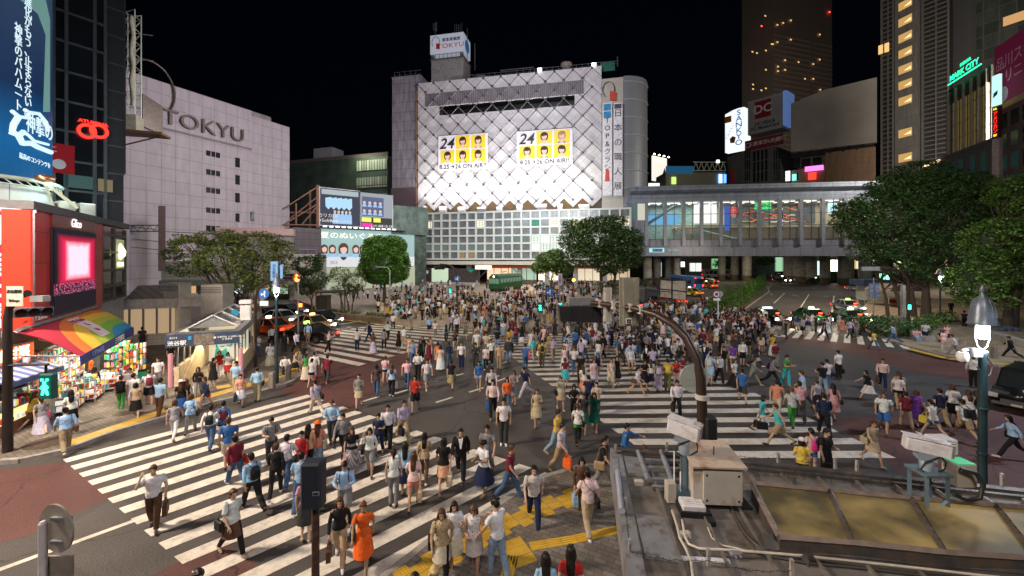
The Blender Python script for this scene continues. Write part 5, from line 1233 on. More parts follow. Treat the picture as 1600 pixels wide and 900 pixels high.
# ------------------------------------------------------------------ department store on the west
def Pd(px,d):return Vector(((px-800)/FOC*d,d,0))
def house(name,label,fr,boxes,mats_):
 t=thing(name,label,'building',fr);return t
W1,W2=Pd(218,61),Pd(452,83);dW=(W2-W1).normalized();W0=W1-dW*22
FW=frame(W0,W2);LW_=(W2-W0).length;_,zt=on(FW,393,173)
t=thing('department_store','huge pinkish windowless store wall with big metal TOKYU letters','building',FW)
TILEP=tile('pink_tiles',(.43,.405,.44),(.26,.24,.26),1.9,1.9,.04,.6,.03,streak=.13)
uc,_=on(FW,393,173)
mb=MB();mb.box(0,uc,0,30,0,zt);mb.build('wall',TILEP,t)
mb=MB();_,z2=on(FW,440,192);mb.box(uc+.02,LW_+.5,.6,28,0,z2-.2);mb.build('end_wall',TILEP,t)
mb=MB();mb.box(uc+1,uc+6,3,8,z2-.2,z2+1.6,bev=.2);mb.box(uc+6.4,uc+9,4,8,z2-.2,z2+1.0,bev=.2);mb.build('roof_tanks',CONC,t)
mb=MB();_,z3=on(FW,300,212);mb.box(0,uc,-.16,-.01,z3-.1,z3+.25);mb.build('ledge',mat('ledge_grey',(.22,.18,.2),.6),t)
WD=mat('window_dark',(.02,.02,.025),.15,spec=.8)
for px,py,w,h in((333,241,2.2,.9),(333,270,2.2,.9),(333,298,2.2,.9),(333,329,2.2,.9),(333,357,2.2,.9),(371,254,.8,1.7),(371,281,.8,1.7),(371,309,.8,1.7),(394,338,.8,1.7),(371,340,.7,1.5)):
 u,z=on(FW,px,py);mb=MB();mb.box(u-w/2,u+w/2,-.04,-.004,z-h/2,z+h/2);f=mb.build('window',WD,t)
 if w>1:
  m2=MB();[m2.box(u-w/2+w/3*k-.04,u-w/2+w/3*k+.04,-.06,-.041,z-h/2,z+h/2)for k in(1,2)];m2.build('frame',TILEP,f)
BRZ=mat('bronze_letters',(.15,.13,.11),.35,.7)
u0,z0=on(FW,250,184);u1,z1=on(FW,381,213)
o=text('TOKYU',3.3,BRZ,t,name='wall_letters',xf=TX((u0+u1)/2,-.35,(z0+z1)/2),ext=.25,fit=u1-u0-.5,spacing=1.05)
u,z=on(FW,232,139);mb=MB();mb.tube([(u+3.2*math.cos(a),-.4,z+4.2*math.sin(a))for a in[math.radians(k)for k in range(-40,215,12)]],.16,6);mb.prism([(u-.9,z-5.9),(u+1.6,z-6.6),(u+1.6,z-2.2),(u-.9,z-1.1)],-.5,-.1,axis='y');mb.build('ring_emblem',BRZ,t)
mb=MB();mb.box(-.5,4.6,-.3,.5,0,21);mb.build('side_strip',mat('peach_wall',(.50,.33,.26),.6),t)
# scaffolding tower with ladder and platform
FSc=TR(*D(205,200,52)[:2],0,.3);t=thing('scaffold_tower','green lattice scaffold tower with wrapped ladder beside the glass tower','scaffold',FSc)
zb=CAM_H+(402-205)/FOC*52;zt_=CAM_H+(402-18)/FOC*52;SCM=mat('scaffold_green',(.30,.36,.30),.5,.3);mb=MB()
for x in(-.7,.7):
 for y in(-.7,.7):mb.bar((x,y,zb),(x,y,zt_),.12)
k=0;z=zb
while z<zt_-.1:
 for a,b in(((-.7,-.7),(.7,-.7)),((.7,-.7),(.7,.7)),((-.7,.7),(.7,.7)),((-.7,-.7),(-.7,.7))):mb.bar((*a,z),(*b,z),.07);mb.bar((*a,z),(*b,min(z+1.6,zt_)),.05)
 z+=1.6
for z in(zt_-3,zt_-6.2):mb.bar((-1.2,-.7,z),(2.6,-.7,z),.06)
mb.build('lattice',SCM,t)
mb=MB();mb.tube([(.5+.12*math.sin(i*1.3),-.8,zb+3+i*(zt_-zb-4)/14)for i in range(15)],[.18+.12*abs(math.sin(i*1.1))for i in range(15)],8);mb.box(-.9,.9,-.9,.9,zb,zb+1.9);mb.build('wrapped_net',mat('net_cloth',(.36,.36,.27),.9),t)
mb=MB();mb.box(-1.6,3.6,-1,1.4,zb-.35,zb-.05);mb.bar((-1.2,0,zb-2),(3,0,zb-.4),.14);mb.build('platform',mat('rusty_platform',(.16,.09,.05),.7),t)
# railway viaduct with station name and catenary
V1,V2=Pd(120,62),Pd(470,66);FV=frame(V1,V2);LV=(V2-V1).length
t=thing('railway_viaduct','railway viaduct with pale ribbed parapet and green 渋谷 characters','viaduct',FV)
_,za=on(FV,230,438);_,zb_=on(FV,230,408)
mb=MB();mb.box(0,LV,0,9,za,zb_);mb.build('parapet',tile('parapet_panels',(.42,.40,.34),(.25,.24,.2),6,.5,.03,.6,.05),t)
mb=MB();mb.box(0,LV,-.3,9,za-.9,za-.02);mb.build('girder',mat('girder_green',(.16,.20,.17),.5),t)
mb=MB()
for x in range(2,int(LV),7):mb.box(x,x+.8,1,8,0,za-.9)
mb.build('pier',CONC,t)
mb=MB();mb.box(0,LV,8.2,8.8,0,za-.9);mb.build('back_wall',mat('warm_wall',(.30,.2,.12),.8),t)
GRN=mat('green_characters',(.02,.20,.12),.5,var=0)
for ch,px in(('渋',226),('谷',263)):u,z=on(FV,px,420);text(ch,1.35,GRN,t,xf=TX(u,-.05,z),bold=.01)
# shop fronts under the viaduct
r=random.Random(8)
for i,(px,w,c,s_,lab)in enumerate(((205,3.4,(1,.72,.38),2.2,'warm lit bar under the viaduct nearest the glass tower'),(240,3.2,(1,.85,.6),3.0,'crowded lit bar under the viaduct beside the first metal shaft'),(285,3.2,(1,.6,.3),1.2,'amber lit shop under the viaduct between the two metal shafts'),(300,2.0,(.7,.9,1),.8,'cool lit stall under the viaduct'),(365,3.2,(.8,.95,1),2.0,'white lit shop under the viaduct behind the leafy tree'),(395,3.0,(1,.75,.4),1.5,'orange lit shop under the viaduct behind the leafy tree trunk'),(425,3,(.7,1,.75),1.0,'greenish lit shop near the arrow sign'))):
 u,_=on(FV,px,450);t2=thing('viaduct_shop',lab,'shop',FV,'shops under the railway viaduct')
 mb=MB();mb.box(u-w/2,u+w/2,3,3.3,0,za-1.4);mb.build('front',mat('shop_dark',(.06,.035,.02),.6),t2)
 mb=MB();[mb.box(u-w/2+.2+k*(w-.4)/3,u-w/2+.1+(k+1)*(w-.4)/3,2.9,2.98,.9,2.9)for k in range(3)];mb.build('lit_pane',emi('pane_%d'%i,c,s_*.5),t2)
 mb=MB();mb.box(u-w/2,u+w/2,2.6,2.8,3.1,3.7);mb.build('sign_board',emi('shopsign_%d'%i,c,s_*.6),t2)
 mb=MB();[mb.lathe([(.02,0),(.16,.08),(.18,.22),(.05,.34)],(u-w/2+.4+k*.8,2.2,2.9),8)for k in range(int(w/.8))];mb.build('lantern',emi('lantern_warm',(1,.78,.42),3),t2)
t=thing('catenary_frame','dark railway post and lattice beam above the viaduct','catenary');mb=MB();c=D(253,410,60)
mb.bar((c.x,60,5),(c.x,60,14.5),.75);mb.build('post',mat('rust_post',(.10,.07,.06),.7),t);mb=MB();a=D(196,352,60);b_=D(253,352,60)
for dz in(0,-.9):mb.bar(a+Vector((0,0,dz)),b_+Vector((0,0,dz)),.1)
for i in range(9):p=a.lerp(b_,i/9);q=a.lerp(b_,(i+1)/9);mb.bar(p+Vector((0,0,-.9*(i%2))),q+Vector((0,0,-.9*((i+1)%2))),.06)
mb.build('lattice_beam',DARK,t);mb=MB()
for py0,py1 in((352,366),(372,380),(385,392)):mb.tube([D(196,py0,60),D(260,(py0+py1)/2+3,61),D(345,py1,62)],.04,4)
mb.build('wire',BLACK,t)
# long low parapet building and dark panel wall left of the billboards
F1=frame(Pd(336,70),Pd(458,74));t=thing('station_annex','low station annex with a pale pink parapet beam behind the leafy tree','building',F1)
u0,z0=on(F1,336,358);u1,z1=on(F1,458,350);mb=MB();mb.box(0,u1,0,8,z0-.9,z0+.35);mb.build('parapet',mat('pink_parapet',(.50,.36,.34),.6),t)
mb=MB();mb.box(3,u1-.2,.4,8,0,z0-.9);mb.build('wall',mat('annex_wall',(.27,.24,.25),.7),t)
F2=frame(Pd(458,76),Pd(502,80));t=thing('dark_panel_building','building with dark violet panels and a grey concrete corner beside the billboards','building',F2)
u0,z0=on(F2,458,355);u1,z1=on(F2,502,394);_,z5=on(F2,470,397)
mb=MB();mb.box(0,u1,0,10,z5,z0);mb.build('panel_wall',tile('violet_panels',(.085,.075,.10),(.04,.04,.05),12,1.3,.05,.4),t)
mb=MB();mb.box(-1.6,u1+.4,-1.4,8,4.6,z5-.02,bev=.1);mb.box(u1-1.2,u1+.4,-1.4,8,0,4.58);mb.box(-1.6,-.8,-1.4,8,0,4.58);mb.build('concrete_corner',CONC,t)
mb=MB();mb.box(-.78,u1-1.22,-.4,-.3,0,4.5);mb.build('lit_glazing',emi('pale_green_glazing',(.55,.75,.55),.35),t)
mb=MB();mb.tube([(1.0,-.5,z5),(1,-.5,z5+.9),(4,-.5,z5+.9),(4,-.5,z5)],.05,6);mb.tube([(2.4,-.5,z5),(2.4,-.5,z5+.9)],.04,6);mb.build('railing',STEEL,t)
# billboards
B1,B2=Pd(500,84),Pd(613,94);FB=frame(B1,B2);LB_=(B2-B1).length
def strut_frame():
 t=thing('billboard_scaffold','rust coloured steel bracing behind the upper billboard edge','scaffold',FB);mb=MB()
 _,zt=on(FB,500,292);_,z0=on(FB,500,352)
 mb.bar((-.4,0,z0-.5),(-.4,0,zt+.3),.45);mb.bar((-.4,6,z0-.5),(-.4,6,zt),.3)
 for a,b in(((-.4,0,zt),(-10,5,z0)),((-.4,0,z0),(-10,5,z0)),((-.4,0,zt-2),(-6,5,z0)),((-3,2,z0),(-.4,0,z0+4)),((-6,3.2,z0),(-.4,0,zt-3.5)),((-.4,0,z0+2.6),(-6,5,z0+2.6)),((-4,2,z0),(-4,2,z0+4.4))):mb.bar(a,b,.22)
 mb.build('bracing',mat('rust_steel',(.30,.17,.12),.6),t)
strut_frame()
_,zt=on(FB,500,293);_,zm=on(FB,500,352);um,_=on(FB,562,340);_,zq=on(FB,613,318)
zb2=min(zm,on(FB,613,360)[1])
t=thing('backlit_billboard','upper dark billboard with blue flags and a group in pale clothes','billboard',FB)
mb=MB();mb.box(0,um,0,.5,zm+.1,zt);mb.build('panel',emi('dusk_print',(.05,.055,.085),.8),t);mb=MB();mb.box(-.15,um+.12,-.06,.55,zt,zt+.15);mb.box(-.15,um+.12,-.06,.55,zm-.05,zm+.1);mb.box(-.15,0,-.06,.55,zm+.1,zt);mb.build('frame',STEEL,t)
FLG=emi('flag_print',(.40,.66,.85),.85);FIG=emi('pale_blue_figure',(.30,.5,.75),.9);SKN=emi('skin_print',(.8,.55,.45),.75);HRP=mat('hair_print',(.03,.02,.02),.6)
hh=zt-zm;mb=MB();mb.box(.3,um-.3,-.03,-.005,zt-hh*.16,zt-.2);mb.build('sky_glow',emi('print_glow',(.5,.62,.66),.55),t)
mb=MB()
for i in range(5):x=um*(.2+i*.13);mb.prism([(x-.6,zt-hh*.26-i*.0),(x+.6,zt-hh*.22),(x+.65,zt-hh*.5+.2),(x,zt-hh*.56),(x-.55,zt-hh*.48)],-.04,-.01,axis='y')
mb.build('flag_print',FLG,t);mb=MB()
for i in range(5):x=um*(.36+i*.095);mb.prism([(x-.45,zm+.5),(x+.45,zm+.5),(x+.4,zm+hh*.30),(x+.15,zm+hh*.36),(x-.15,zm+hh*.36),(x-.4,zm+hh*.3)],-.05,-.012,axis='y')
mb.build('figure_print',FIG,t);mb=MB();[mb.disc((um*(.36+i*.095),-.04,zm+hh*.39),.26,(0,1,0),.03,12)for i in range(5)];mb.build('face_print',SKN,t)
text('カリカDF\n→SoftBank',.95,TXW,t,xf=TX(um*.12+.6,-.05,zm+hh*.2),ext=.01);text('GUPPY TOUR 2012',.5,TXW,t,xf=TX(um*.52,-.07,zm+hh*.13))
t=thing('backlit_billboard','upper grey billboard with two rows of faces above yellow and magenta strips','billboard',FB)
mb=MB();mb.box(um+.25,LB_,0,.5,zb2+.1,zt-.1);mb.build('panel',emi('grey_print',(.42,.46,.52),.55),t);mb=MB();mb.box(um+.2,LB_+.15,-.05,.5,zb2-.05,zb2+.1);mb.box(LB_,LB_+.15,-.05,.5,zb2,zt);mb.build('frame',STEEL,t)
w=LB_-um-.4;hh=zt-zb2;mb=MB();mb.box(um+.5,um+.3+w*.72,-.03,-.005,zb2+hh*.36,zt-hh*.12);mb.build('photo_block',emi('photo_dark',(.10,.13,.24),.8),t)
mb=MB();mb.box(um+.3,LB_-.1,-.03,-.005,zb2+.15,zb2+hh*.33);mb.build('caption_block',mat('caption_black',(.02,.02,.02),.5),t)
for row in range(2):
 for i in range(4):
  x=um+.3+w*(.1+i*.17);z=zb2+hh*(.50+row*.22);mb=MB();mb.disc((x,-.05,z),.33,(0,1,0),.03,12);mb.build('face_print',SKN,t);mb=MB();mb.prism([(x-.5,z-.9),(x+.5,z-.9),(x+.3,z-.35),(x-.3,z-.35)],-.06,-.04,axis='y');mb.build('figure_print',FIG,t)
mb=MB();mb.box(um+.4,um+.3+w*.32,-.06,-.035,zb2+hh*.2,zb2+hh*.32);mb.box(um+.5+w*.36,um+.3+w*.62,-.06,-.035,zb2+hh*.2,zb2+hh*.32);mb.build('yellow_strip',emi('yellow_print',(.85,.9,.15),.8),t)
mb=MB();mb.box(um+.4,um+.3+w*.35,-.06,-.035,zb2+hh*.05,zb2+hh*.17);mb.build('magenta_strip',emi('magenta_print',(.75,.05,.4),.8),t);text('8/8-10-12',.8,TXW,t,xf=TX(um+w*.82,-.06,zb2+hh*.1));text('LIVE IN',.7,TXW,t,xf=TX(um+w*.52,-.06,zb2+hh*.1))
_,zl=on(FB,505,418);
t=thing('lower_billboard','bright lower billboard with five long haired faces behind the round tree','billboard',FB)
mb=MB();mb.box(.3,LB_+6,1,1.5,zl,zm-.6);mb.build('panel',emi('sky_print',(.42,.62,.62),.6),t);mb=MB();mb.box(.3,LB_+6,.97,.995,zl,zl+(zm-zl)*.26);mb.build('white_band',emi('white_print',(.75,.78,.8),.7),t)
HP2=mat('brown_hair_print',(.09,.035,.02),.6);hh=zm-.6-zl
for i,(x,s)in enumerate(((1.1,.8),(2.7,.8),(5.0,1.15),(7.6,.85),(9.3,.95),(11.6,.9),(14,1))):
 mb=MB();mb.prism([(x+s*.95*math.cos(a)*(1 if math.sin(a)>0 else.9),zl+hh*.48+s*(1.15 if math.sin(a)>0 else 2.1)*math.sin(a))for a in[math.pi*k/9 for k in range(18)]],.93,.965,axis='y');mb.build('hair_print',HP2,t)
 mb=MB();mb.prism([(x+s*.6*math.cos(a),zl+hh*.47+s*.85*math.sin(a))for a in[math.pi*k/7 for k in range(14)]],.88,.925,axis='y');mb.build('face_print',SKN,t);mb=MB();mb.prism([(x-s*1.1,zl+hh*.27),(x+s*1.1,zl+hh*.27),(x+s*.8,zl+hh*.36),(x-s*.8,zl+hh*.36)],.90,.928,axis='y');mb.build('shirt_print',FIG,t);mb=MB();mb.prism([(x-s*.62,zl+hh*.5),(x+s*.1,zl+hh*.54),(x+s*.62,zl+hh*.5),(x+s*.5,zl+hh*.47+s*.95),(x-s*.5,zl+hh*.47+s*.95)],.85,.875,axis='y');mb.build('fringe_print',HP2,t)
text('夏のぬいぐるみ',1.5,emi('cream_print',(1,.98,.8),1.1),t,xf=TX(7,.9,zm-2.0),sx=1.3);text('17(3).',1.7,TXK,t,xf=TX(11,.84,zl+hh*.15));text('SKE',1.0,mat('grey_letters',(.3,.3,.35),.6,var=0),t,xf=TX(3,.9,zl+hh*.12))
t=thing('billboard_building','dark green clad building that carries the stacked billboards','building',FB)
mb=MB();mb.box(.1,LB_+9.5,1.6,14,0,zm-.2);mb.box(LB_+.2,LB_+9.5,.55,1.6,zm-1.2,on(FB,640,322)[1]);mb.build('wall',mat('dark_green_cladding',(.06,.085,.07),.35,.3,var=.6,scale=.7),t)
mb=MB();mb.box(0,LB_+3,-.6,1,zm-.5,zm-.35);mb.build('catwalk',DARK,t)
mb=MB();mb.box(.4,LB_+6,.7,1.55,0,zl-.1);mb.build('lit_ground_floor',emi('pale_lit_floor',(.75,.85,.6),.35),t)
for i in range(13):
 x=.8+i*(LB_/12.5);mb=MB();mb.box(x-.35,x+.35,-.75,-.45,zm-.32,zm-.12);o=mb.build('spotlight',emi('spot_white',(.95,1,.95),3),t)
light('billboard_wash_mid','AREA',FB@Vector((LB_/2,-1.8,zm-.6)),FB@Vector((LB_/2,1,zl+1)),160,(.85,1,.95),LB_*.9,.4)
# dark ribbed building behind
F3=frame(Pd(462,128),Pd(606,118));t=thing('ribbed_building','dark green building with lit ribbed bands behind the billboards','building',F3);L3=(Pd(606,118)-Pd(462,128)).length
_,z0=on(F3,520,250);mb=MB();mb.box(-2,L3,0,20,0,z0);mb.build('wall',mat('dark_green_wall',(.05,.075,.06),.5,var=.3,scale=.3),t)
mb=MB();mb.box(-2,L3,-.1,.4,z0,z0+1.0);mb.build('parapet',mat('brown_parapet',(.12,.10,.09),.7),t)
u0,_=on(F3,558,270);m_rib=tile('ribbed_glass',(.36,.40,.33),(.04,.05,.04),.9,4,.12,.4,.3)
for k in range(4):mb=MB();mb.box(u0,L3-.2,-.25,-.02,z0-1.6-k*5.0-2.4,z0-1.0-k*5.0);mb.build('ribbed_band',m_rib,t)
mb=MB();mb.box(6,13,1,6,z0+1,z0+4.3);mb.build('plant_room',mat('plant_room_grey',(.3,.31,.33),.7),t)
light('ribbed_wash','AREA',F3@Vector((u0+4,-4,z0+1)),F3@Vector((u0+5,0,z0-12)),800,(.95,1,.7),8,1)
# metal shafts, kiosk and station stairs
def shaft(x0,x1,py0,d,z0,lab):
 a,b=Pd(x0,d),Pd(x1,d);z1=CAM_H-(py0-HZ)/FOC*d;w=(b-a).length;t=thing('ventilation_shaft',lab,'shaft',frame(a,b),'brushed metal ventilation shafts')
 mb=MB();mb.box(0,w,0,1.3,.14,z1,bev=.05);mb.build('casing',mat('brushed_metal',(.50,.48,.43),.38,.35,var=.12,scale=2),t)
 mb=MB();[mb.box(.05,w-.05,-.03,-.004,z1-.25-k*.12,z1-.19-k*.12)for k in range(4)];[mb.box(0,w,-.008,-.002,z,z+.03)for z in(z1-2.2,z1-4.0)];mb.build('louvre',GREYM,t)
shaft(250,280,443,33,0,'metal clad ventilation shaft with green edge light at the kiosk');shaft(313,347,445,30,0,'metal clad ventilation shaft behind the station stairs')
FK=frame(G(192,545),G(272,540));LK=(G(192,545)-G(272,540)).length
t=thing('round_kiosk','low white kiosk with glass front and sloped skylight roof','kiosk',FK)
mb=MB();mb.box(-1.5,LK+.05,-.1,5,3.0,3.75);mb.build('fascia',mat('fascia_pale',(.55,.50,.47),.5),t)
mb=MB();mb.box(-1.4,LK,0,5,.14,1.0);mb.build('tiled_base',tile('white_kiosk_tiles',(.62,.58,.52),(.3,.28,.25),.3,.3,.012,.4,.05),t)
mb=MB();mb.box(-1.4,LK-.05,.25,.3,1.02,2.98);mb.build('lit_glass',emi('kiosk_glow',(1,.70,.42),.35),t)
mb=MB();[mb.box(x,x+.10,.05,.2,1.02,2.98)for x in np.arange(-1.4,LK,.85)];mb.build('window_post',STEEL,t)
mb=MB();mb.prism([(.2,3.76),(4.2,3.76),(3.8,4.6),(2.4,4.7)],0,LK-1,axis='x');mb.build('skylight',tile('skylight_ribs',(.32,.28,.25),(.12,.1,.09),.7,5,.05,.3,.1),t)
mb=MB();mb.box(LK+.02,LK+5.6,.6,4,3.0,3.7);mb.build('side_fascia',mat('fascia_pale',(.5,.5,.5)),t)
mb=MB();mb.box(LK+2.2,LK+5.4,1.2,1.3,.2,3.0);mb.build('side_glass',emi('kiosk_glow',(1,.7,.4),.9),t)
FE=frame((-18.05,21.3),(-15.1,22.65));LE=3.24
t=thing('station_entrance','station stair shelter with dark blue sign band and glass gable roof','station entrance',FE)
_,zs0=on(FE,300,541);_,zs1=on(FE,300,522);NAVY=mat('sign_navy',(.045,.065,.11),.4)
mb=MB();mb.box(0,LE,0,.25,zs0,zs1);mb.build('sign_band',NAVY,t)
mb=MB();u2,_=on(FE,303,530);u3,_=on(FE,335,530);mb.box(u2,u3,-.02,-.004,zs0+.03,zs1-.03);mb.build('relief_panel',mat('bronze_relief',(.22,.19,.16),.5,.4,var=.5,scale=9),t)
ux,uz=on(FE,280,533);text('渋谷駅',.27,TXW,t,xf=TX(ux-.1,-.02,zs0+.2),bold=.004);mb=MB();mb.box(ux+.38,ux+.52,-.02,-.004,zs1-.3,zs1-.1);mb.build('blue_tag',emi('tag_blue',(.1,.45,.8),.5),t);text('出口 8',.12,TXW,t,xf=TX(ux-.25,-.02,zs1-.15))
ux,_=on(FE,355,530);text('Ⓜ 半蔵門線  Ⓕ 副都心線\nⒼ 銀座線',.11,TXW,t,xf=TX(ux,-.02,(zs0+zs1)/2))
GL2=mat('roof_glass',(.25,.27,.27),.15,.2,spec=.7)
rz=zs1;mb=MB();mb.box(0,.35,.2,9.3,rz-.35,rz+.02);mb.box(LE-.35,LE,.2,9.3,rz-.35,rz+.02);mb.box(0,LE,9,9.3,rz-.35,rz+.02);mb.box(.3,LE-.3,.25,1.0,rz-.2,rz);mb.build('roof_edge',GREYM,t)
mb=MB();mb.prism([(.5,rz),(LE-.5,rz),(LE/2,rz+.66)],2.2,8.4,axis='y');mb.build('glass_gable',GL2,t)
mb=MB()
for y in(2.15,4.2,6.3,8.4):
 mb.bar((.45,y,rz+.02),(LE/2,y,rz+.69),.06);mb.bar((LE-.45,y,rz+.02),(LE/2,y,rz+.69),.06)
mb.bar((LE/2,2,rz+.69),(LE/2,8.6,rz+.69),.06);mb.build('gable_rib',WPAINT,t)
CRM=mat('cream_wall',(.62,.50,.33),.5)
mb=MB();mb.box(.3,.5,.3,9.2,.14,1.15);mb.box(LE-.35,LE-.15,.3,9.2,.14,1.15);mb.build('side_wall',CRM,t)
mb=MB()
for y in np.arange(.4,9.2,1.1):
 for x in(.38,LE-.28):mb.box(x,x+.07,y,y+.07,1.15,rz-.35)
mb.build('side_post',STEEL,t)
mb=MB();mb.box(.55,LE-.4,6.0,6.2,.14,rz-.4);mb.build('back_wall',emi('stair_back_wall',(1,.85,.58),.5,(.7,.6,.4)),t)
mb=MB();mb.prism([(.3,.14),(7,.14),(7,3.0),(6.3,3.0)],.52,.62,axis='x');mb.build('stair_parapet',CRM,t)
mb=MB();mb.box(LE*.36,LE*.93,4.6,4.7,.5,2.35);mb.build('mural_panel',emi('mural_pale',(.75,.75,.62),.6),t)
mb=MB();ra=random.Random(4);mb.prism([(LE*.37,.55),(LE*.62,.55),(LE*.56,1.2),(LE*.48,1.0),(LE*.40,1.5)],4.56,4.59,axis='y')
for i in range(26):x,z=ra.uniform(LE*.4,LE*.88),ra.uniform(1.2,2.2);mb.prism([(x-.10,z),(x,z-.04),(x+.12,z+.02),(x,z+.05)],4.56,4.59,axis='y')
mb.build('teal_motif',mat('teal_motif',(.02,.28,.28),.6),t)
for x,lab in((.0,0),(LE-.1,1)):
 mb=MB();mb.tube([(x+.15,.3,.14),(x+.15,.3,1.9)],.11,12);mb.build('poster_column',emi('pink_poster_column',(.85,.40,.42),.2,(.45,.2,.23)),t)
light('stair_light','AREA',FE@Vector((LE/2,3.6,zs0-.2)),FE@Vector((LE/2,2.0,0)),170,(1,.78,.46),2.4,3)
mb=MB();mb.box(-.3,.3,-.2,.2,0,.95,bev=.04);mb.box(-.2,.2,-.23,-.205,.3,.8);mb.box(-.35,.35,-.25,.25,1.05,1.3,bev=.05);mb.tube([(0,0,.9),(0,0,1.1)],.06,6);solo(mb,'roof_camera_box',WPAINT,'white camera box standing on the station stair roof edge','camera',FE@TR(LE-.35,4.6,rz+.02))
# ------------------------------------------------------------------ main store: lattice front over the window grid
GA,GB_=Pd(650,108),Pd(985,95.5);FG=frame(GA,GB_);LG=(GB_-GA).length
_,zg1=on(FG,650,333);_,zg0=on(FG,650,406)
t=thing('window_grid_building','white gridded six-storey window block under the diamond patterned store front','building',FG)
mb=MB();mb.box(-.2,LG,.45,12,zg0,zg1-.1);mb.build('glazing',mat('pane_grey',(.17,.20,.21),.25,var=.35,scale=.5,spec=.6),t)
NX,NZ=23,6;cw=LG/NX;chh=(zg1-zg0-.4)/NZ;WG=mat('grid_white',(.58,.60,.58),.5,var=.08);mb=MB()
for i in range(NX+1):mb.box(i*cw-.22,i*cw+.22,-.05,.6,zg0,zg1)
for j in range(NZ+1):mb.box(-.3,LG,-.02,.58,zg0+j*chh,zg0+j*chh+.42)
mb.box(-1.3,-.3,-.05,8,zg0-.3,zg1+.1);mb.build('grid_frame',WG,t)
mb=MB()
for i in range(NX):
 for k in(1,2):mb.box(i*cw+cw*k/3-.05,i*cw+cw*k/3+.05,.3,.4,zg0,zg1-.2)
for j in range(NZ):
 for k in(1,2):mb.box(0,LG,.32,.42,zg0+j*chh+.42+(chh-.42)*k/3-.04,zg0+j*chh+.42+(chh-.42)*k/3+.04)
mb.build('glazing_bar',mat('bar_grey',(.16,.18,.18),.5),t)
lit={}
for i in range(13,23):
 for j in(1,2):lit[(i,j)]=('lit_cool',(.80,.95,.80),.85)if(i*3+j)%4 else('lit_white',(.9,.95,.85),1.3)
for i in(15,17,18,19,20,21,22):lit[(i,4)]=('lit_warm',(1,.92,.65),1.0)
lit[(1,4)]=lit[(7,4)]=('lit_warm',(.9,.85,.55),.9);lit[(13,4)]=('lit_green',(.02,.4,.2),.5)
for i in(0,1,2,3,4,5,6,7,8):lit[(i,1)]=('lit_dim',(.25,.38,.33),.35)
for i in(5,6):lit[(i,0)]=('lit_amber',(.7,.5,.2),.3)
for i in range(9,13):lit[(i,2)]=('lit_dim',(.2,.3,.25),.3)
for(i,j),(nm,c,s)in lit.items():
 mb=MB();mb.box(i*cw+.24,(i+1)*cw-.24,.42,.448,zg0+j*chh+.42,zg0+(j+1)*chh);mb.build('lit_window',emi(nm,c,s),t)
mb=MB();mb.box(-.3,LG,.0,12,zg0-1.2,zg0-.3);mb.build('soffit_band',mat('cream_band',(.55,.52,.42),.6),t)
mb=MB();[mb.box(x,x+1.1,1.4,2.6,0,zg0-1.2)for x in(0,13.5,27,34,41,48)];mb.build('column',CONC,t)
light('grid_fill','AREA',(4,84,19),FG@Vector((LG/2,0,12)),3600,(.86,.95,1),26,2)  # added cool fill to brighten the window grid
# ground floor behind the square
u0,_=on(FG,652,430);u1,_=on(FG,752,430);u2,_=on(FG,678,430);u3,_=on(FG,704,430)
_,zc0=on(FG,700,440);_,zc1=on(FG,700,419)
t=thing('hoarding_wall','dark advertising hoarding wall with a pale green map panel at the square','hoarding',FG)
mb=MB();mb.box(u0,u2,-1.5,-1.2,zc0,zc1);mb.box(u3,u1,-1.5,-1.2,zc0,zc1);mb.build('dark_panel',mat('hoarding_dark',(.06,.05,.045),.4,var=.3),t)
mb=MB();mb.box(u2+.05,u3-.05,-1.5,-1.25,zc0,zc1);mb.build('map_panel',emi('map_green',(.45,.62,.42),.55,(.5,.6,.45)),t);mb=MB();mb.box(u0,u1,-1.45,-1.2,0,zc0-.02);mb.build('grey_plinth',mat('plinth_grey',(.36,.36,.36),.6),t)
text('Shinkenchiku',.42,TXW,t,xf=TX(u0+2.2,-1.52,zc0+1.3));mb=MB();mb.disc((u2-1.3,-1.52,zc1-1),.5,(0,1,0),.03,16);mb.build('white_disc',TXW,t);mb=MB();mb.prism([(u1-3.2,zc1-.3),(u1-1.4,zc1-.3),(u1-2.3,zc1-1)],-1.54,-1.51,axis='y');mb.build('teal_mark',emi('teal_mark',(0,.4,.3),.5),t)
for i,(a,b,c,s,lab)in enumerate(((756,795,(1,.66,.42),1.6,'peach lit station concourse mouth behind the green tram car'),(796,835,(.6,.85,.65),.8,'greenish station gate opening behind the crowd'),(838,872,(1,.78,.5),3.2,'brightest warm station concourse opening in the crowd'),(900,940,(1,.85,.6),1.1,'lit shopfront behind the dark central tree'),(942,985,(1,.8,.55),.8,'dim shopfront between central tree and bridge'))):
 ua,_=on(FG,a,430);ub,_=on(FG,b,430);t2=thing('station_opening',lab,'shopfront',FG,'lit openings of the station front')
 mb=MB();mb.box(ua,ub,2.7,2.9,1.3,zg0-1.8);mb.build('lit_interior',emi('concourse_%d'%i,c,s*.62),t2);mb=MB();mb.box(ua,ub,.9,1.3,zg0-2.1,zg0-1.25);mb.build('fascia',mat('red_fascia',(.30,.05,.03),.5),t2);mb=MB();mb.box(ua,ub,2.5,2.7,0,1.25);mb.build('stall_front',mat('stall_brown',(.15,.09,.05),.6),t2)
 mb=MB();[mb.box(x,x+.12,2.45,2.6,0,zg0-1.9)for x in np.arange(ua,ub,1.9)];mb.build('post',DARK,t2)
mb=MB();u,_=on(FG,760,414);mb.box(u-2,u+2.2,-3,-2.7,zg0-2.3,zg0-1.3);solo(mb,'hanging_sign',emi('cream_sign',(1,.9,.6),1.2),'small lit cream sign hanging beneath the window grid','sign',FG)
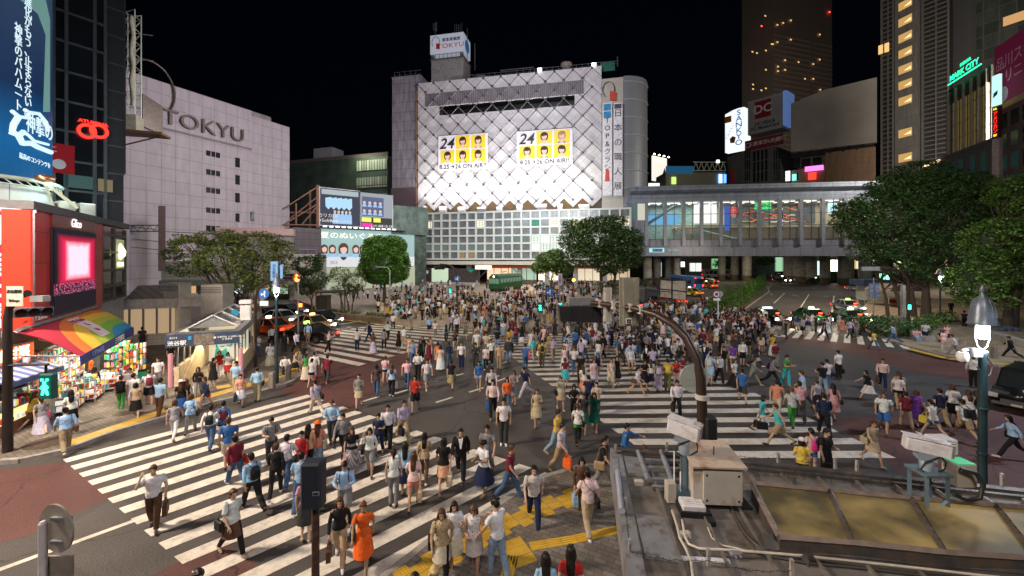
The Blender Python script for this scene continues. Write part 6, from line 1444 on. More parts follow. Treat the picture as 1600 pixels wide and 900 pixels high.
light('concourse_glow','AREA',FG@Vector((30,-2,5)),FG@Vector((30,-14,0)),1100,(1,.74,.48),12,2)
# lattice front
FA_,FBd=Pd(653,110),Pd(940,99.9);FD=frame(FA_,FBd);LD=(FBd-FA_).length
_,zd1=on(FD,655,130);zd0=zg1+.2
t=thing('diamond_front_store','floodlit white store front with a diagonal lattice and two 24 posters','building',FD)
WT=tile('white_diamond_tiles',(.64,.62,.63),(.38,.36,.38),1.55,1.55,.03,.5,.04,rot=math.pi/4,streak=.12)
S=LD/10.5;H2=S/2
row0=zd1-S*.05
pts=[(0,zd1),(0,zd0+2.4)]
x=0;k=0
zz0=zd0+.6;edge=[]
nx=int(LD/H2)
for i in range(nx+1):edge.append((i*H2,zz0+(0 if i%2==0 else H2*.95)))
if edge[-1][0]<LD:edge.append((LD,zz0+H2*.5))
zw1=zd1-6.6;zw0=zd1-9.1;xw0=LD*.125;xw1=LD*.865
mb=MB()
mb.prism([(0,zw0)]+[(e[0],e[1])for e in edge]+[(LD,zw0)],0,.35,axis='y');mb.box(0,LD,0,.35,zw1,zd1);mb.box(0,xw0,0,.35,zw0,zw1);mb.box(xw1,LD,0,.35,zw0,zw1)
import bmesh
me=mb.mesh('wall',WT);bm=bmesh.new();bm.from_mesh(me);bmesh.ops.triangulate(bm,faces=[f for f in bm.faces if len(f.verts)>4]);bmesh.ops.recalc_face_normals(bm,faces=bm.faces[:]);bm.to_mesh(me);bm.free();o=bpy.data.objects.new('wall',me);COL.objects.link(o);o.parent=t
mb=MB();mb.box(xw0-.2,xw1+.2,3.4,3.6,zw0-.5,zw1+.5);mb.box(xw0-.2,xw1+.2,.36,3.4,zw1,zw1+.2);mb.box(xw0-.2,xw1+.2,.36,3.4,zw0-.2,zw0);mb.build('viewing_slot',mat('slot_dark',(.012,.012,.014),.4),t)
mb=MB();[mb.box(xw0+2+q,xw0+2+q+r.uniform(.6,1.8),3.2,3.3,zw0+.2,zw0+.7)for q in(4,6.5,9,17,20,22.5,26)];mb.build('slot_light',emi('slot_teal',(.4,.8,.75),.7),t)
mb=MB();mb.box(xw0*.35,xw1+2.2,-.12,-.01,zw1+.15,zw1+3.5);mb.build('louvre_band',tile('louvres',(.24,.22,.24),(.10,.09,.10),.5,9,.09,.5,.05),t)
LAT=mat('lattice_steel',(.20,.19,.21),.5,.4);mb=MB();nd=MB()
zs=zd1-.4;
def clipbar(x0,z0,dx):
# bar descending from (x0,z0) with slope dx=+-1 until it leaves the wall
 steps=int((zs-(zd0+1.0))/H2);pts_=[]
 for q in range(steps+1):
  x,z=x0+dx*q*H2,z0-q*H2
  if x<-.01 or x>LD+.01:break
  pts_.append((x,-.22,z))
 if len(pts_)>1:mb.bar(pts_[0],pts_[-1],.14)
nn=int(round(LD/S))
for i in range(nn+1):clipbar(i*S,zs,1);clipbar(i*S,zs,-1)
for q in range(1,12):
 if q%2==0:clipbar(0,zs-q*H2,1);clipbar(nn*S,zs-q*H2,-1)
mb.build('lattice',LAT,t)
for q in range(int((zs-zd0-1)/H2)+1):
 for i in range(nn*2+1):
  if(i+q)%2==0 and i*H2<LD:x,z=i*H2,zs-q*H2;nd.prism([(x-.36,z),(x,z-.36),(x+.36,z),(x,z+.36)],-.36,-.24,axis='y')
nd.build('lattice',mat('node_steel',(.10,.09,.10),.4,.5),t)
mb=MB();mb.box(0,LD,.5,22,zg1-.2,zw0-.3);mb.box(0,LD,.5,22,zw1+.3,zd1-.05);mb.box(0,LD,3.7,22,zw0-.29,zw1+.29);mb.build('block',mat('block_amber_dark',(.10,.07,.04),.6),t)
[MB().box(i*S+H2*.35,i*S+H2*1.65,.40,.46,zd0-.1,zz0+H2*.8).build('lit_window',emi('amber_windows',(.6,.36,.12),.16,(.1,.06,.03)),t)for i in range(nn)]
for i in range(9):
 x=2+i*5.1;mb=MB();w=r.uniform(1.0,2.6);mb.box(x,x+w,-2.6,-1.4,zg1-.05,zg1+r.uniform(1.0,2.3),bev=.06);mb.build('roof_unit',(mat('unit_white',(.62,.6,.58),.5)if i%3 else mat('unit_grey',(.22,.22,.23),.5)),t)
mb=MB();mb.box(-8.2,0,1.2,22,zg0-4,on(FD,640,118)[1],bev=.0);mb.box(-8.2,.3,1,22.2,on(FD,640,118)[1],on(FD,640,118)[1]+.5);mb.build('side_wing',tile('wing_panels',(.30,.27,.31),(.14,.12,.15),12,2.6,.06,.6,.06,streak=.35),t)
mb=MB();mb.box(-8.4,-.4,1.0,3,0,on(FD,640,292)[1]);mb.build('dark_lower_wall',mat('maroon_wall',(.12,.085,.095),.6),t)
mb=MB();mb.box(-1.0,-.1,.9,1.15,zg1,on(FD,650,140)[1]);mb.build('peach_edge',mat('peach_edge',(.50,.32,.2),.6),t)
# posters
def poster(px0,px1,lab,seeds):
 u0,zt=on(FD,px0,214 if px0<750 else 207);u1,_=on(FD,px1,210);_,zb=on(FD,px0,268 if px0<750 else 261);w=u1-u0;h=zt-zb
 t=thing('hanging_poster',lab,'poster',FD);mb=MB();mb.box(u0,u1,-.52,-.44,zb,zt);mb.build('sheet',mat('poster_white',(.74,.73,.78),.5),t);mb=MB();mb.tube([(u0,-.5,zt+.1),(u1,-.5,zt+.1)],.14,6);mb.build('rail',GREYM,t)
 for k,(ci,cj)in enumerate(((1,1),(2,1),(0,0),(1,0),(2,0))):
  x0=u0+w*(.05+ci*.31);z0=zb+h*(.20+cj*.40);cw_,ch_=w*.28,h*.37
  mb=MB();mb.box(x0,x0+cw_,-.55,-.53,z0,z0+ch_);sq=mb.build('yellow_square',mat('poster_yellow',(.85,.58,.03),.5,var=.04),t)
  cx=x0+cw_/2;fz=z0+ch_*.56;hc=[(.03,.02,.02),(.35,.22,.1),(.03,.02,.02)][(seeds+k)%3 if k==1 else 0]
  mb=MB();mb.prism([(cx+cw_*.25*math.cos(a),fz+ch_*(.10 if math.sin(a)>0 else-.02)+ch_*.28*math.sin(a))for a in[math.pi*j/8 for j in range(16)]],-.57,-.555,axis='y');mb.build('portrait_hair',mat('portrait_hair_%s'%('fair' if hc[0]>.1 else 'dark'),hc,.6,var=0),sq)
  mb=MB();mb.prism([(cx+cw_*.17*math.cos(a),fz+ch_*.23*math.sin(a))for a in[math.pi*j/8 for j in range(16)]],-.59,-.575,axis='y');mb.box(cx-cw_*.09,cx+cw_*.09,-.59,-.575,z0,fz-ch_*.15);mb.build('portrait_face',mat('portrait_skin',(.72,.50,.40),.6,var=.03),sq)
  mb=MB();mb.prism([(cx-cw_*.3,z0),(cx+cw_*.3,z0),(cx+cw_*.22,z0+ch_*.14),(cx-cw_*.22,z0+ch_*.14)],-.585,-.57,axis='y');mb.build('portrait_shoulders',mat('shirt_%d'%(k%2),((.6,.6,.62),(.25,.3,.4))[k%2],.6),sq);mb=MB();mb.prism([(cx-cw_*.18,fz+ch_*.10),(cx+cw_*.05*(k-2),fz+ch_*.05),(cx+cw_*.18,fz+ch_*.12),(cx+cw_*.16,fz+ch_*.27),(cx-cw_*.16,fz+ch_*.27)],-.605,-.591,axis='y');mb.build('portrait_fringe',mat('portrait_hair_%s'%('fair' if hc[0]>.1 else 'dark'),hc),sq)
  mb=MB();[mb.box(cx+q*cw_*.08-.07,cx+q*cw_*.08+.07,-.60,-.592,fz+.02,fz+.09)for q in(-1,1)];mb.box(cx-.1,cx+.1,-.60,-.592,fz-ch_*.12-.03,fz-ch_*.12+.03);mb.build('portrait_features',HRP,sq)
 text('24',h*.42,TXK,t,xf=TX(u0+w*.19,-.58,zt-h*.24)@Matrix(((1,0,.25,0),(0,1,0,0),(0,0,1,0),(0,0,0,1))),bold=.05,sx=1.05);text('8.25→26 ON AIR!!',h*.175,TXK,t,xf=TX((u0+u1)/2,-.56,zb+h*.10),sx=1.02,bold=.012)
poster(686,763,'left 24 poster with five portraits including one fair haired',1);poster(808,895,'right 24 poster with five dark haired portraits, nearer the vertical banners',0)
# right end with vertical banners and the curved wing
FQa,FQb=Pd(940,99.9),Pd(966,99.0);FQ=frame(FQa,FQb);LQ=(FQb-FQa).length;ztq=on(FQ,950,122)[1]
t=thing('banner_wing','pale end bay with ring emblem, two vertical banners and a curved grey side','building',FQ)
mb=MB();mb.box(.05,LQ+1.2,.2,20,zg1-.2,ztq,bev=.0);mb.build('wall',mat('end_bay',(.50,.48,.42),.5,var=.1),t)
mb=MB();n=14;V=[];rr=6.0
prof=[(LQ+1.25+rr*math.sin(a),.3+rr-rr*math.cos(a))for a in[math.pi/2*k/n for k in range(n+1)]]
mb.prism([(LQ+1.25,.3+rr)]+prof,zg1-4,ztq+.3,smooth=False);mb.build('curved_side',mat('curved_grey',(.26,.28,.31),.45,.2,var=.06),t)
mb=MB()
for q in range(9):
 z=ztq-1-q*4.3;mb.tube([(x+.06*(1 if x>LQ+2 else 0),y-.06,z)for x,y in prof],.14,6)
mb.build('curved_band',mat('band_pale',(.40,.42,.42),.5),t)
for a,b,s,lab in((941,957,'TOP&クラシー人',0),(958,973,'日本の職人展',1)):
 ua,za=on(FQ,a,163);ub,zb=on(FQ,b,306);ua=max(ua,.0);t2=thing('vertical_banner',('white vertical banner reading TOP& with blue pictures at its head','white vertical banner with large characters 日本の職人展')[lab],'banner',FQ)
 mb=MB();mb.box(ua+.1,ub-.1,-.8,-.72,zb,za);mb.build('sheet',mat('banner_white',(.76,.76,.82),.6),t2)
 text(list('日本の職人展')if lab else list('TOP&クラシ'),2.0 if lab else 1.7,TXK,t2,xf=TX((ua+ub)/2,-.83,(za+zb)/2+(-.2 if lab else 1.2)),vertical=True,gap=1.75 if lab else 1.12)
 if not lab:
  mb=MB();mb.box(ua+.35,ub-.35,-.83,-.81,za-1.9,za-.3);mb.box(ua+.35,ub-.35,-.83,-.81,za-3.7,za-2.1);mb.build('blue_picture',mat('picture_blue',(.03,.25,.5),.5,var=.4,scale=2),t2);mb=MB();mb.prism([((ua+ub)/2-.6,zb+3.4),((ua+ub)/2+.6,zb+3.4),((ua+ub)/2+.4,zb+6.2),((ua+ub)/2-.4,zb+6.4)],-.83,-.81,axis='y');mb.build('red_figure',mat('figure_red',(.6,.08,.05),.6),t2)
 else:mb=MB();mb.box(ua+.3,ub-.3,-.83,-.81,za-1.4,za-.3);mb.build('dark_crest',mat('crest',(.1,.08,.12),.5,var=.6,scale=3),t2)
u,z=on(FQ,953,140);mb=MB();mb.tube([(u+1.4*math.cos(a)-.3,-.1,z+1.9*math.sin(a))for a in[math.radians(k)for k in range(-60,245,15)]],.12,6);mb.build('ring_emblem',BRZ,t);mb=MB();mb.prism([(u,z-2.6),(u+1.5,z-2.9),(u+1.5,z-.9),(u,z-.4)],-.3,.1,axis='y');mb.build('red_emblem_block',mat('emblem_red',(.6,.08,.03),.5),t);text('TOKYU',1.0,BRZ,t,xf=TX(u,-.1,z-3.6),sx=1.2)
# roof of the main store: sign tower, railings, tanks, antennas
t=thing('roof_sign_tower','concrete roof tower carrying a white sign box with red TOKYU letters','tower',FD)
u0,z0=on(FD,674,122,3);u1,_=on(FD,724,122,3);_,z1=on(FD,674,95,3)
mb=MB();mb.box(u0,u1,3,9,zd1-.2,z1);mb.build('tower_block',CONC,t);mb=MB();mb.box(u0-.3,u1+.3,2.8,9.2,z1,z1+.35);[mb.bar((x,2.8,z1),(x,2.8,z1+1.6),.1)for x in np.arange(u0,u1,1.2)];mb.bar((u0,2.8,z1+1.4),(u1,2.8,z1+1.4),.1);mb.box(u0,u0+.7,3.2,4,z1+.35,z1+2.2);mb.box(u1-.9,u1-.2,3.2,4,z1+.35,z1+2.2);mb.build('gallery',STEEL,t)
_,zs1=on(FD,674,57,3);_,zs0=on(FD,674,86,3);mb=MB();mb.box(u0-.15,u1+.15,2.6,8.6,zs0,zs1);o=mb.build('sign_box',emi('sign_box_dim',(.62,.66,.78),.30,(.4,.42,.48)),t)
zc=(zs0+zs1)/2;text('TOKYU',1.75,emi('letters_red',(.6,.03,.05),.3),t,xf=TX(u0+(u1-u0)*.62,2.55,zc-.75),sx=1.25,spacing=1.05);text('東急東横店',1.05,mat('letters_navy',(.02,.04,.15),.5,var=0),t,xf=TX(u0+(u1-u0)*.64,2.55,zc+.9),bold=.02)
mb=MB();x=u0+1.5;mb.tube([(x+1.1*math.cos(a),2.5,zc+.5+1.5*math.sin(a))for a in[math.radians(k)for k in range(-50,235,15)]],.07,6);mb.build('ring_mark',mat('letters_navy',(0,0,0)),t);mb=MB();mb.prism([(x+.1,zc-1.3),(x+1.1,zc-1.5),(x+1.1,zc),(x+.1,zc+.3)],2.5,2.55,axis='y');mb.build('red_mark',mat('mark_red',(.6,.03,.03),.5),t)
mb=MB();mb.disc((u1+.2,5.6,zc),1.7,(1,0,0),.1,24);mb.build('blue_side_disc',emi('blue_disc',(.02,.15,.4),.4),t)
for i,(px,pyt,pyb,lab)in enumerate(((680,36,58,'small forked antenna on the roof sign box'),(716,38,52,'cluster of rod antennas on the roof sign box'),(730,44,100,'tall thin lightning rod beside the roof sign'),(742,68,110,'shorter lightning rod beside the roof sign'))):
 u,za=on(FD,px,pyt,4);_,zb=on(FD,px,pyb,4);mb=MB();mb.bar((u,4,zb),(u,4,za),.14)
 if i==0:mb.box(u-.55,u-.3,3.9,4.1,za-2,za);mb.box(u+.1,u+.5,3.9,4.1,za-2.2,za+.2)
 if i==1:[mb.bar((u+q,4,zb),(u+q,4,za+abs(q)*.3),.1)for q in(-1,-.5,.5,1)]
 solo(mb,'antenna',STEEL,lab,'antenna',FD)
t=thing('roof_railing','grey roof railings along the main store top edge','railing',FD);mb=MB()
for x in np.arange(-8,0,1.6):mb.bar((x,2,on(FD,640,118)[1]+.4),(x,2,on(FD,640,118)[1]+2.2),.08)
mb.bar((-8,2,on(FD,640,118)[1]+2.2),(0,2,on(FD,640,118)[1]+2.2),.1);mb.bar((-8,2,on(FD,640,118)[1]+1.3),(0,2,on(FD,640,118)[1]+1.3),.06)
for x in np.arange(9,LD+4,1.5):mb.bar((x,1.2,zd1),(x,1.2,zd1+1.4),.07)
mb.bar((9,1.2,zd1+1.4),(LD+4,1.2,zd1+1.4),.1);mb.bar((9,1.2,zd1+.8),(LD+4,1.2,zd1+.8),.06)
for x in np.arange(22.5,30.5,1.9):mb.bar((x,3,zd1),(x,3,zd1+2.7),.1)
mb.bar((22,3,zd1+2.7),(31,3,zd1+2.7),.2);mb.bar((LD+3.8,1.2,zd1),(LD+3.8,1.2,zd1+2.4),.2);mb.build('rail',STEEL,t)
u,z=on(FD,885,97,4);mb=MB();mb.lathe([(1.0,0),(1.0,2.2),(1.5,2.6),(1.5,3.3),(1.1,3.5)],(u,4,zd1-.1),14);solo(mb,'roof_vent',mat('rust_vent',(.30,.24,.2),.6),'round capped roof vent on the main store','vent',FD)
u,z=on(FD,752,118,4);mb=MB();mb.lathe([(1.2,0),(1.2,1.4),(2.4,1.9),(2.4,2.2),(.5,2.6)],(u,5,zd1-.3),16);solo(mb,'roof_water_tank',mat('olive_tank',(.18,.17,.13),.6),'squat flared roof tank beside the sign tower','tank',FD)
for i,px in enumerate((843,928)):
 u,z=on(FD,px,104-i*5,-.4);mb=MB();mb.box(u-.5,u+.5,-.5,.1,zd1+.15,zd1+.7);solo(mb,'roof_floodlight',emi('flood_white',(.85,.9,1),5),('roof floodlight above the lattice front near the round vent','roof floodlight above the lattice front near the green net')[i],'floodlight',FD)
mb=MB();mb.box(LD-.3,LD+3.2,1.4,1.5,zd1-.8,zd1+1.4);solo(mb,'green_net',mat('green_net',(.02,.16,.10),.8),'green safety net behind the roof corner railing','net',FD)
# facade floods, with added soft fills for the facade and west store
for i,(x,pw)in enumerate(((3.5,2400),(10,6400),(17,4200),(26,6800),(34,5600),(42,3400))):
 light('facade_flood','SPOT',FD@Vector((x,-4.2,zg1+.6)),FD@Vector((x+.5,0,zd0+22)),pw*1.9,(.98,.95,.93)if i!=5 else(1,.97,.8),.3,spot=110,blend=.9)
light('facade_foot_glow','AREA',FD@Vector((LD/2,-3.2,zg1+.8)),FD@Vector((LD/2,0,zd0+9)),1700,(.98,.96,1),LD*.85,.5)
light('facade_soft','AREA',(2,70,46),FD@Vector((LD/2,0,40)),7500,(.92,.88,1),14,6)
light('west_store_fill','AREA',(-20,52,30),FW@Vector((40,0,20)),7500,(1,.87,.92),14,10)
# ------------------------------------------------------------------ glazed bridge
BR1,BR2=Pd(986,97),Pd(1460,88);FX=frame(BR1,BR2);LX=(BR2-BR1).length
zB0=on(FX,1000,400)[1];zB1=on(FX,1000,388)[1];zW0=on(FX,1000,375)[1];zW1=on(FX,1010,316)[1];zR=on(FX,986,293)[1]
SIL=tile('silver_panels',(.20,.22,.28),(.08,.08,.10),4.6,3.2,.05,.4,.04,metal=.2)
t=thing('glazed_bridge','long silver pedestrian bridge over the avenue with tall lit windows','bridge',FX)
mb=MB();mb.box(0,LX,0,12,zB0,zB1);mb.box(-.5,LX,.3,12,zB1,zW0);mb.build('lower_fascia',SIL,t)
mb=MB();mb.prism([(0,zW1),(0,zW1+1.7),(-1.2,zR-1.0),(-1.2,zR),(12,zR+.4),(12,zW1)],-.3,LX,axis='x');mb.build('roof',tile('roof_panels',(.24,.28,.36),(.08,.09,.10),4.6,1.1,.04,.35,.05,metal=.3),t)
mb=MB();mb.box(-.5,3.3,0,12,zB0-.1,zW1);mb.build('end_pier',SIL,t)
mb=MB();u,z=on(FX,1007,326);mb.box(.2,1.4,-.03,0,zW1-4.2,zW1-.3,0);mb.box(1.5,3.2,-.03,0,zW1-4.2,zW1-.3,1);mb.build('end_window',[emi('dim_teal_window',(.15,.28,.28),.4),emi('lamp_lit_window',(.85,.85,.7),.55)],t)
cols_px=[1010,1039,1068,1096,1126,1156,1186,1218,1251,1285,1320,1356,1394,1434]
us=[on(FX,p,350)[0]for p in cols_px]
GRC=mat('column_grey',(.22,.24,.29),.4,.3)
for u in us:mb=MB();mb.box(u-.35,u+.35,-.45,.3,zW0-1.4,zW1+.1);mb.build('column',GRC,t)
mb=MB()
for a,b in zip(us,us[1:]):m_=(a+b)/2;mb.box(m_-.06,m_+.06,-.02,.1,zW0,zW1)
for z in(zW0+.05,zW0+(zW1-zW0)*.36,zW0+(zW1-zW0)*.66):mb.box(us[0],LX,.0,.1,z,z+.12)
mb.build('glazing_bar',mat('bar_dark',(.06,.065,.07),.4,.4),t)
m_g,N,L,P=nodes('clear_glass');P.inputs['Base Color'].default_value=(.8,.9,.9,1);P.inputs['Roughness'].default_value=.03;P.inputs['Alpha'].default_value=.10;MATS['clear_glass']=m_g
mb=MB();mb.add([(us[0],.05,zW0),(LX,.05,zW0),(LX,.05,zW1),(us[0],.05,zW1)],[(0,1,2,3)]);mb.build('glass',m_g,t)
# inside: floors, back wall, ceiling lights, mural, banners
mb=MB();mb.box(us[0]-3,LX,.5,11.5,zW0-.3,zW0+.02);zMz=zW0+(zW1-zW0)*.40;mb.box(us[0]+8,LX,4.5,11.5,zMz-.5,zMz);mb.build('interior_floor',mat('floor_beige',(.38,.34,.27),.5),t)
mb=MB();mb.box(us[0]-3,us[4],9.5,9.8,zW0,zW1,0);mb.box(us[4],LX,9.5,9.8,zW0,zW1,1);mb.build('interior_wall',[mat('teal_wall',(.26,.38,.36),.5,var=.3),mat('beige_inner_wall',(.38,.33,.25),.6,var=.2)],t)
mb=MB();mb.box(us[0]-3,LX,.4,9.4,zW1+.01,zW1+.2);mb.build('interior_ceiling',mat('ceiling_pale',(.45,.43,.38),.6),t)
mb=MB();[mb.box(a+.5,b-.5,1.2,1.6,zW1-.25,zW1-.12)for a,b in zip(us,us[1:])];[mb.box(a+1,a+1.6,4,5,zW1-.1,zW1-.04)for a in np.arange(us[0],LX,2.4)];mb.build('ceiling_light',emi('ceiling_strip',(1,.95,.78),1.8),t)
mb=MB();mb.box(us[0]+.2,us[2]-.3,3,3.1,zMz+.3,zMz+2.4);mb.box(us[0]-.0,us[2]-.4,3.1,3.2,zMz+2.5,zMz+2.9);mb.build('blue_window_glow',emi('blue_glow',(.12,.4,.7),.9),t)
mb=MB();mb.bar((us[0]+.2,2.2,zMz),(us[2]-1,2.4,zW1-.4),.5);mb.bar((us[3]-.5,2,zW0+2.5),(us[5],2,zW0+.2),.35);mb.build('escalator_rail',mat('rail_blue_grey',(.15,.2,.24),.4,.3),t)
mb=MB();mb.box(us[3]-.2,us[4]+.8,5,5.2,zMz+.6,zMz+5.2);mb.build('lit_screen',emi('white_screen',(.95,.95,.92),.9),t)
mb=MB();mb.box(us[4]+1.4,us[4]+2.6,1.6,1.7,zMz-1.4,zW1-1);mb.build('blue_banner',emi('banner_blue',(.02,.12,.55),.7),t);mb=MB();mb.box(us[4]+2.6,us[4]+4.0,1.55,1.65,zMz+2.0,zW1-1.2);mb.build('red_banner',emi('banner_red',(.75,.04,.05),.7),t);text(list('リエ広場'),1.1,TXW,t,xf=TX(us[4]+3.3,1.4,zMz+3.2),vertical=True,gap=.8)
GREENN=emi('green_neon',(.05,.8,.2),.9);ra=random.Random(9)
mb=MB();mb.box(us[6]+.3,us[7]-.4,3,3.1,zMz+3.6,zMz+5.2);mb.build('green_letters',GREENN,t);text('DINING',1.1,mat('dark_green_letters',(.01,.08,.03),.5),t,xf=TX((us[6]+us[7])/2,2.9,zMz+4.4),bold=.03)
# mural: a plain abstract painting in red, grey and blue
mb=MB();mb.box(us[5]+.3,us[10]-1,9.2,9.35,zMz+.8,zMz+6.0);mb.build('mural_board',mat('mural_ground',(.05,.06,.08),.6,var=.7,scale=.6),t)
for k in range(16):
 x0=ra.uniform(us[5]+1,us[10]-7);z0=ra.uniform(zMz+1.3,zMz+5.2);pts_=[(x0+q*1.1,9.1,min(zMz+5.8,max(zMz+1,z0+math.sin(q*.9+k)*ra.uniform(.3,1.1))))for q in range(6)]
 mb=MB();mb.tube(pts_,[ra.uniform(.06,.28)for _ in range(6)],6);mb.build('mural_stroke',mat(*ra.choice([('stroke_red',(.5,.08,.04)),('stroke_white',(.5,.5,.5)),('stroke_blue',(.05,.15,.3)),('stroke_orange',(.5,.25,.05))]),.6),t)
for i,u in enumerate(us[7:9]):mb=MB();mb.box(u+.5,u+1.4,1.4,1.5,zMz-1.6,zMz+5.2);mb.build('dark_sign_strip',mat('dark_glass',(0,0,0)),t);text(list('TOY NO')if i==0 else list('SALE'),1.0,emi('soft_white_text',(.8,.9,.95),.9),t,xf=TX(u+.95,1.3,zMz+2),vertical=True,gap=.9)
mb=MB();u=(us[8]+us[9])/2;mb.box(us[8]+.6,us[8]+1.5,1.7,1.8,zMz-1.8,zMz+5.5);mb.build('blue_strip_banner',emi('strip_blue',(.15,.4,.8),.7),t);mb=MB();mb.box(us[9]+4,us[9]+6,5,5.2,zMz+2.5,zMz+5);mb.build('pale_blue_window',emi('pale_blue_glow',(.5,.8,.95),1.0),t)
light('bridge_inside','AREA',FX@Vector((LX*.28,5,zW1-.4)),FX@Vector((LX*.28,5.5,0)),1300,(.8,1,.88),24,6);light('bridge_inside','AREA',FX@Vector((LX*.68,5,zW1-.4)),FX@Vector((LX*.68,5.5,0)),1300,(1,.92,.72),24,6)
for i in range(44):
 pass
t2=thing('bridge_sign','lit blue and white direction sign on the bridge fascia','sign',FX);u,z=on(FX,1026,391);mb=MB();mb.box(u-1.7,u+1.7,-.12,-.02,z-.5,z+.5);mb.build('lit_face',emi('sign_teal',(.35,.75,.8),.9),t2);mb=MB();mb.box(u-1.0,u+1.3,-.15,-.125,z-.35,z+.35);mb.build('blue_field',mat('sign_blue',(.02,.08,.3),.5),t2)
text('渋谷マークシティ',.42,TXW,t2,xf=TX(u+.15,-.17,z));u,z=on(FX,1052,391);text('井の頭線',.6,emi('teal_letters',(.3,.7,.6),.6),t2,xf=TX(u,-.1,z))
# piers below the bridge and the elevated road behind
for i,(px,d,r_)in enumerate(((1012,100,1.0),(1027,104,.9),(1046,104,1.1),(1058,100,.8),(1128,128,1.1),(1148,128,1.2),(1167,122,1.3),(1238,120,2.3),(1252,116,2.2),(1268,112,1.3),(1289,108,1.2),(1320,106,1.5),(1352,104,1.4),(1378,102,1.3))):
 c=Pd(px,d);mb=MB();mb.tube([(c.x,c.y,0),(c.x,c.y,zB0+.3)],r_,16,cap=True);mb.tube([(c.x,c.y,0),(c.x,c.y,1.6)],r_+.04,16,1)
 solo(mb,'bridge_pier',[CONC,mat('pier_band',(.10,.08,.05),.7)],'round concrete pier standing under the glazed bridge','pier',None,'piers under the glazed bridge')
F5=frame(Pd(1050,150),Pd(1500,160));t=thing('elevated_road','elevated road deck seen through the gap below the bridge','viaduct',F5);mb=MB();mb.box(-10,140,0,14,11,13);mb.build('deck',CONC,t)
mb=MB();mb.box(-30,130,40,42,0,12);mb.build('far_wall',mat('far_wall_dark',(.08,.09,.08),.7,var=.5,scale=.2),t)
r=random.Random(21)
light('under_bridge','AREA',FX@Vector((26,22,7)),FX@Vector((26,24,0)),1300,(1,.85,.6),30,8);light('under_bridge','AREA',FX@Vector((14,-8,9)),FX@Vector((14,0,0)),300,(1,.8,.6),10,4)
# lit fronts
for i,(a,b,y0,y1,d,c,s,lab)in enumerate(((1022,1034,410,432,112,(.4,.85,.8),.7,'teal lit doorway beneath the bridge end'),(1064,1070,409,417,110,(.9,.97,1),2.2,'small white lit panel high under the bridge'),(1078,1096,411,424,120,(.9,.95,.9),.7,'pale lit hall front behind the taxis'),(1112,1123,404,420,140,(.3,.7,.3),.5,'greenish foliage lit front beyond the piers'),(1212,1232,402,424,150,(.5,.9,.55),.5,'green lit glass front beyond the thick piers'),(1263,1283,408,430,114,(.45,.95,.85),1.1,'turquoise lit shop between two bridge piers'),(1292,1318,406,424,112,(1,.82,.68),2.3,'brightest cream lit shop below the bridge'),(1337,1350,404,420,112,(.9,.75,.45),.8,'amber lit shop between the last piers'),(1355,1378,404,420,108,(1,.9,.5),.9,'yellow lit shopfront behind the blue kiosk'),(1398,1428,405,420,104,(.9,.95,.45),1.3,'yellow green lit shop behind the tent'),(1376,1390,427,440,96,(.25,.9,.55),1.6,'green lit kiosk face beside the tent'),(1462,1480,402,428,100,(1,.75,.35),.5,'amber lit shopfront seen among the tree trunks'),(1476,1490,423,438,95,(.5,1,.2),1.3,'lime green sign among the tree leaves'))):
 f=frame(Pd(a,d),Pd(b,d));w=(Pd(a,d)-Pd(b,d)).length;z1=CAM_H-(y0-HZ)/FOC*d;z0=CAM_H-(y1-HZ)/FOC*d
 t=thing('lit_shopfront',lab,'shopfront',f,'lit shopfronts under the bridge');mb=MB();mb.box(0,w,0,.3,z0,z1);mb.build('lit_face',emi('front_%d'%i,c,s*1.3),t)
 mb=MB();mb.box(-.1,w+.1,-.15,.6,z1,z1+.3);n_=max(2,int(w/1.6));[mb.box(w*k/n_-.05,w*k/n_+.05,-.06,-.01,z0,z1)for k in range(n_+1)];mb.box(0,w,0,.4,0,z0);mb.build('frame',DARK,t)
# ------------------------------------------------------------------ far buildings to the east
def tower(name,lab,pxa,da,pxb,db,ytop_a,mats_,depth=30,z0=0):
 f=frame(Pd(pxa,da),Pd(pxb,db));w=(Pd(pxa,da)-Pd(pxb,db)).length;z1=CAM_H-(ytop_a-HZ)/FOC*da;t=thing(name,lab,'building',f);mb=MB();mb.box(0,w,0,depth,z0,z1);mb.build('wall',mats_,t);return t,f,w,z1
t,f,w,z1=tower('hotel_tower','far dark stepped hotel tower with scattered amber windows',1208,330,1300,350,-40,mat('tower_dark',(.34,.28,.24),.7,var=.1))
WAM=emi('window_amber',(1,.62,.24),.9);WDM=mat('window_unlit',(.015,.014,.014),.3)
zz=z1
mb=MB();mats_b=mat('balcony_brown',(.5,.4,.34),.7)
for k in range(46):
 z=6+k*4.0;mb.box(13,w-26,-1.0,0,z,z+1.3);mb.box(0,11,-.3,0,z,z+1.2);mb.box(w-22,w,-.3,0,z,z+1.1)
mb.build('balcony_band',mats_b,t)
for px,py in((1194,26),(1213,40),(1222,37),(1234,33),(1206,70),(1213,67),(1204,70),(1234,63),(1279,55),(1279,94),(1246,98),(1225,95),(1214,105),(1214,112),(1225,110),(1195,110),(1195,80),(1174,82),(1181,84),(1256,124),(1269,124),(1195,139),(1188,142),(1280,141),(1175,133),(1175,140),(1269,101)):
 u,z=on(f,px,py);mb=MB();mb.box(u-.9,u+.8,-1.08,-1.02,z-.5,z+.6);mb.build('lit_window',WAM,t)
for px,py in((1188,42),(1294,20)):u,z=on(f,px,py);mb=MB();mb.box(u-.5,u+.5,-1.3,-1.05,z-.5,z+.5);mb.build('beacon',emi('beacon_red',(1,.05,.02),6),t)
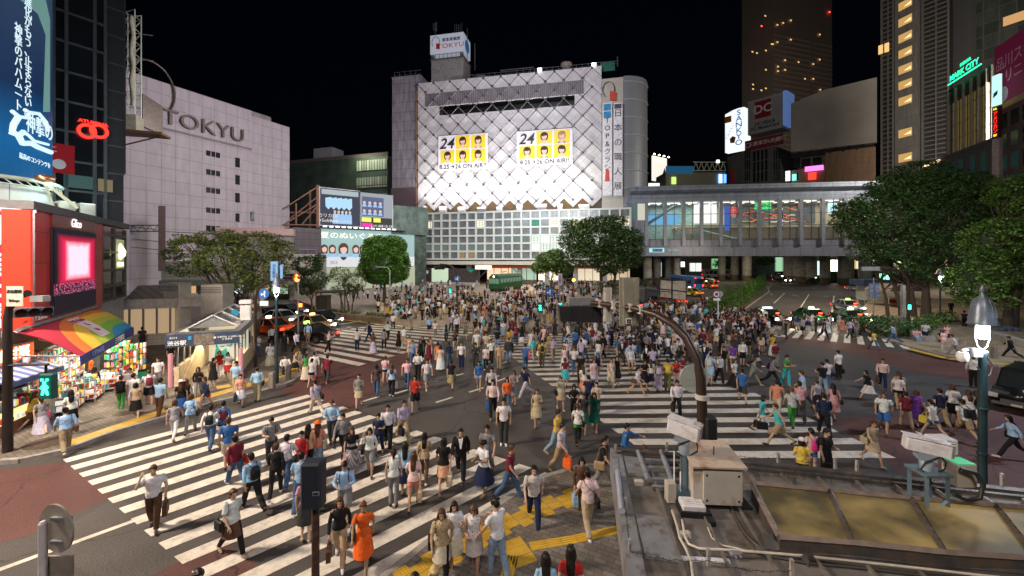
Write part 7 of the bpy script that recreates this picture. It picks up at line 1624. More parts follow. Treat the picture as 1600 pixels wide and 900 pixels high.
# hotel slab with lit stair windows
t,f,w,z1=tower('hotel_slab','grey hotel slab with a column of warm lit stair windows',1398,128,1440,121,-60,tile('slab_grey',(.30,.29,.27),(.15,.15,.14),3.2,4.5,.05,.6,.05))
for py in(12,37,62,86,111,135,160,210,248):u0,z=on(f,1404,py);u1,_=on(f,1425,py);mb=MB();mb.box(u0,u1,-.05,-.005,z-1.3,z+1.2);wdw=mb.build('stair_window',emi('stair_glow',(.95,.55,.18),.55),t);mb=MB();mb.prism([(u0+1.4,z-.6),(u1-.2,z+.2),(u1-.2,z-.7)],-.08,-.055,axis='y');mb.build('stair_flight',emi('stair_bright',(1,.8,.4),1.2),wdw)
def louvre_tower(lab,pxa,da,pxb,db,n=60):
 t,f,w,z1=tower('louvred_tower',lab,pxa,da,pxb,db,-60,mat('louvre_back',(.04,.036,.034),.6));mb=MB()
 for k in range(n):z=14+k*(z1-14)/n;mb.box(0,w,-.5,0,z,z+.28)
 mb.box(0,.4,-.6,0,10,z1);mb.box(w-.4,w,-.6,0,10,z1);mb.box(w*.5,w*.5+.25,-.55,0,10,z1);mb.build('louvre',mat('louvre_grey',(.24,.225,.21),.5,.3),t);return t,f
t_,f_=louvre_tower('narrow louvred hotel face at the dark sky edge',1377,131,1397.5,128.2);louvre_tower('wide louvred hotel face beside the lit stair windows',1441,121,1484,116)
u,z=on(f_,1384,75);mb=MB();[mb.box(u-1.6+q*1.5,u-.5+q*1.5,-.75,-.55,z-1.6,z+1.2)for q in range(2)];mb.build('lit_window',WAM,t_)
mb=MB();fx=frame(Pd(1484,118),Pd(1512,114));mb.box(0,(Pd(1484,118)-Pd(1512,114)).length,0,20,0,95);solo(mb,'grey_tower_flank',mat('flank_grey',(.10,.10,.10),.7,var=.1),'plain grey tower flank behind the green MARK CITY letters','building',fx)
fx=frame(Pd(1512,116),Pd(1700,98));t=thing('curved_glass_tower','dark greenish gridded tower above the green MARK CITY letters','building',fx);mb=MB();mb.box(0,40,0,20,20,95);mb.build('wall',tile('greenish_grid',(.075,.085,.075),(.13,.13,.12),3.0,3.4,.12,.35,.25),t)
u,z=on(fx,1590,27);mb=MB();mb.box(u-2.5,u+3,-.1,0,z-1.2,z+1.2);mb.build('lit_window',emi('dim_amber',(.9,.5,.2),.6),t)
# mark city atrium
f=frame(Pd(1479,88),Pd(1545,76));w=(Pd(1479,88)-Pd(1545,76)).length;t=thing('atrium_building','glass atrium with tall white fins below green SHIBUYA MARK CITY letters','building',f)
_,z0=on(f,1500,236);_,z1=on(f,1482,152);_,z1b=on(f,1500,150)
mb=MB();mb.box(0,w,1,10,z0,z1+1.5);mb.build('amber_interior',emi('atrium_amber',(.50,.36,.12),.16,(.15,.11,.05)),t)
mb=MB();mb.box(0,w,.3,.6,z1-1.5,z1+1.6);mb.build('dark_head',mat('head_dark',(.04,.045,.045),.4),t)
for i,px in enumerate((1480,1492,1504,1516,1528,1541)):u,_=on(f,px,200);mb=MB();mb.box(u-.13,u+.13,-.1,.38,z0,z1+1.2);mb.build('fin',mat('fin_white',(.42,.40,.36),.5),t)
mb=MB();[mb.box(x,x+.08,.4,.5,z0,z1)for x in np.arange(0,w,.85)];[mb.box(0,w,.38,.5,z,z+.1)for z in np.arange(z0,z1,3)];mb.build('glazing_bar',mat('bar_dark',(0,0,0)),t)
mb=MB();mb.box(-9,w+3,-.6,12,z0-7.5,z0-.05);mb.build('podium',tile('podium_grey',(.10,.105,.11),(.04,.04,.045),3,3.5,.08,.5,.05),t);mb=MB();[mb.box(x,x+1.5,-.66,-.61,z0-6,z0-2)for x in(1,3.2,5.4,9,12)];mb.build('teal_window',emi('dim_teal_win',(.05,.16,.14),.09),t)
GN=emi('green_sign',(.02,.95,.35),2.6);u,z=on(f,1509,130);text('MARK CITY',1.55,GN,t,xf=TX(u+.3,-.5,z1+3.3),sx=1.12,bold=.03);text('SHIBUYA',.85,GN,t,xf=TX(u+.9,-.5,z1+4.7),bold=.02);mb=MB();mb.box(u-4.9,u+5.4,-.5,-.35,z1+2.25,z1+2.45);mb.build('green_underline',GN,t)
mb=MB();mb.box(-7.2,-1.0,-.9,-.6,z0-.9,z0-.4);solo(mb,'canopy_lamp',emi('canopy_glow',(1,.72,.4),1.6),'warm lit canopy strip at the foot of the louvred tower','lamp',f)
# right edge building
f=frame(Pd(1557,66),Pd(1680,52));w=(Pd(1557,66)-Pd(1680,52)).length;t=thing('corner_office_building','brown office block with magenta advertising board at the photo edge','building',f)
_,zt=on(f,1562,118);_,zs=on(f,1560,176);mb=MB();mb.box(0,w,0,14,0,zt);mb.build('wall',mat('brown_stone',(.11,.08,.08),.7,var=.1),t)
mb=MB();mb.box(.3,w,-.4,-.05,zs,zt+4.5);mb.build('magenta_board',emi('magenta_board',(.30,.02,.09),.12,(.14,.02,.05)),t);mb=MB();mb.box(.3,w,-.45,-.41,zs,zs+.9);mb.build('ochre_band',mat('ochre_band',(.35,.22,.04),.5),t)
text('品川スキン\nクリニック',2.3,mat('pinkish_letters',(.75,.5,.6),.5,var=0),t,xf=TX(5.9,-.44,zs+5.9),sx=.9);mb=MB();mb.disc((2.6,-.46,zs+2.2),1.2,(0,1,0),.04,24);mb.build('round_seal',mat('seal_pale',(.45,.30,.36),.5),t)
for k in range(6):
 for q in range(6):
  x=.9+q*2.6;z=zs-2.9-k*3.3
  if z>9:mb=MB();mb.box(x,x+1.7,-.06,-.01,z,z+2.3);mb.build('window',WD if(k,q)not in((2,1),(3,1),(2,0))else emi('dim_teal_win',(0,0,0),1),t)
f=frame(Pd(1552,64),Pd(1563,63));w=.95;
for z0_,z1_,c,s,nm,lab in((118,165,(.55,.9,.85),1.0,'pale','pale lit vertical sign with a blue mark above the red neon sign'),(168,216,(.03,.01,.01),.2,'dark','black vertical sign with red katakana and yellow lettering')):
 _,za=on(f,1556,z0_);_,zb=on(f,1556,z1_);t=thing('vertical_sign',lab,'sign',f);mb=MB();mb.box(0,1.05,-.2,.2,zb,za);mb.build('box',emi('vsign_'+nm,c,s),t)
 if nm=='pale':mb=MB();mb.prism([(.2,zb+1.2),(.8,zb+1.6),(.85,zb+2.2),(.3,zb+1.9)],-.25,-.21,axis='y');mb.build('blue_mark',mat('sign_blue',(0,0,0)),t)
 else:text(list('アメリカン'),.78,emi('neon_red_text',(1,.03,.02),2),t,xf=TX(.52,-.24,(za+zb)/2),vertical=True,gap=.85);text('BF',.5,emi('neon_yellow',(1,.75,.03),2),t,xf=TX(.52,-.24,zb+.4));text('KB.',.42,emi('neon_yellow',(1,1,0),2),t,xf=TX(.52,-.24,za-.3))
mb=MB();mb.box(0,1.05,-.2,.3,8,on(f,1556,217)[1]);solo(mb,'sign_pillar',mat('pillar_pale',(.42,.36,.38),.5),'pale pillar below the red katakana sign','pillar',f)
# bank building with DC sign, round sign, blank billboard building
f=frame(Pd(1150,168),Pd(1236,152));w=(Pd(1150,168)-Pd(1236,152)).length;t=thing('bank_building','grey bank building with white DC VISA board and red bank strip','building',f)
_,zr=on(f,1190,233);mb=MB();mb.box(-2,w-5,0,16,0,zr);mb.prism([(w-5,0),(w-1.0,0),(w-1.2,zr-14),(w-5,zr)],0,16,axis='y');mb.build('wall',tile('bank_ribs',(.15,.16,.15),(.09,.10,.09),1.1,60,.07,.7,.02),t)
for px0,px1 in((1164,1173),(1177,1202),(1209,1220)):
 for py in(240,257,274):
  u0,_=on(f,px0,py);u1,z=on(f,px1,py);n_=max(3,int((u1-u0)/1.4));mb=MB();[mb.box(u0+(u1-u0)*q/n_,u0+(u1-u0)*(q+.55)/n_,-.06,-.01,z-1.9,z+1.9)for q in range(n_)];mb.build('window_row',WD,t)
t2=thing('card_billboard','white board with red DC emblem above the bank strip','billboard',f);u0,za=on(f,1170,160);u1,_=on(f,1224,150);_,zb=on(f,1170,212)
mb=MB();mb.box(u0,u1,-.8,6,zb,za);mb.build('board',tile('white_strips',(.52,.52,.52),(.3,.3,.3),60,1.5,.06,.5,.02),t2);mb=MB();mb.box(u1+.02,u1+1.2,-.5,7,zb+1,za+.4);mb.build('blue_side',emi('blue_side',(.2,.35,.8),.3),t2)
mb=MB();mb.box(u0+(u1-u0)*.22,u0+(u1-u0)*.68,-.95,-.82,zb+(za-zb)*.42,zb+(za-zb)*.92);mb.build('red_emblem',mat('emblem_dark_red',(.35,.02,.02),.5),t2);text('DC',4.6,TXW,t2,xf=TX(u0+(u1-u0)*.45,-1,zb+(za-zb)*.67),bold=.12);text('DC VISA &\nDC MasterCard',1.55,TXK,t2,xf=TX(u0+(u1-u0)*.5,-.85,zb+(za-zb)*.2),bold=.04)
t2=thing('bank_strip_sign','dark red strip sign 三菱東京UFJ銀行 with round white mark','sign',f);u0,za=on(f,1166,216);u1,zb=on(f,1222,222);mb=MB();mb.box(u0,u1+.5,-1.2,-.2,zb-.8,zb+3.0);mb.build('strip',mat('bank_red',(.28,.02,.04),.5),t2);text('三菱東京UFJ銀行',1.8,TXW,t2,xf=TX((u0+u1)/2+1.6,-1.25,zb+1.1),bold=.02);mb=MB();mb.tube([(u0+1.3+.9*math.cos(a),-1.25,zb+1.1+.9*math.sin(a))for a in[math.pi*k/8 for k in range(17)]],.16,6);mb.build('round_mark',TXW,t2)
f=frame(Pd(1133,190),Pd(1168,182));w=(Pd(1133,190)-Pd(1168,182)).length;t=thing('curved_lit_billboard','brilliant white rounded billboard with blue vertical SANKYO letters','billboard',f)
_,za=on(f,1134,184);_,zb=on(f,1134,237);mb=MB();pr=[(0,0),(w*.5,-3.0),(w*.78,-3.6),(w,-3.2),(w,3),(0,3)];mb.prism(pr,zb-.5,za+1.5);mb.build('lit_face',emi('brilliant_white',(.92,.97,1),.95),t)
CY=emi('cyan_letters',(.02,.25,.6),.5);text(list('SANKYO'),3.3,CY,t,sx=1.2,bold=.04,xf=TX(w*.80,-3.8,(za+zb)/2+.6),vertical=True,gap=.80);text(list('フィーバー'),1.7,CY,t,xf=TX(w*.36,-3.1,(za+zb)/2)@Matrix.Rotation(math.radians(35),4,'Y'),vertical=True,gap=.9);mb=MB();mb.box(w*.1,w*.42,-2.8,-2.6,za-3.4,za-.6);mb.build('orange_picture',mat('orange_pic',(.8,.3,.03),.6,var=.6,scale=1),t);mb=MB();mb.prism([(w*.42,zb+2.5),(w*.6,zb+2.2),(w*.66,zb+4.6),(w*.52,zb+5.4),(w*.4,zb+4.4)],-3.75,-3.55,axis='y');mb.build('orange_mark',mat('orange_pic',(0,0,0)),t)
mb=MB();mb.box(w*.2,w+4,-2,6,0,zb-3);mb.prism([(w*.62,-2.5),(w+.6,-3),(w+1.6,-1),(w*.8,0)],zb-8,zb-2.6);solo(mb,'cream_building',mat('cream_block',(.22,.22,.18),.7),'cream building with white funnel corner below the SANKYO billboard','building',f)
f=frame(Pd(1236,140),Pd(1374,126));w=(Pd(1236,140)-Pd(1374,126)).length;t=thing('blank_billboard_building','building with huge blank cream billboard and peach tiled base','building',f)
um,_=on(f,1289,200);_,za=on(f,1240,162);_,zb=on(f,1240,237);_,zm=on(f,1289,141);_,ze=on(f,1365,222)
mb=MB();mb.prism([(0,zb),(um,ze),(um,zm),(0,za)],-.6,1.5,axis='y');mb.prism([(um+.02,ze),(w-.6,ze-.3),(w-.6,zm+.6),(um+.02,zm)],-.6,1.5,axis='y');mb.build('blank_board',mat('blank_cream',(.48,.44,.38),.6,var=.12,scale=.2),t)
mb=MB();mb.box(0,um,2,14,0,on(f,1260,262)[1]);mb.build('tan_base',mat('tan_base',(.26,.20,.13),.7),t);mb=MB();mb.box(um+.1,w-.8,.5,14,0,on(f,1300,237)[1]);mb.build('peach_base',tile('peach_tiles',(.42,.25,.15),(.28,.16,.1),1.6,1.6,.04,.6,.04),t)
mb=MB();[mb.bar((x,.5,on(f,1300,237)[1]-.3),(x+2.5,.5,ze+.2),.25)for x in np.arange(0,w-4,3.4)];mb.box(0,w-1,2,3,on(f,1300,238)[1],ze+.4);mb.build('dark_truss',DARK,t)
for px,py,ww,hh in((1245,255,2.0,3.2),(1259,255,2.6,3.2),(1277,253,2.4,3.2),(1243,276,1.6,2.4)):u,z=on(f,px,py,2);mb=MB();mb.box(u-ww/2,u+ww/2,1.9,1.98,z-hh/2,z+hh/2);mb.build('window',WD,t)
for px,py,c,ww,hh,lab in((1272,263,(1,.2,.65),5.0,1.6,'pink lit horizontal sign on the tan facade'),(1269,275,(1,.05,.03),2.2,2.4,'red lit shop sign below the pink sign'),(1231,275,(.9,.95,.9),1.3,3.4,'white vertical sign at the bank building corner'),(1241,277,(.2,.7,.6),1.2,2.2,'small teal lit sign beside the white vertical sign')):
 u,z=on(f,px,py,1.2);mb=MB();mb.box(u-ww/2,u+ww/2,1.0,1.4,z-hh/2,z+hh/2);solo(mb,'lit_sign',emi('lit_'+lab.split()[0]+'_far',c,1.6),lab,'sign',f)
f=frame(Pd(1020,165),Pd(1042,170));w=(Pd(1020,165)-Pd(1042,170)).length;t=thing('roof_billboard','white lit billboard with four lamps on top beyond the bridge','billboard',f);_,za=on(f,1021,247);_,zb=on(f,1021,282)
mb=MB();mb.box(0,w,0,.6,zb,za+1);mb.build('lit_face',emi('cream_lit',(.95,.88,.78),.95),t);mb=MB();mb.prism([(w*.68,zb+3.2),(w*.95,zb+3.2),(w*.82,zb+6)],-.1,-.02,axis='y');mb.build('orange_figure',mat('orange_pic',(0,0,0)),t);text('お茶の時間',.8,TXK,t,xf=TX(w*.55,-.08,zb+1.6))
for k in range(4):mb=MB();mb.lathe([(.1,0),(.45,.2),(.1,.5)],(w*k/3,-.8,za+1.2),8);mb.build('lamp',emi('lamp_peach',(1,.85,.7),14),t)
mb=MB()
for k in range(12):x=w+1+k*2.2;mb.bar((x,3,10),(x,3,on(f,1050,256)[1]),.14);mb.bar((x,3,18+(k%2)*4),(x+2.2,3,22-(k%2)*4),.1);mb.bar((w+1,3,14+k*1.2),(w+27,3,14+k*1.2),.08)
mb.build('steel_frame',mat('pale_steel',(.22,.24,.22),.5,.3),t)
f=frame(Pd(1040,150),Pd(1135,150));w=22;_,z0=on(f,1080,276);t=thing('low_arcade_building','low pale building with white truss gangway and green garden lights','building',f)
mb=MB();mb.box(0,w,0,10,0,z0+1.6);mb.build('wall',mat('cream_block',(0,0,0)),t);mb=MB();mb.box(0,10,-.3,-.02,z0+1.0,z0+3.8);mb.build('blue_board',emi('blue_board',(.02,.12,.25),.5),t)
mb=MB();zz=z0+2.2
for k in range(6):mb.bar((10+k*2,-.2,zz),(11+k*2,-.2,zz+3),.25);mb.bar((11+k*2,-.2,zz+3),(12+k*2,-.2,zz),.25)
mb.box(10,22,-.4,0,zz-.2,zz+.1);mb.box(10,22,-.4,0,zz+2.9,zz+3.2);mb.build('white_truss',mat('truss_white',(.55,.58,.55),.5),t)
for px,py,c,s,ww,hh,lab in((1022,289,(.5,.6,1),1.3,4,1.3,'white and blue PLAZA sign just above the bridge roof'),(1053,282,(.55,1,.2),1.2,1.6,2.6,'yellow green garden glow on the low arcade roof'),(1122,252,(.8,1,.4),6,1.0,.9,'greenish flood lamp beneath the SANKYO billboard'),(1126,279,(.35,.6,1),2.6,1.2,3.2,'blue white vertical sign pair above the bridge'),(1133,279,(.1,.35,1),2,.9,3.2,'deeper blue vertical sign above the bridge')):
 u,z=on(f,px,py,-.6);mb=MB();mb.box(u-ww/2,u+ww/2,-.6,-.4,z-hh/2,z+hh/2);o=solo(mb,'lit_sign',emi('lit_'+lab.split()[0],c,s),lab,'sign',f)
 if 'PLAZA' in lab:text('PLAZA',1.0,TXW,o,xf=TX(u,-.65,z))
mb=MB();mb.box(u+2,u+3.4,-.8,-.3,8,z+3.5);solo(mb,'red_sign_column',mat('bank_red',(0,0,0)),'narrow dark red sign column left of the bank windows','sign',f)
light('east_fill','AREA',(95,60,34),(85,130,32),30000,(1,.90,.78),14,10)  # added fill on the eastern buildings, no fixture modelled
light('tower_fill','AREA',(150,190,60),(215,330,80),26000,(1,.85,.7),20,20)  # added fill to lift the far hotel tower out of black
# ------------------------------------------------------------------ trees and planting
def leafmat(name,c):
 m,N,L,P=nodes(name);P.inputs['Roughness'].default_value=.5;P.inputs['Specular IOR Level'].default_value=.35
 g=N.new('ShaderNodeNewGeometry');r=N.new('ShaderNodeMapRange');r.inputs[3].default_value=.3;r.inputs[4].default_value=1.8;L.new(g.outputs['Random Per Island'],r.inputs[0])
 s=N.new('ShaderNodeVectorMath');s.operation='SCALE';s.inputs[0].default_value=c;L.new(r.outputs[0],s.inputs['Scale']);L.new(s.outputs[0],P.inputs['Base Color']);return m
LEAF={'dark':leafmat('leaf_dark',(.050,.100,.032)),'mid':leafmat('leaf_mid',(.085,.16,.035)),'round':leafmat('leaf_round',(.075,.175,.028)),'warm':leafmat('leaf_warm',(.12,.16,.045))}
BARK=mat('bark',(.085,.065,.05),.9,var=.3,scale=9,bump=.6,bscale=25)
def leaves(clumps,n,size,seed,flat=.75,layered=.0):
 """leaf quads scattered through ellipsoid clumps [(x,y,z,rx,ry,rz)]"""
 rg=np.random.default_rng(seed);vol=np.array([c[3]*c[4]*c[5]for c in clumps])**.75;k=rg.choice(len(clumps),n,p=vol/vol.sum());C_=np.array(clumps)[k]
 d=rg.normal(size=(n,3));d/=np.linalg.norm(d,axis=1)[:,None];rad=rg.uniform(.25,1.0,n)**.45
# sprays: leaves gather round twig centres
 p=C_[:,:3]+d*rad[:,None]*C_[:,3:]
 tw=p[rg.integers(0,n,n)];mixw=(rg.random(n)<.0)[:,None];p=np.where(mixw,tw,p)
 f=np.sin(p[:,0]*1.9+seed)*np.sin(p[:,1]*2.3)*np.sin(p[:,2]*2.6+1);keep=f>-.16+.0*rad;p=p[keep];n=len(p)
 nrm=rg.normal(size=(n,3));nrm[:,2]=np.abs(nrm[:,2])+flat;nrm/=np.linalg.norm(nrm,axis=1)[:,None]
 a=np.cross(nrm,rg.normal(size=(n,3)));a/=np.linalg.norm(a,axis=1)[:,None];b=np.cross(nrm,a);s=size*rg.uniform(.6,1.3,n)[:,None]
 V=np.stack([p-a*s,p-b*s*.5,p+a*s,p+b*s*.5],1).reshape(-1,3);return V,np.arange(4*n).reshape(-1,4)
def tree(name,label,base,clumps,n,size,leaf,trunks,seed,limbs=6,group=None):
 t=thing(name,label,'tree',Matrix.Translation(base),group)
 V,F_=leaves(clumps,n,size,seed);me=mesh_np('crown',V,F_,LEAF[leaf]);o=bpy.data.objects.new('crown',me);COL.objects.link(o);o.parent=t
 r=random.Random(seed)
 for(x,y,r0,top)in trunks:
  mb=MB();tx,ty,tz=top;pts=[(x,y,-.1),(x+(tx-x)*.15,y+(ty-y)*.15,tz*.3),(x+(tx-x)*.5+r.uniform(-.15,.15),y+(ty-y)*.5,tz*.65),(tx,ty,tz)];mb.tube(pts,[r0*1.25,r0,r0*.8,r0*.5],10)
  for k in range(limbs):
   c=r.choice(clumps);s=Vector(pts[2]).lerp(Vector(pts[3]),r.random());e=Vector(c[:3])+Vector((r.uniform(-.4,.4)*c[3],r.uniform(-.4,.4)*c[4],r.uniform(-.3,.4)*c[5]));m_=s.lerp(e,.5)+Vector((0,0,-.15*(e-s).length*.5));mb.tube([s,m_,e],[r0*.42,r0*.26,r0*.08],7)
   for q in range(2):e2=e+Vector((r.uniform(-1,1),r.uniform(-1,1),r.uniform(-.2,.8)))*c[3]*.5;mb.tube([m_,m_.lerp(e2,.6),e2],[r0*.18,r0*.1,r0*.03],5)
  mb.build('trunk',BARK,t)
 return t
def cl(px,py,d,rx,ry,rz,base):p=D(px,py,d)-base;return(p.x,p.y,p.z,rx,ry,rz)
def crown_from(spec,base,S=1.0):return[cl(px,py,d,rx/FOC*d,rd,ry/FOC*d,base)for px,py,d,rx,ry,rd in spec]
# leafy tree by the station stairs
b=Vector((*Pd(388,33)[:2],.14))
tree('street_tree','loose spreading tree behind the station stairs, pinkish lit leaves',b,crown_from([(300,385,33,34,18,1.6),(270,398,33,16,10,1),(345,372,33,40,14,1.8),(400,380,34,46,20,2.2),(350,405,32,50,22,2),(410,420,34,40,26,2),(440,392,34,22,18,1.5),(300,420,32,34,14,1.4),(380,440,33,34,16,1.6),(425,450,34,26,14,1.5),(278,372,33,12,8,.8)],b),21000,.115,'warm',[(0,0,.22,(-.6,0,2.6)),(.5,.3,.17,(.9,.2,2.8)),(-.5,.2,.15,(-1.8,.3,2.8))],3,7)
b=Vector((*Pd(487,42)[:2],.14));tree('street_tree','narrow dark tree behind the signal with the red lamp',b,crown_from([(480,415,42,24,16,1.4),(488,438,42,26,18,1.5),(500,405,42,10,10,.8),(478,452,42,14,10,.9)],b),6500,.12,'dark',[(0,0,.12,(0,0,2.6))],5,5)
b=Vector((*Pd(545,52)[:2],.14));tree('street_tree','thin sapling with yellow lit leaves beside the round tree',b,crown_from([(530,430,52,20,14,1.4),(553,440,52,20,16,1.4),(540,452,52,24,10,1.4),(560,425,52,8,8,.7)],b),4200,.12,'warm',[(0,0,.09,(-.6,0,3.2)),(.4,0,.07,(.8,.2,3)),(-.7,.1,.07,(-1.4,0,2.6))],7,5)
b=Vector((*Pd(601,57)[:2],.14));tree('round_tree','dense clipped round green tree before the billboards',b,crown_from([(601,405,57,38,34,3.4),(578,418,57,18,22,2),(624,418,57,18,24,2),(590,385,57,24,18,2.2),(614,385,57,22,18,2.2),(600,432,57,34,13,2.6)],b),52000,.15,'round',[(0,0,.28,(0,0,3.2))],11,5)
b=Vector((*Pd(950,75)[:2],.14));tree('broad_tree','big dark broadleaf tree before the window grid and bridge end',b,crown_from([(935,372,75,52,30,4.5),(900,375,75,30,22,3),(970,385,75,36,28,4),(940,350,76,36,14,3),(985,405,75,20,16,2.4),(895,352,75,18,10,2),(915,398,74,34,20,3.5),(955,412,74,34,18,3),(960,345,76,24,10,2),(990,372,76,16,18,2)],b),30000,.24,'dark',[(-1,0,.35,(-1.4,0,4.5)),(.9,.4,.3,(1.6,.2,4.6))],13,8)
b=Vector((*Pd(862,78)[:2],.14));tree('broad_tree','lower olive tree left of the big central tree',b,crown_from([(862,408,78,28,16,3),(845,418,78,16,10,2),(878,420,78,20,12,2),(868,396,78,14,8,1.4)],b),9000,.22,'mid',[(0,0,.2,(0,0,3.4))],17,5)
# large trees on the right
b=Vector((*Pd(1447,47)[:2],.14))
tree('plaza_tree','huge spreading zelkova beside the avenue right of the bridge',b,crown_from([(1390,335,47,62,44,4),(1345,350,46,34,28,2.6),(1440,300,48,64,34,4),(1400,288,48,40,18,3),(1480,330,48,50,50,4),(1330,330,46,28,18,2),(1420,385,47,60,32,3.6),(1362,392,46,36,20,2.4),(1470,395,48,44,28,3),(1500,290,49,40,26,3),(1540,320,49,38,34,3),(1440,265,49,40,14,2.6),(1312,345,46,14,14,1.2),(1405,415,46,40,16,2.4),(1455,430,46,30,14,2)],b),64000,.17,'dark',[(0,0,.42,(-.2,0,5.0)),(-.9,.5,.26,(-1.8,.4,4.8)),(-2.1,.8,.2,(-3.4,.6,4.6)),(-3.1,1.4,.17,(-4.4,1,4.4))],19,11)
b=Vector((*Pd(1575,40)[:2],.14));tree('plaza_tree','green lit tree over the park pavement at the photo edge',b,crown_from([(1560,380,40,56,40,3),(1520,440,39,40,32,2.4),(1590,420,39,46,40,2.6),(1590,300,41,40,28,2.6),(1625,340,40,40,50,3),(1540,470,38,36,14,2)],b),36000,.15,'mid',[(0,0,.36,(0,0,4.4)),(1.4,.6,.25,(2,.5,4.2))],23,8)
b=Vector((*Pd(1135,140)[:2],0));tree('distant_tree','distant green lit tree seen through the gap under the bridge',b,crown_from([(1130,412,140,18,8,3),(1195,408,140,14,7,3)],b),2600,.4,'mid',[(0,0,.3,(0,0,3))],29,3)
def bush(name,label,cat,c,rx,ry,rz,n,size,leaf,seed,group=None):
 V,F_=leaves([(0,0,rz*.9,rx,ry,rz)],n,size,seed);o=bpy.data.objects.new(name,mesh_np(name,V,F_,LEAF[leaf]));COL.objects.link(o);o.location=c;tag(o,label,cat,group);return o
# conical shrubs of the median
k=0
for px,py,h in((1128,494,46),(1142,487,42),(1152,480,38),(1162,474,34),(1170,468,31),(1177,463,28),(1183,458,25),(1188,453,22),(1193,449,20),(1114,497,40)):
 g=G(px,py);hh=h/FOC*g.y;t=thing('median_shrub','conical green shrub in the planted row along the avenue median','shrub',Vector((g.x,g.y,.1)),'shrubs on the avenue median')
 V,F_=leaves([(0,0,hh*.28,hh*.30,hh*.30,hh*.32),(0,0,hh*.55,hh*.22,hh*.22,hh*.28),(0,0,hh*.8,hh*.11,hh*.11,hh*.22)],3600,.085,40+k);o=bpy.data.objects.new('foliage',mesh_np('foliage',V,F_,LEAF['round']));COL.objects.link(o);o.parent=t;mb=MB();mb.tube([(0,0,-.1),(0,0,hh*.5)],.05,6);mb.build('stem',BARK,t);k+=1
def hedge(label,a,b,w,h,seed,n,leaf='dark',name='hedge'):
 A,B_=G(*a,.14),G(*b,.14);L_=(B_-A).length;d=(B_-A).normalized();k=max(2,int(L_/.8));cs=[((A.x+(B_.x-A.x)*(i+.5)/k)-A.x,(A.y+(B_.y-A.y)*(i+.5)/k)-A.y,h*.45,L_/k*.8+w*.1,w*.55,h*.6)for i in range(k)]
 V,F_=leaves(cs,n,.10,seed);o=bpy.data.objects.new(name,mesh_np(name,V,F_,LEAF[leaf]));COL.objects.link(o);o.location=A;return tag(o,label,'hedge')
hedge('clipped low hedge behind the right hand zebra crossing',(1352,521),(1415,523),5,1.6,51,9000);hedge('brownish low hedge on the planter kerb by the taxis',(505,487),(600,496),.9,.45,53,3200,'warm')
hedge('bright green bushes around the plaza tree trunks',(1425,520),(1482,500),2.4,1.1,55,4500,'mid');hedge('dark shrub bank beneath the big central tree',(930,462),(1010,455),3,2.2,57,6000);hedge('light green border before the crowd near the arrow sign',(895,478),(945,482),1.6,.7,59,2600,'mid')
# planter kerb walls
def wall(name,label,pts,h,w,m,z=.14):
 mb=MB();P3=[G(*p,z)for p in pts]
 for a,b in zip(P3,P3[1:]):
  d=(b-a).normalized();n=Vector((-d.y,d.x,0))*w/2;mb.prism([(a+n)[:2],(a-n)[:2],(b-n)[:2],(b+n)[:2]],0,z+h)
 return solo(mb,name,m,label,'wall')
BRK=tile('brown_stone_kerb',(.20,.13,.09),(.1,.07,.05),.5,.25,.02,.7)
wall('planter_wall','low brown stone planter wall between taxis and the square',[(478,478),(520,494),(600,503)],.45,.4,BRK)
wall('planter_wall','pale low stone wall people sit on under the plaza trees',[(1424,531),(1462,533),(1500,538)],.42,.6,CONC);wall('planter_wall','curved dark stone wall behind the street lantern',[(1540,525),(1590,540),(1680,560)],.55,.7,CONC)
wall('grey_barrier','grey concrete barrier box around the stair opening near the crowd',[(885,490),(940,486),(985,482)],1.0,2.2,CONC)
light('park_tree_fill','AREA',(31,30,15),(38,44,7),1300,(1,.93,.72),3,3)  # added fill to brighten the plaza trees, not a lamp of the park
light('square_tree_fill','AREA',(-9,40,13),(-14,52,6),1300,(1,.95,.75),2,2)  # added fill to brighten the trees at the square
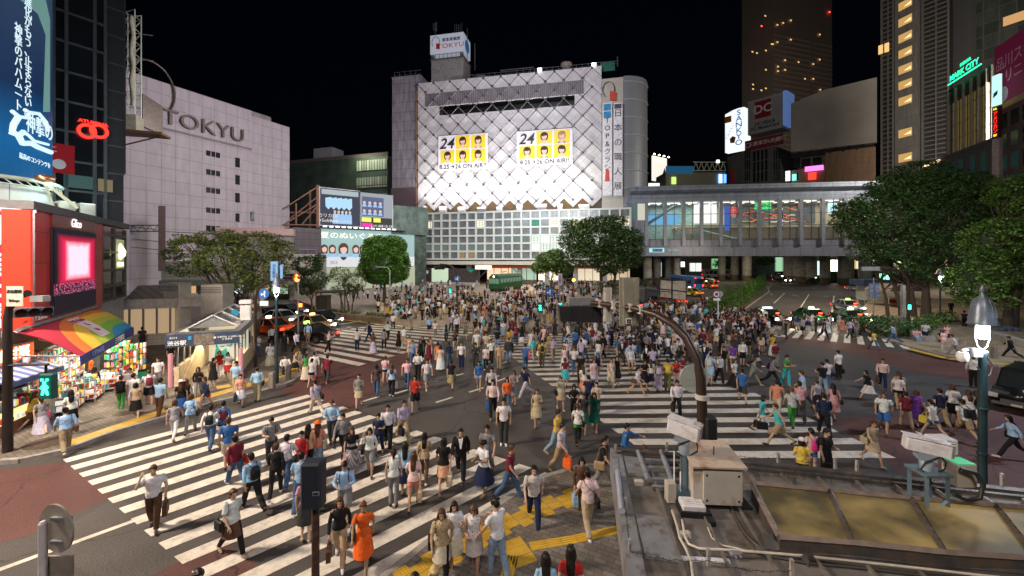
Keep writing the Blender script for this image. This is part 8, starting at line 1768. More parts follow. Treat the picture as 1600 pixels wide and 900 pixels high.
# ------------------------------------------------------------------ vehicles
def carpaint(name,c,rough=.22):return mat(name,c,rough,.15,var=.03,spec=.7)
TYRE=mat('tyre',(.015,.015,.015),.8);CHROME=mat('chrome',(.6,.6,.6),.2,.9);CGLASS=mat('car_glass',(.015,.02,.022),.06,var=.1,spec=.9)
HEAD=emi('headlight_on',(1,.94,.8),22);HEADOFF=mat('headlight_glass',(.5,.5,.5),.15);TAIL=emi('taillight_on',(1,.03,.015),6);TAILOFF=mat('taillight_red',(.3,.01,.01),.3);PLATE=mat('plate',(.5,.52,.45),.5)
def car(lab,px,py,heading,col,head=True,tail=True,sign=None,kind='sedan',col2=None,cat='car',group='cars at the intersection',dash=None,strong=1):
 """heading degrees: 0 drives toward the viewer (-y), 90 toward +x"""
 g=G(px,py);t=thing({'sedan':'taxi' if sign else 'car','van':'van'}[kind],lab,'taxi' if sign else('van' if kind=='van' else 'car'),TR(g.x,g.y,0,math.radians(heading)),group)
 P_=carpaint(*col);P2=carpaint(*col2)if col2 else P_
 if kind=='sedan':
  low=[(-2.35,.28),(-2.4,.62),(-2.3,.82),(-1.3,.93),(1.55,.93),(2.25,.86),(2.35,.6),(2.3,.28)];roofp=[(-1.25,.92),(-.55,1.42),(.75,1.45),(1.6,.92)];hw=.86;hr=.62
 else:
  low=[(-1.75,.3),(-1.8,.7),(-1.62,1.0),(-1.2,1.05),(1.7,1.05),(1.75,.5),(1.72,.3)];roofp=[(-1.25,1.04),(-.75,1.78),(1.45,1.82),(1.7,1.04)];hw=.8;hr=.68
# x in profile = along car (front at -), extruded across
 mb=MB();n=len(low);V=[]
 for s,k in((-1,.94),(-1,1),(1,1),(1,.94)):
  for x,z in low:V.append((s*hw*k,x*(1 if k==1 else.985),z if k==1 else.28+(z-.28)*.96))
 F_=[tuple(range(n-1,-1,-1)),tuple(range(3*n,4*n))]
 for q in range(3):
  for i in range(n):j=(i+1)%n;F_.append((q*n+i,q*n+j,(q+1)*n+j,(q+1)*n+i))
 mb.add([(x,y,z)for x,y,z in V],F_,0,True)
 mb.build('body',P_,t)
 mb=MB();a=roofp;V=[(-hw*.93,a[0][0],a[0][1]),(hw*.93,a[0][0],a[0][1]),(-hr,a[1][0],a[1][1]),(hr,a[1][0],a[1][1]),(-hr,a[2][0],a[2][1]),(hr,a[2][0],a[2][1]),(-hw*.93,a[3][0],a[3][1]),(hw*.93,a[3][0],a[3][1])]
 mb.add(V,[(0,1,3,2),(4,5,7,6),(0,2,4,6),(1,7,5,3)]);mb.build('window',CGLASS,t)
 mb=MB();mb.add([(-hr-.01,a[1][0]-.03,a[1][1]),(hr+.01,a[1][0]-.03,a[1][1]),(hr+.01,a[2][0]+.03,a[2][1]),(-hr-.01,a[2][0]+.03,a[2][1]),(-hr+.1,a[1][0]+.15,a[1][1]+.06),(hr-.1,a[1][0]+.15,a[1][1]+.06),(hr-.1,a[2][0]-.15,a[2][1]+.06),(-hr+.1,a[2][0]-.15,a[2][1]+.06)],[(0,3,2,1),(4,5,6,7),(0,1,5,4),(1,2,6,5),(2,3,7,6),(3,0,4,7)])
 for s in(-1,1):
  for p,q in((0,1),(3,2)):mb.bar((s*hw*.92,a[p][0],a[p][1]),(s*(hr+.01),a[q][0],a[q][1]),.08)
  mb.bar((s*(hw*.93+.01),.15,a[0][1]),(s*(hr+.02),.1,a[1][1]+.01),.07)
 mb.build('roof',P2,t)
 for x in(-1.42,1.4)if kind=='sedan' else(-1.1,1.15):
  for s in(-1,1):
   mb=MB();mb.disc((s*(hw-.08),x,.31),.31,(1,0,0),.2,20);w=mb.build('wheel',TYRE,t);mb=MB();mb.disc((s*(hw+.02),x,.31),.18,(1,0,0),.03,14);mb.build('rim',CHROME,w)
 f_=low[1][0];r_=low[-2][0]
 for s in(-1,1):
  mb=MB();mb.box(s*hw*.88-.17,s*hw*.88+.13 if s<0 else s*hw*.88+.05,f_-.04,f_+.12,.58,.76,bev=.02);mb.build('headlight',HEAD if head else HEADOFF,t)
  mb=MB();mb.box(s*hw*.80-.17,s*hw*.80+.17,r_-.06,r_+.05,.60,.78,bev=.02);mb.build('taillight',TAIL if tail else TAILOFF,t)
 mb=MB();mb.box(-.5,.5,f_-.05,f_+.1,.42,.56);mb.box(-hw*.96,hw*.96,f_-.09,f_+.15,.30,.42);mb.box(-hw*.96,hw*.96,r_-.12,r_+.10,.32,.46);mb.build('bumper',mat('bumper_grey',(.08,.08,.08),.5),t)
 mb=MB();mb.box(-.17,.17,f_-.11,f_-.085,.33,.42);mb.box(-.17,.17,r_+.10,r_+.115,.5,.62);mb.build('number_plate',PLATE,t)
 if sign:
  mb=MB();mb.box(-.22,.22,-.25,.05,a[1][1]+.07,a[1][1]+.26,bev=.04)if sign!='bar' else mb.box(-.5,.5,-.25,.1,a[1][1]+.07,a[1][1]+.22,bev=.04);mb.build('roof_sign',{'white':emi('roof_sign_white',(1,.95,.75),3),'green':emi('roof_sign_green',(.5,1,.15),3),'bar':emi('roof_sign_bar',(.75,.85,1),2.2),'amber':emi('roof_sign_amber',(1,.6,.2),3)}[sign],t)
 if dash:mb=MB();mb.box(hw*.2,hw*.62,a[0][0]+.12,a[0][0]+.16,a[0][1]+.12,a[0][1]+.24);mb.build('vacancy_lamp',emi('vacancy_red',(1,.06,.02),7),t)
 if head and py>470:
  for s in(-1,1):m=t.matrix_world;p=m@Vector((s*.65,f_-.15,.67));q=m@Vector((s*.65,f_-6,.0));light('car_headlamp','SPOT',p,q,160*strong,(1,.88,.68),.05,spot=65)
 return t
OR=('paint_orange',(.75,.10,.015));BK=('paint_black',(.012,.012,.014));WH=('paint_white',(.65,.65,.66));BZ=('paint_bronze',(.34,.18,.08));YE=('paint_yellow',(.60,.42,.03));GN_=('paint_green',(.02,.16,.04));SV=('paint_silver',(.35,.36,.38));DR=('paint_dark_red',(.06,.02,.02))
car('orange taxi with glowing side lamps at the station stairs',421,522,250,OR,head=False,sign='white',col2=OR)
car('white car between the orange taxi and the bronze taxi',438,506,70,WH);car('black car farthest back behind the lantern pole',447,494,75,BK)
car('bronze taxi with amber roof lamp in the queue',487,516,62,BZ,sign='amber',head=True,tail=False);car('black taxi with yellow-green side lamp and red tail lamps',481,533,258,BK,head=False,sign='green')
car('glossy black sedan at the front of the queue by the cone',502,507,60,BK,head=True);car('dark grey car half hidden behind the white car',414,500,70,('paint_grey',(.1,.1,.11)))
car('bright orange taxi under the second white roof lamp beside the truck',1047,476,205,OR,sign='white',tail=True,head=False);car('yellow taxi ahead of the orange taxi',1078,462,200,YE,sign='white',head=False);car('dark taxi with bright brake lamps behind the big sign panel',1014,478,200,DR,sign='green',head=False);car('black car with red tail lamps near the yellow line',978,482,200,BK,head=False)
car('amber taxi beyond the yellow taxi',1104,450,200,('paint_amber',(.55,.30,.06)),sign='amber',head=False);car('white car with pink tail glow between the blue bus and amber taxi',1090,447,200,WH,head=False);car('small dark car farther up the avenue lanes',1108,443,200,BK,head=False);car('far red-lit car nearest the bridge shade',1086,438,200,BK,head=False)
car('white boxy van behind the white sign panel',1000,470,200,WH,head=False,kind='van')
car('black taxi with blue white roof bar and dazzling headlights',1198,503,8,BK,sign='bar',dash=True,strong=4)
car('green taxi leftmost of the two front green taxis',1267,503,-8,GN_,sign='white',dash=True);car('green taxi before the silver taxi by the hedge',1328,505,-14,GN_,sign='white',dash=True,strong=1.3);car('silver taxi with yellow-green roof lamp behind the green taxi',1324,486,-14,SV,sign='green',dash=True)
car('silver and black taxi turning near the parked tent',1343,454,40,SV,sign='green',dash=True,col2=BK);car('long dark green car crossing far right lanes',1274,443,65,('paint_dark_green',(.02,.05,.03)),sign='white',tail=False);car('far black car with twin headlights beside the white one',1221,441,8,BK);car('far white car with twin headlights under the bridge',1240,439,8,WH);car('second far car with headlights behind the black one',1217,434,8,SV);car('distant car with headlights nearest the thick pier',1233,433,8,BK)
car('dark hatchback entering at the far side of the lantern pole',1608,636,-62,BK,head=False,kind='van')
def bus(lab,px,py,heading,colr,lit,w=1.2,L_=9,h=3.0):
 g=G(px,py);t=thing('bus',lab,'bus',TR(g.x,g.y,0,math.radians(heading)));mb=MB();mb.box(-w,w,-L_/2,L_/2,.35,h,bev=.12);mb.build('body',colr,t)
 mb=MB();mb.box(-w+.12,w-.12,-L_/2-.03,-L_/2+.02,1.2,2.5);mb.box(-w+.15,w-.15,L_/2-.02,L_/2+.03,1.5,2.5);[mb.box(s*w-.02,s*w+.02,-L_/2+.5+k*1.3,-L_/2+1.6+k*1.3,1.4,2.4)for s in(-1,1)for k in range(6)];mb.build('window',CGLASS,t)
 mb=MB();mb.box(-.8,.8,-L_/2-.05,-L_/2-.03,2.55,2.85);mb.build('destination_sign',emi('led_amber',(1,.6,.08),4),t)
 for y in(-L_/2+1.6,L_/2-1.8):
  for s in(-1,1):mb=MB();mb.disc((s*(w-.1),y,.45),.45,(1,0,0),.26,18);mb.build('wheel',TYRE,t)
 for s in(-1,1):mb=MB();mb.box(s*.9-.15,s*.9+.15,-L_/2-.04,-L_/2,.6,.8);mb.build('headlight',HEAD if lit=='front' else HEADOFF,t);mb=MB();mb.box(s*.95-.14,s*.95+.14,L_/2,L_/2+.04,1.0,1.3);mb.box(s*.8-.14,s*.8+.14,L_/2,L_/2+.04,2.6,2.75);mb.build('taillight',TAIL,t)
 return t
bus('blue city bus seen from behind in the left lanes',1072,452,190,mat('bus_blue',(.03,.15,.40),.35),'rear');bus('red city bus with amber destination sign under the bridge',1187,429,10,mat('bus_red',(.35,.03,.03),.35),'front');bus('pale bus parked beyond the piers',1118,434,80,mat('bus_pale',(.35,.38,.38),.4),'rear')
g=G(1030,481);t=thing('scaffold_truck','truck with dark frame cage and white tilted advertising panel','truck',TR(g.x,g.y,0,math.radians(200)))
mb=MB();mb.box(-1.2,1.2,-1.5,4,.8,1.0);mb.box(-1.15,1.15,-3.6,-1.6,.5,2.6,bev=.15);mb.build('body',mat('truck_grey',(.08,.08,.09),.5),t);mb=MB();[mb.bar((x,y,1),(x,y,4),.1)for x in(-1.2,1.2)for y in(-1.4,1.2,3.8)];[mb.bar((x,-1.4,z),(x,3.8,z),.1)for x in(-1.2,1.2)for z in(1,2.5,4)];[mb.bar((-1.2,y,4),(1.2,y,4),.1)for y in(-1.4,1.2,3.8)];mb.build('cage',DARK,t);mb=MB();mb.box(-1.28,-1.22,-1.2,3.6,1.4,3.9);mb.build('white_panel',mat('panel_white',(.5,.48,.45),.5),t)
for y in(-2.8,2.6):
 for s in(-1,1):mb=MB();mb.disc((s*1.05,y,.45),.45,(1,0,0),.25,18);mb.build('wheel',TYRE,t)
g=G(985,466);t=thing('arched_bike_shelter','dark ribbed arched canopy beside the big central tree','shelter',TR(g.x,g.y,.1,.35));mb=MB()
for k in range(7):mb.tube([(-4+k*1.4+.25*math.cos(a)*0,1.6*math.cos(a),1.4+1.6*math.sin(a))for a in[math.pi*q/8 for q in range(9)]],.07,6);mb.bar((-4+k*1.4,1.6,0),(-4+k*1.4,1.6,1.4),.1);mb.bar((-4+k*1.4,-1.6,0),(-4+k*1.4,-1.6,1.4),.1)
for a in(.5,1.57,2.6):mb.bar((-4,1.6*math.cos(a),1.4+1.6*math.sin(a)),(4.4,1.6*math.cos(a),1.4+1.6*math.sin(a)),.08)
mb.build('rib_frame',DARK,t)
# green tram car kept on the square
g=G(783,456);t=thing('green_tram_car','old green tram car standing in the square among the crowd','tram',TR(g.x+1,g.y+3,.14,-.5));TG=mat('tram_green',(.012,.09,.03),.35)
mb=MB();mb.prism([(-1.25,.5),(1.25,.5),(1.3,1.5),(1.15,2.9),(.8,3.15),(-.8,3.15),(-1.15,2.9),(-1.3,1.5)],-5,5,axis='y');mb.build('body',TG,t);mb=MB();mb.prism([(-.95,3.14),(.95,3.14),(.7,3.45),(-.7,3.45)],-4.8,4.8,axis='y');mb.build('roof',mat('tram_roof',(.10,.14,.10),.6),t)
mb=MB();[mb.box(x-.36,x+.36,-5.04,-5.0,1.6,2.6)for x in(-.8,0,.8)];[mb.box(s*1.24-.03,s*1.24+.03,-4.5+k*1.3,-3.5+k*1.3,1.7,2.6)for s in(-1,1)for k in range(7)];mb.build('window',emi('tram_window',(.25,.42,.3),.35),t)
mb=MB();mb.disc((0,-5.05,3.0),.16,(0,1,0),.08,12);mb.build('lamp',LWARM,t);mb=MB();mb.bar((-.5,-1,3.5),(.5,-1,4.0),.06);mb.bar((.5,-1,4),(-.5,1,4.1),.06);mb.bar((-.6,-1.2,3.9),(.7,-1.2,3.9),.06);mb.build('pantograph',DARK,t);mb=MB();mb.box(-1.1,1.1,-4.6,4.6,.0,.5);mb.build('undercarriage',DARK,t)
# ------------------------------------------------------------------ lamps, signals, signs
TEALP=mat('lamp_post_green',(.022,.045,.052),.4,.4,var=.15,scale=8)
def lantern(lab,px,d,pybase=None,top=None):
 c=Pd(px,d);t=thing('street_lantern',lab,'street lamp',Matrix.Translation((c.x,c.y,.14)),'bell shaded street lanterns');h=top
 mb=MB();mb.lathe([(.17,0),(.16,.9),(.11,1.0),(.10,h-1.2),(.085,h-.62),(.11,h-.6),(.11,h-.52),(.04,h-.5)],n=14);[mb.lathe([(.12,z),(.135,z+.03),(.12,z+.06)],n=14)for z in(1.6,2.9,h-1.7)];mb.build('post',TEALP,t)
 mb=MB();mb.lathe([(.34,h+.02),(.31,h+.06),(.27,h+.22),(.24,h+.38),(.17,h+.52),(.06,h+.60),(.05,h+.66),(.07,h+.70),(.02,h+.80)],n=20);mb.lathe([(.34,h+.015),(.30,h+.03)],n=20)
 [mb.tube([(.29*math.cos(a),.29*math.sin(a),h+.10),(.245*math.cos(a),.245*math.sin(a),h+.38),(.17*math.cos(a),.17*math.sin(a),h+.525)],.010,4)for a in[k*math.pi/4 for k in range(8)]];mb.build('lamp_shade',mat('shade_blue_grey',(.14,.17,.21),.4,.5),t)
 mb=MB();mb.lathe([(.06,h-.28),(.14,h-.25),(.15,h-.02),(.10,h+.01)],n=16);mb.build('bulb',emi('lantern_bulb',(.85,.95,1),16),t)
 mb=MB();[mb.tube([(s*.21,0,h+.03),(s*.22,0,h-.25),(s*.14,0,h-.42),(0,0,h-.5)],.018,6)for s in(-1,1)];mb.build('cage',mat('cage_white',(.55,.6,.62),.4),t)
 t.scale=(.68,.68,1)
 light('lantern_light','POINT',(c.x,c.y-.35,.14+h-.35),None,120,(.82,.92,1),.15);return t
lt=lantern('green street lantern in front of the rooftop cameras and road',1535,8.2,top=5.5);lantern('green street lantern at the kerb by the queueing taxis',432,22.3,top=5.22)
lantern('unlit looking distant lantern under the plaza tree',1469,42,top=4.9)
c=Pd(1535,8.2);t=thing('lamp_side_camera','grey box with small dome camera clamped to the near lantern post','camera',Matrix.Translation((c.x,c.y,0)));mb=MB();mb.box(-.28,-.06,-.08,.08,5.02,5.18,bev=.02);mb.bar((-.1,0,5.1),(.1,0,5.1),.05);mb.build('housing',GREYM,t);mb=MB();mb.lathe([(.02,4.9),(.08,4.93),(.10,5.02),(.08,5.1)],(-.40,0,0),14);mb.bar((-.4,0,5.14),(-.28,0,5.14),.04);mb.build('dome',WPAINT,t);mb=MB();mb.tube([(.1,0,5.0),(.2,0,4.85),(.16,0,4.65),(.05,0,4.6),(-.1,0,4.8)],.018,6);mb.build('cable',BLACK,t)
def pole(name,lab,cat,px,d,h,r=.09,mat_=None,arm=None,base=0.14,group=None):
 c=Pd(px,d);t=thing(name,lab,cat,Matrix.Translation((c.x,c.y,base)),group);mb=MB();pts=[(0,0,0),(0,0,h)]if not arm else arm;mb.tube(pts,[r*1.15]+[r]*(len(pts)-1),12);mb.build('pole',mat_ or BROWNP,t);return t,c
def round_sign(t,x,z,r,face,y=-.08,back=False,arrow=None,par=None,blue=True):
 mb=MB();mb.disc((x,y,z),r,(0,1,0),.03,28);f=mb.build('sign_disc',face,t)
 if arrow:mb=MB();s=r;mb.box(x-.09*s*2,x+.02*s*2,y-.03,y-.016,z-s*.6,z+s*.25)if False else mb.prism([(x+.10*s,z-s*.65),(x+.26*s,z-s*.65),(x+.26*s,z+s*.2),(x+.42*s,z+s*.2),(x+.18*s,z+s*.7),(x-.06*s,z+s*.2),(x+.10*s,z+s*.2)],y-.03,y-.016,axis='y');mb.prism([(x+.10*s,z-s*.25),(x-.35*s,z-.25*s),(x-.35*s,z-.45*s),(x-.6*s,z-.12*s),(x-.35*s,z+.2*s),(x-.35*s,z),(x+.1*s,z)],y-.03,y-.016,axis='y');mb.build('white_arrow',TXW,f)
 return f
BLUE=mat('traffic_blue',(.02,.12,.42),.4,var=.05);REDS=mat('traffic_red',(.45,.03,.03),.4,var=.05);LBLUE=emi('lit_blue_sign',(.25,.5,.85),.6)
def ped_signal(t,x,y,z,lit=True,big=1.):
 mb=MB();mb.box(x-.2*big,x+.2*big,y-.12,y+.12,z-.36*big,z+.36*big,bev=.04);b_=mb.build('signal_box',BLACK if not lit else mat('signal_dark_green',(.01,.07,.06),.4),t)
 if lit:
  GG=emi('signal_green',(.03,1,.55),7);mb=MB();mb.prism([(x-.05,z-.30),(x+.02,z-.12),(x+.10,z-.30),(x+.15,z-.28),(x+.06,z-.02),(x+.12,z-.06),(x+.14,z-.02),(x+.04,z+.08),(x-.04,z+.08),(x-.14,z-.04),(x-.12,z-.08),(x-.05,z-.02),(x-.10,z-.28)],y-.15,y-.125,axis='y');mb.disc((x,y-.14,z+.13),.05,(0,1,0),.025,10);mb.build('green_figure',GG,b_);mb=MB();mb.box(x-.13,x-.05,y-.14,y-.122,z+.2,z+.27);mb.box(x+.05,x+.13,y-.14,y-.122,z+.2,z+.27);mb.build('green_bars',GG,b_)
def tri_signal(t,x,y,z,lit=None,s=1.,ang=0):
 m=TR(x,y,z,ang,s);mb=MB();mb.box(-.62,.62,-.09,.12,-.22,.22,xf=m,bev=.05);b_=mb.build('signal_head',mat('signal_grey',(.05,.055,.065),.4),t)
 for k in range(3):
  mb=MB();mb.lathe([(.19,0),(.19,.02)],n=14);mb.xf(m@Matrix.Translation((-.4+.4*k,-.10,0))@Matrix.Rotation(math.pi/2,4,'X'));mb.build('lens',emi('signal_red' if lit=='red' else 'signal_amber',(1,.08,.01)if lit=='red' else(1,.4,.03),16)if(lit and k==2)else mat('lens_dark',(.03,.02,.02),.2),b_)
  mb=MB();V=[(-.4+.4*k+.2*math.cos(a),yy,.2*math.sin(a))for yy in(-.1,-.38)for a in[math.pi*q/6 for q in range(7)]];mb.add([m@Vector(v)for v in V],[(i,i+1,i+8,i+7)for i in range(6)]);mb.build('visor',BLACK,b_)
# near left traffic pole
t,c=pole('traffic_pole','dark traffic pole at the kerb with street name plate and green pedestrian light','traffic light',12,14.45,5.3,.12,mat('pole_near_black',(.03,.022,.02),.5,.3),arm=[(0,0,0),(0,0,4.7),(.08,0,5.1),(.3,-.02,5.45),(.75,-.03,5.6)])
mb=MB();mb.box(.15,.72,-.16,-.13,5.15,5.85);p_=mb.build('name_plate',mat('plate_beige',(.42,.38,.33),.6),t);text('渋谷駅前',.135,TXK,p_,xf=TX(.43,-.17,5.66));text('Shibuya',.125,TXK,p_,xf=TX(.43,-.17,5.35))
tri_signal(t,1.05,-.1,4.95,None,.75,.9);mb=MB();mb.box(.9,1.35,-.1,.15,5.3,5.5);mb.build('signal_bracket',GREYM,t);mb=MB();mb.prism([(.95,4.62),(1.25,4.75),(1.3,4.7),(1.0,4.55)],-.4,-.36,axis='y');mb.build('red_reflector',mat('traffic_red',(0,0,0)),t)
mb=MB();mb.bar((0,-.05,3.05),(1.5,-.05,3.1),.06);mb.bar((1.35,0,2.6),(1.35,0,3.1),.07);mb.build('bracket',DARK,t);ped_signal(t,1.5,-.05,2.35,True,1.2)
# lantern corner signs
t,c=pole('traffic_pole','brown pole with blue arrow sign and arm behind the left kerb lantern','traffic light',399,25.5,5,.08,arm=[(0,0,0),(0,0,4.3),(.25,0,5.0),(.9,0,5.4),(2.6,0,5.5)])
round_sign(t,.58,4.6,.32,BLUE,arrow=True);mb=MB();mb.box(.33,.85,-.09,-.06,3.85,4.15);mb.build('plate',WPAINT,t);tri_signal(t,2.35,-.05,5.5,'red',.8)
mb=MB();mb.box(1.02,1.45,-.12,-.08,5.4,6.6);p_=mb.build('vertical_plate',LBLUE,t);text(list('渋谷駅前'),.22,mat('letters_navy',(0,0,0)),p_,xf=TX(1.24,-.14,6.0),vertical=True,gap=.95);mb=MB();mb.box(1.6,1.75,-.1,-.07,5.55,6.4);mb.build('narrow_plate',LBLUE,t)
t,c=pole('sign_post','steel post with red ringed and blue round signs by the station stairs','sign',383,27,3.8,.05,STEEL)
round_sign(t,0,3.55,.33,REDS);round_sign(t,0,3.55,.24,BLUE,y=-.11);round_sign(t,.0,2.35,.3,BLUE);round_sign(t,-.62,3.2,.25,mat('sign_cyan',(.03,.3,.5),.4));mb=MB();mb.box(-.3,.3,-.1,-.07,2.8,3.05);mb.build('plate',GREYM,t)
# red signal behind trees
t,c=pole('traffic_pole','slim pole with red signal lamp among the narrow tree leaves','traffic light',466,32,5.3,.06,STEEL);tri_signal(t,-.3,-.1,5.4,'red',.85);mb=MB();mb.box(.1,.3,-.1,0,3.0,3.25);mb.build('red_figure_light',emi('signal_red',(1,0,0),1),t)
# centre signal pole and its green figures
t,c=pole('traffic_pole','dark central pole with curved arm, blue sign and hanging signal','traffic light',714,57,6,.1,DARK,arm=[(0,0,0),(0,0,4.4),(-.3,0,5.3),(-1.2,0,5.8),(-2.4,0,5.9)])
round_sign(t,.05,3.9,.42,BLUE,arrow=True);mb=MB();mb.box(-.3,.4,-.1,-.06,2.95,3.25);mb.build('plate',GREYM,t);tri_signal(t,-2.4,-.1,5.4,None,1.15,.4);ped_signal(t,-.9,-.2,2.2,True,1.3)
t,c=pole('traffic_pole','pale twin posts with name plate, amber signal and green figure by the crowd','traffic light',875,42,4.9,.06,STEEL);mb=MB();mb.tube([(.32,0,0),(.32,0,4.7)],.055,8);mb.build('second_post',STEEL,t)
mb=MB();mb.box(-.22,.22,-.12,-.08,4.0,5.2);p_=mb.build('name_plate',mat('plate_lilac',(.5,.45,.55),.5),t);text(list('渋谷駅前'),.22,TXK,p_,xf=TX(0,-.14,4.6),vertical=True,gap=.95);tri_signal(t,1.05,-.1,4.55,'amber',.8);round_sign(t,-1.1,3.3,.42,BLUE,arrow=True)
mb=MB();mb.bar((-1.1,0,3.3),(0,0,3.3),.05);mb.build('sign_arm',STEEL,t);ped_signal(t,-2.05,0,1.7,True,1.35);mb=MB();mb.bar((-2.05,0.1,0),(-2.05,.1,1.3),.1);mb.build('signal_post',STEEL,t);ped_signal(t,.0,-.15,1.9,True,.7)
t,c=pole('sign_post','post with one red ringed and two blue round signs before the dark tree','sign',932,38,4.6,.05,STEEL);[round_sign(t,0,z,.26,f)for z,f in((2.9,REDS),(2.15,BLUE),(1.55,BLUE))];round_sign(t,0,2.9,.17,WPAINT,y=-.11);mb=MB();mb.box(-.1,.6,-.05,.05,4.55,4.65);mb.box(-.25,-.15,-.1,0,.2,.9);mb.build('lamp_head',STEEL,t)
# flood poles at the square
t,c=pole('traffic_pole','slim grey pole with arm and round mirror before the round tree','pole',609,47,5.6,.07,GREYM,arm=[(0,0,0),(0,0,5.4),(-.3,0,5.7),(-1.6,0,5.75)]);mb=MB();mb.disc((-1.75,0,5.7),.32,(0,1,0),.08,16);mb.build('round_head',DARK,t)
# median signs
t,c=pole('sign_post','white post with no-turn round sign at the median tip','sign',1122,39,3.4,.045,WPAINT);round_sign(t,-.2,3.35,.35,REDS);round_sign(t,-.2,3.35,.26,WPAINT,y=-.105);round_sign(t,-.2,3.35,.16,BLUE,y=-.125);round_sign(t,.18,3.35,.3,mat('sign_back_grey',(.3,.28,.3),.5),y=.03);mb=MB();mb.box(-.5,.15,-.1,-.07,2.75,2.95);mb.build('plate',WPAINT,t)
t,c=pole('direction_sign','grey post with blue-grey shaped sign backs in front of the hedge','sign',1365,37.5,5.0,.05,STEEL);mb=MB();[mb.box(x,x+.42,-.06,-.02,z,z+.4,bev=.08)for x in(-.45,.05)for z in(3.2,3.65,4.1)];mb.build('sign_backs',mat('sign_back_blue',(.14,.17,.30),.5),t)
t,c=pole('traffic_pole','tall dark pole with curved arm and green arrow light by the hedge','traffic light',1419,35.5,6,.11,BROWNP,arm=[(0,0,0),(0,0,4.2),(-.1,0,5.0),(-.6,0,5.6),(-1.6,0,5.9),(-2.6,0,5.9)])
mb=MB();mb.box(-.1,.1,-.15,-.1,2.35,2.75);mb.build('green_arrow',emi('signal_green',(0,1,.5),7),t);mb=MB();mb.box(-4.1,-2.5,-.1,.1,5.7,6.05);mb.build('signal_back',GREYM,t);mb=MB();mb.bar((.35,0,0),(.35,0,1.6),.09);mb.build('white_post',WPAINT,t)
mb=MB();mb.box(-.25,.25,-.2,.2,0,8,0);solo(mb,'concrete_post',CONC,'square concrete post left of the dark curved pole','post',TR(*Pd(1411,36.5)[:2],.1,0,.55))
t=thing('event_tent','grey roofed tent with red stools near the avenue end','tent',TR(*Pd(1397,58)[:2],.14));mb=MB();mb.prism([(-2.6,2.2),(2.6,2.2),(1.2,3.1),(-1.2,3.1)],-2,2,axis='y');mb.build('canopy',mat('tent_grey',(.17,.15,.15),.8),t);mb=MB();[mb.bar((x,y,0),(x,y,2.3),.08)for x in(-2.5,2.5)for y in(-1.9,1.9)];mb.build('pole',STEEL,t)
for k in range(4):mb=MB();mb.box(-.25,.25,-.25,.25,.4,.5);mb.box(-.25,.25,.2,.25,.5,.95);[mb.bar((x,y,0),(x,y,.42),.04)for x in(-.22,.22)for y in(-.22,.22)];c=Pd(1392+k*5,57.5);solo(mb,'red_chair',mat('traffic_red',(0,0,0)),'small red chair under the grey tent','chair',TR(c.x,c.y,.14),'red chairs under the tent')
for px,py,lab in((552,0,''),):pass
g=G(535,501);t=thing('traffic_cone','red and white traffic cone ahead of the glossy black sedan','cone',Matrix.Translation(g));mb=MB();mb.box(-.2,.2,-.2,.2,0,.04);mb.lathe([(.15,.04),(.03,.72)],n=12);mb.build('body',mat('cone_red',(.6,.06,.03),.5),t);mb=MB();mb.lathe([(.108,.28),(.076,.45)],n=12);mb.build('white_band',WPAINT,t)
# bollards with chain at the kerb
BO=mat('bollard_stone',(.20,.17,.15),.8,bump=.4,scale=10);bl=[]
for px,py,lab in((425,606,'square stone bollard nearest the left lantern base'),(450,593,'square stone bollard with chain where the kerb curves'),(470,575,'square stone bollard farther along the curving kerb'),(985,770,'dark stone bollard beside the rooftop edge'),(1553,560,'pale stone bollard behind the street lantern pole'),(1530,556,'stone bollard by the suitcase walker'),(1340,520,'slim striped post at the hedge corner')):
 g=G(px,py,.14);mb=MB();mb.box(-.13,.13,-.13,.13,0,.8,bev=.03);mb.box(-.10,.10,-.10,.10,.78,.84);o=solo(mb,'bollard',BO,lab,'bollard',Matrix.Translation(g));bl.append(g)
def chain(a,b,sag,lab):mb=MB();A=a+Vector((0,0,.7));B_=b+Vector((0,0,.7));mb.tube([A.lerp(B_,i/8)-Vector((0,0,sag*math.sin(math.pi*i/8)))for i in range(9)],.02,6);solo(mb,'chain',DARK,lab,'chain')
chain(bl[0],bl[1],.25,'sagging black chain between the first two kerb bollards');chain(bl[1],bl[2],.25,'sagging black chain farther along the curving kerb')
mb=MB();mb.box(-1.5,1.5,-1.2,1.2,2.6,2.75);[mb.bar((x,y,0),(x,y,2.6),.1)for x in(-1.4,1.4)for y in(-1.1,1.1)];mb.box(-1.4,-.2,-1,1,0,2.2);solo(mb,'police_shelter',mat('shelter_dark',(.05,.04,.03),.6),'dark flat roofed shelter beside the thin sapling','shelter',TR(*Pd(517,50)[:2],.14,.2))
mb=MB();[mb.tube([(x,0,0),(x,0,.8),(x+1.2,0,.8),(x+1.2,0,0)],.03,6)for x in(0,1.8,3.6)];solo(mb,'bike_rail',STEEL,'low looped steel railings on the pale pavement under the round tree','railing',TR(*Pd(556,48)[:2],.14,0))
for px,d,w,h,lab in((1360,66,3.0,1.6,'blue roofed kiosk right of the bridge piers'),):
 mb=MB();mb.box(-w/2,w/2,-1,1,0,2.4,0);mb.box(-w/2-.8,w/2+.8,-1.4,1.4,2.4,3.3,1);solo(mb,'blue_kiosk',[mat('kiosk_pale',(.4,.42,.4),.5),mat('kiosk_blue',(.04,.06,.14),.5)],lab,'kiosk',TR(*Pd(px,d)[:2],.14))
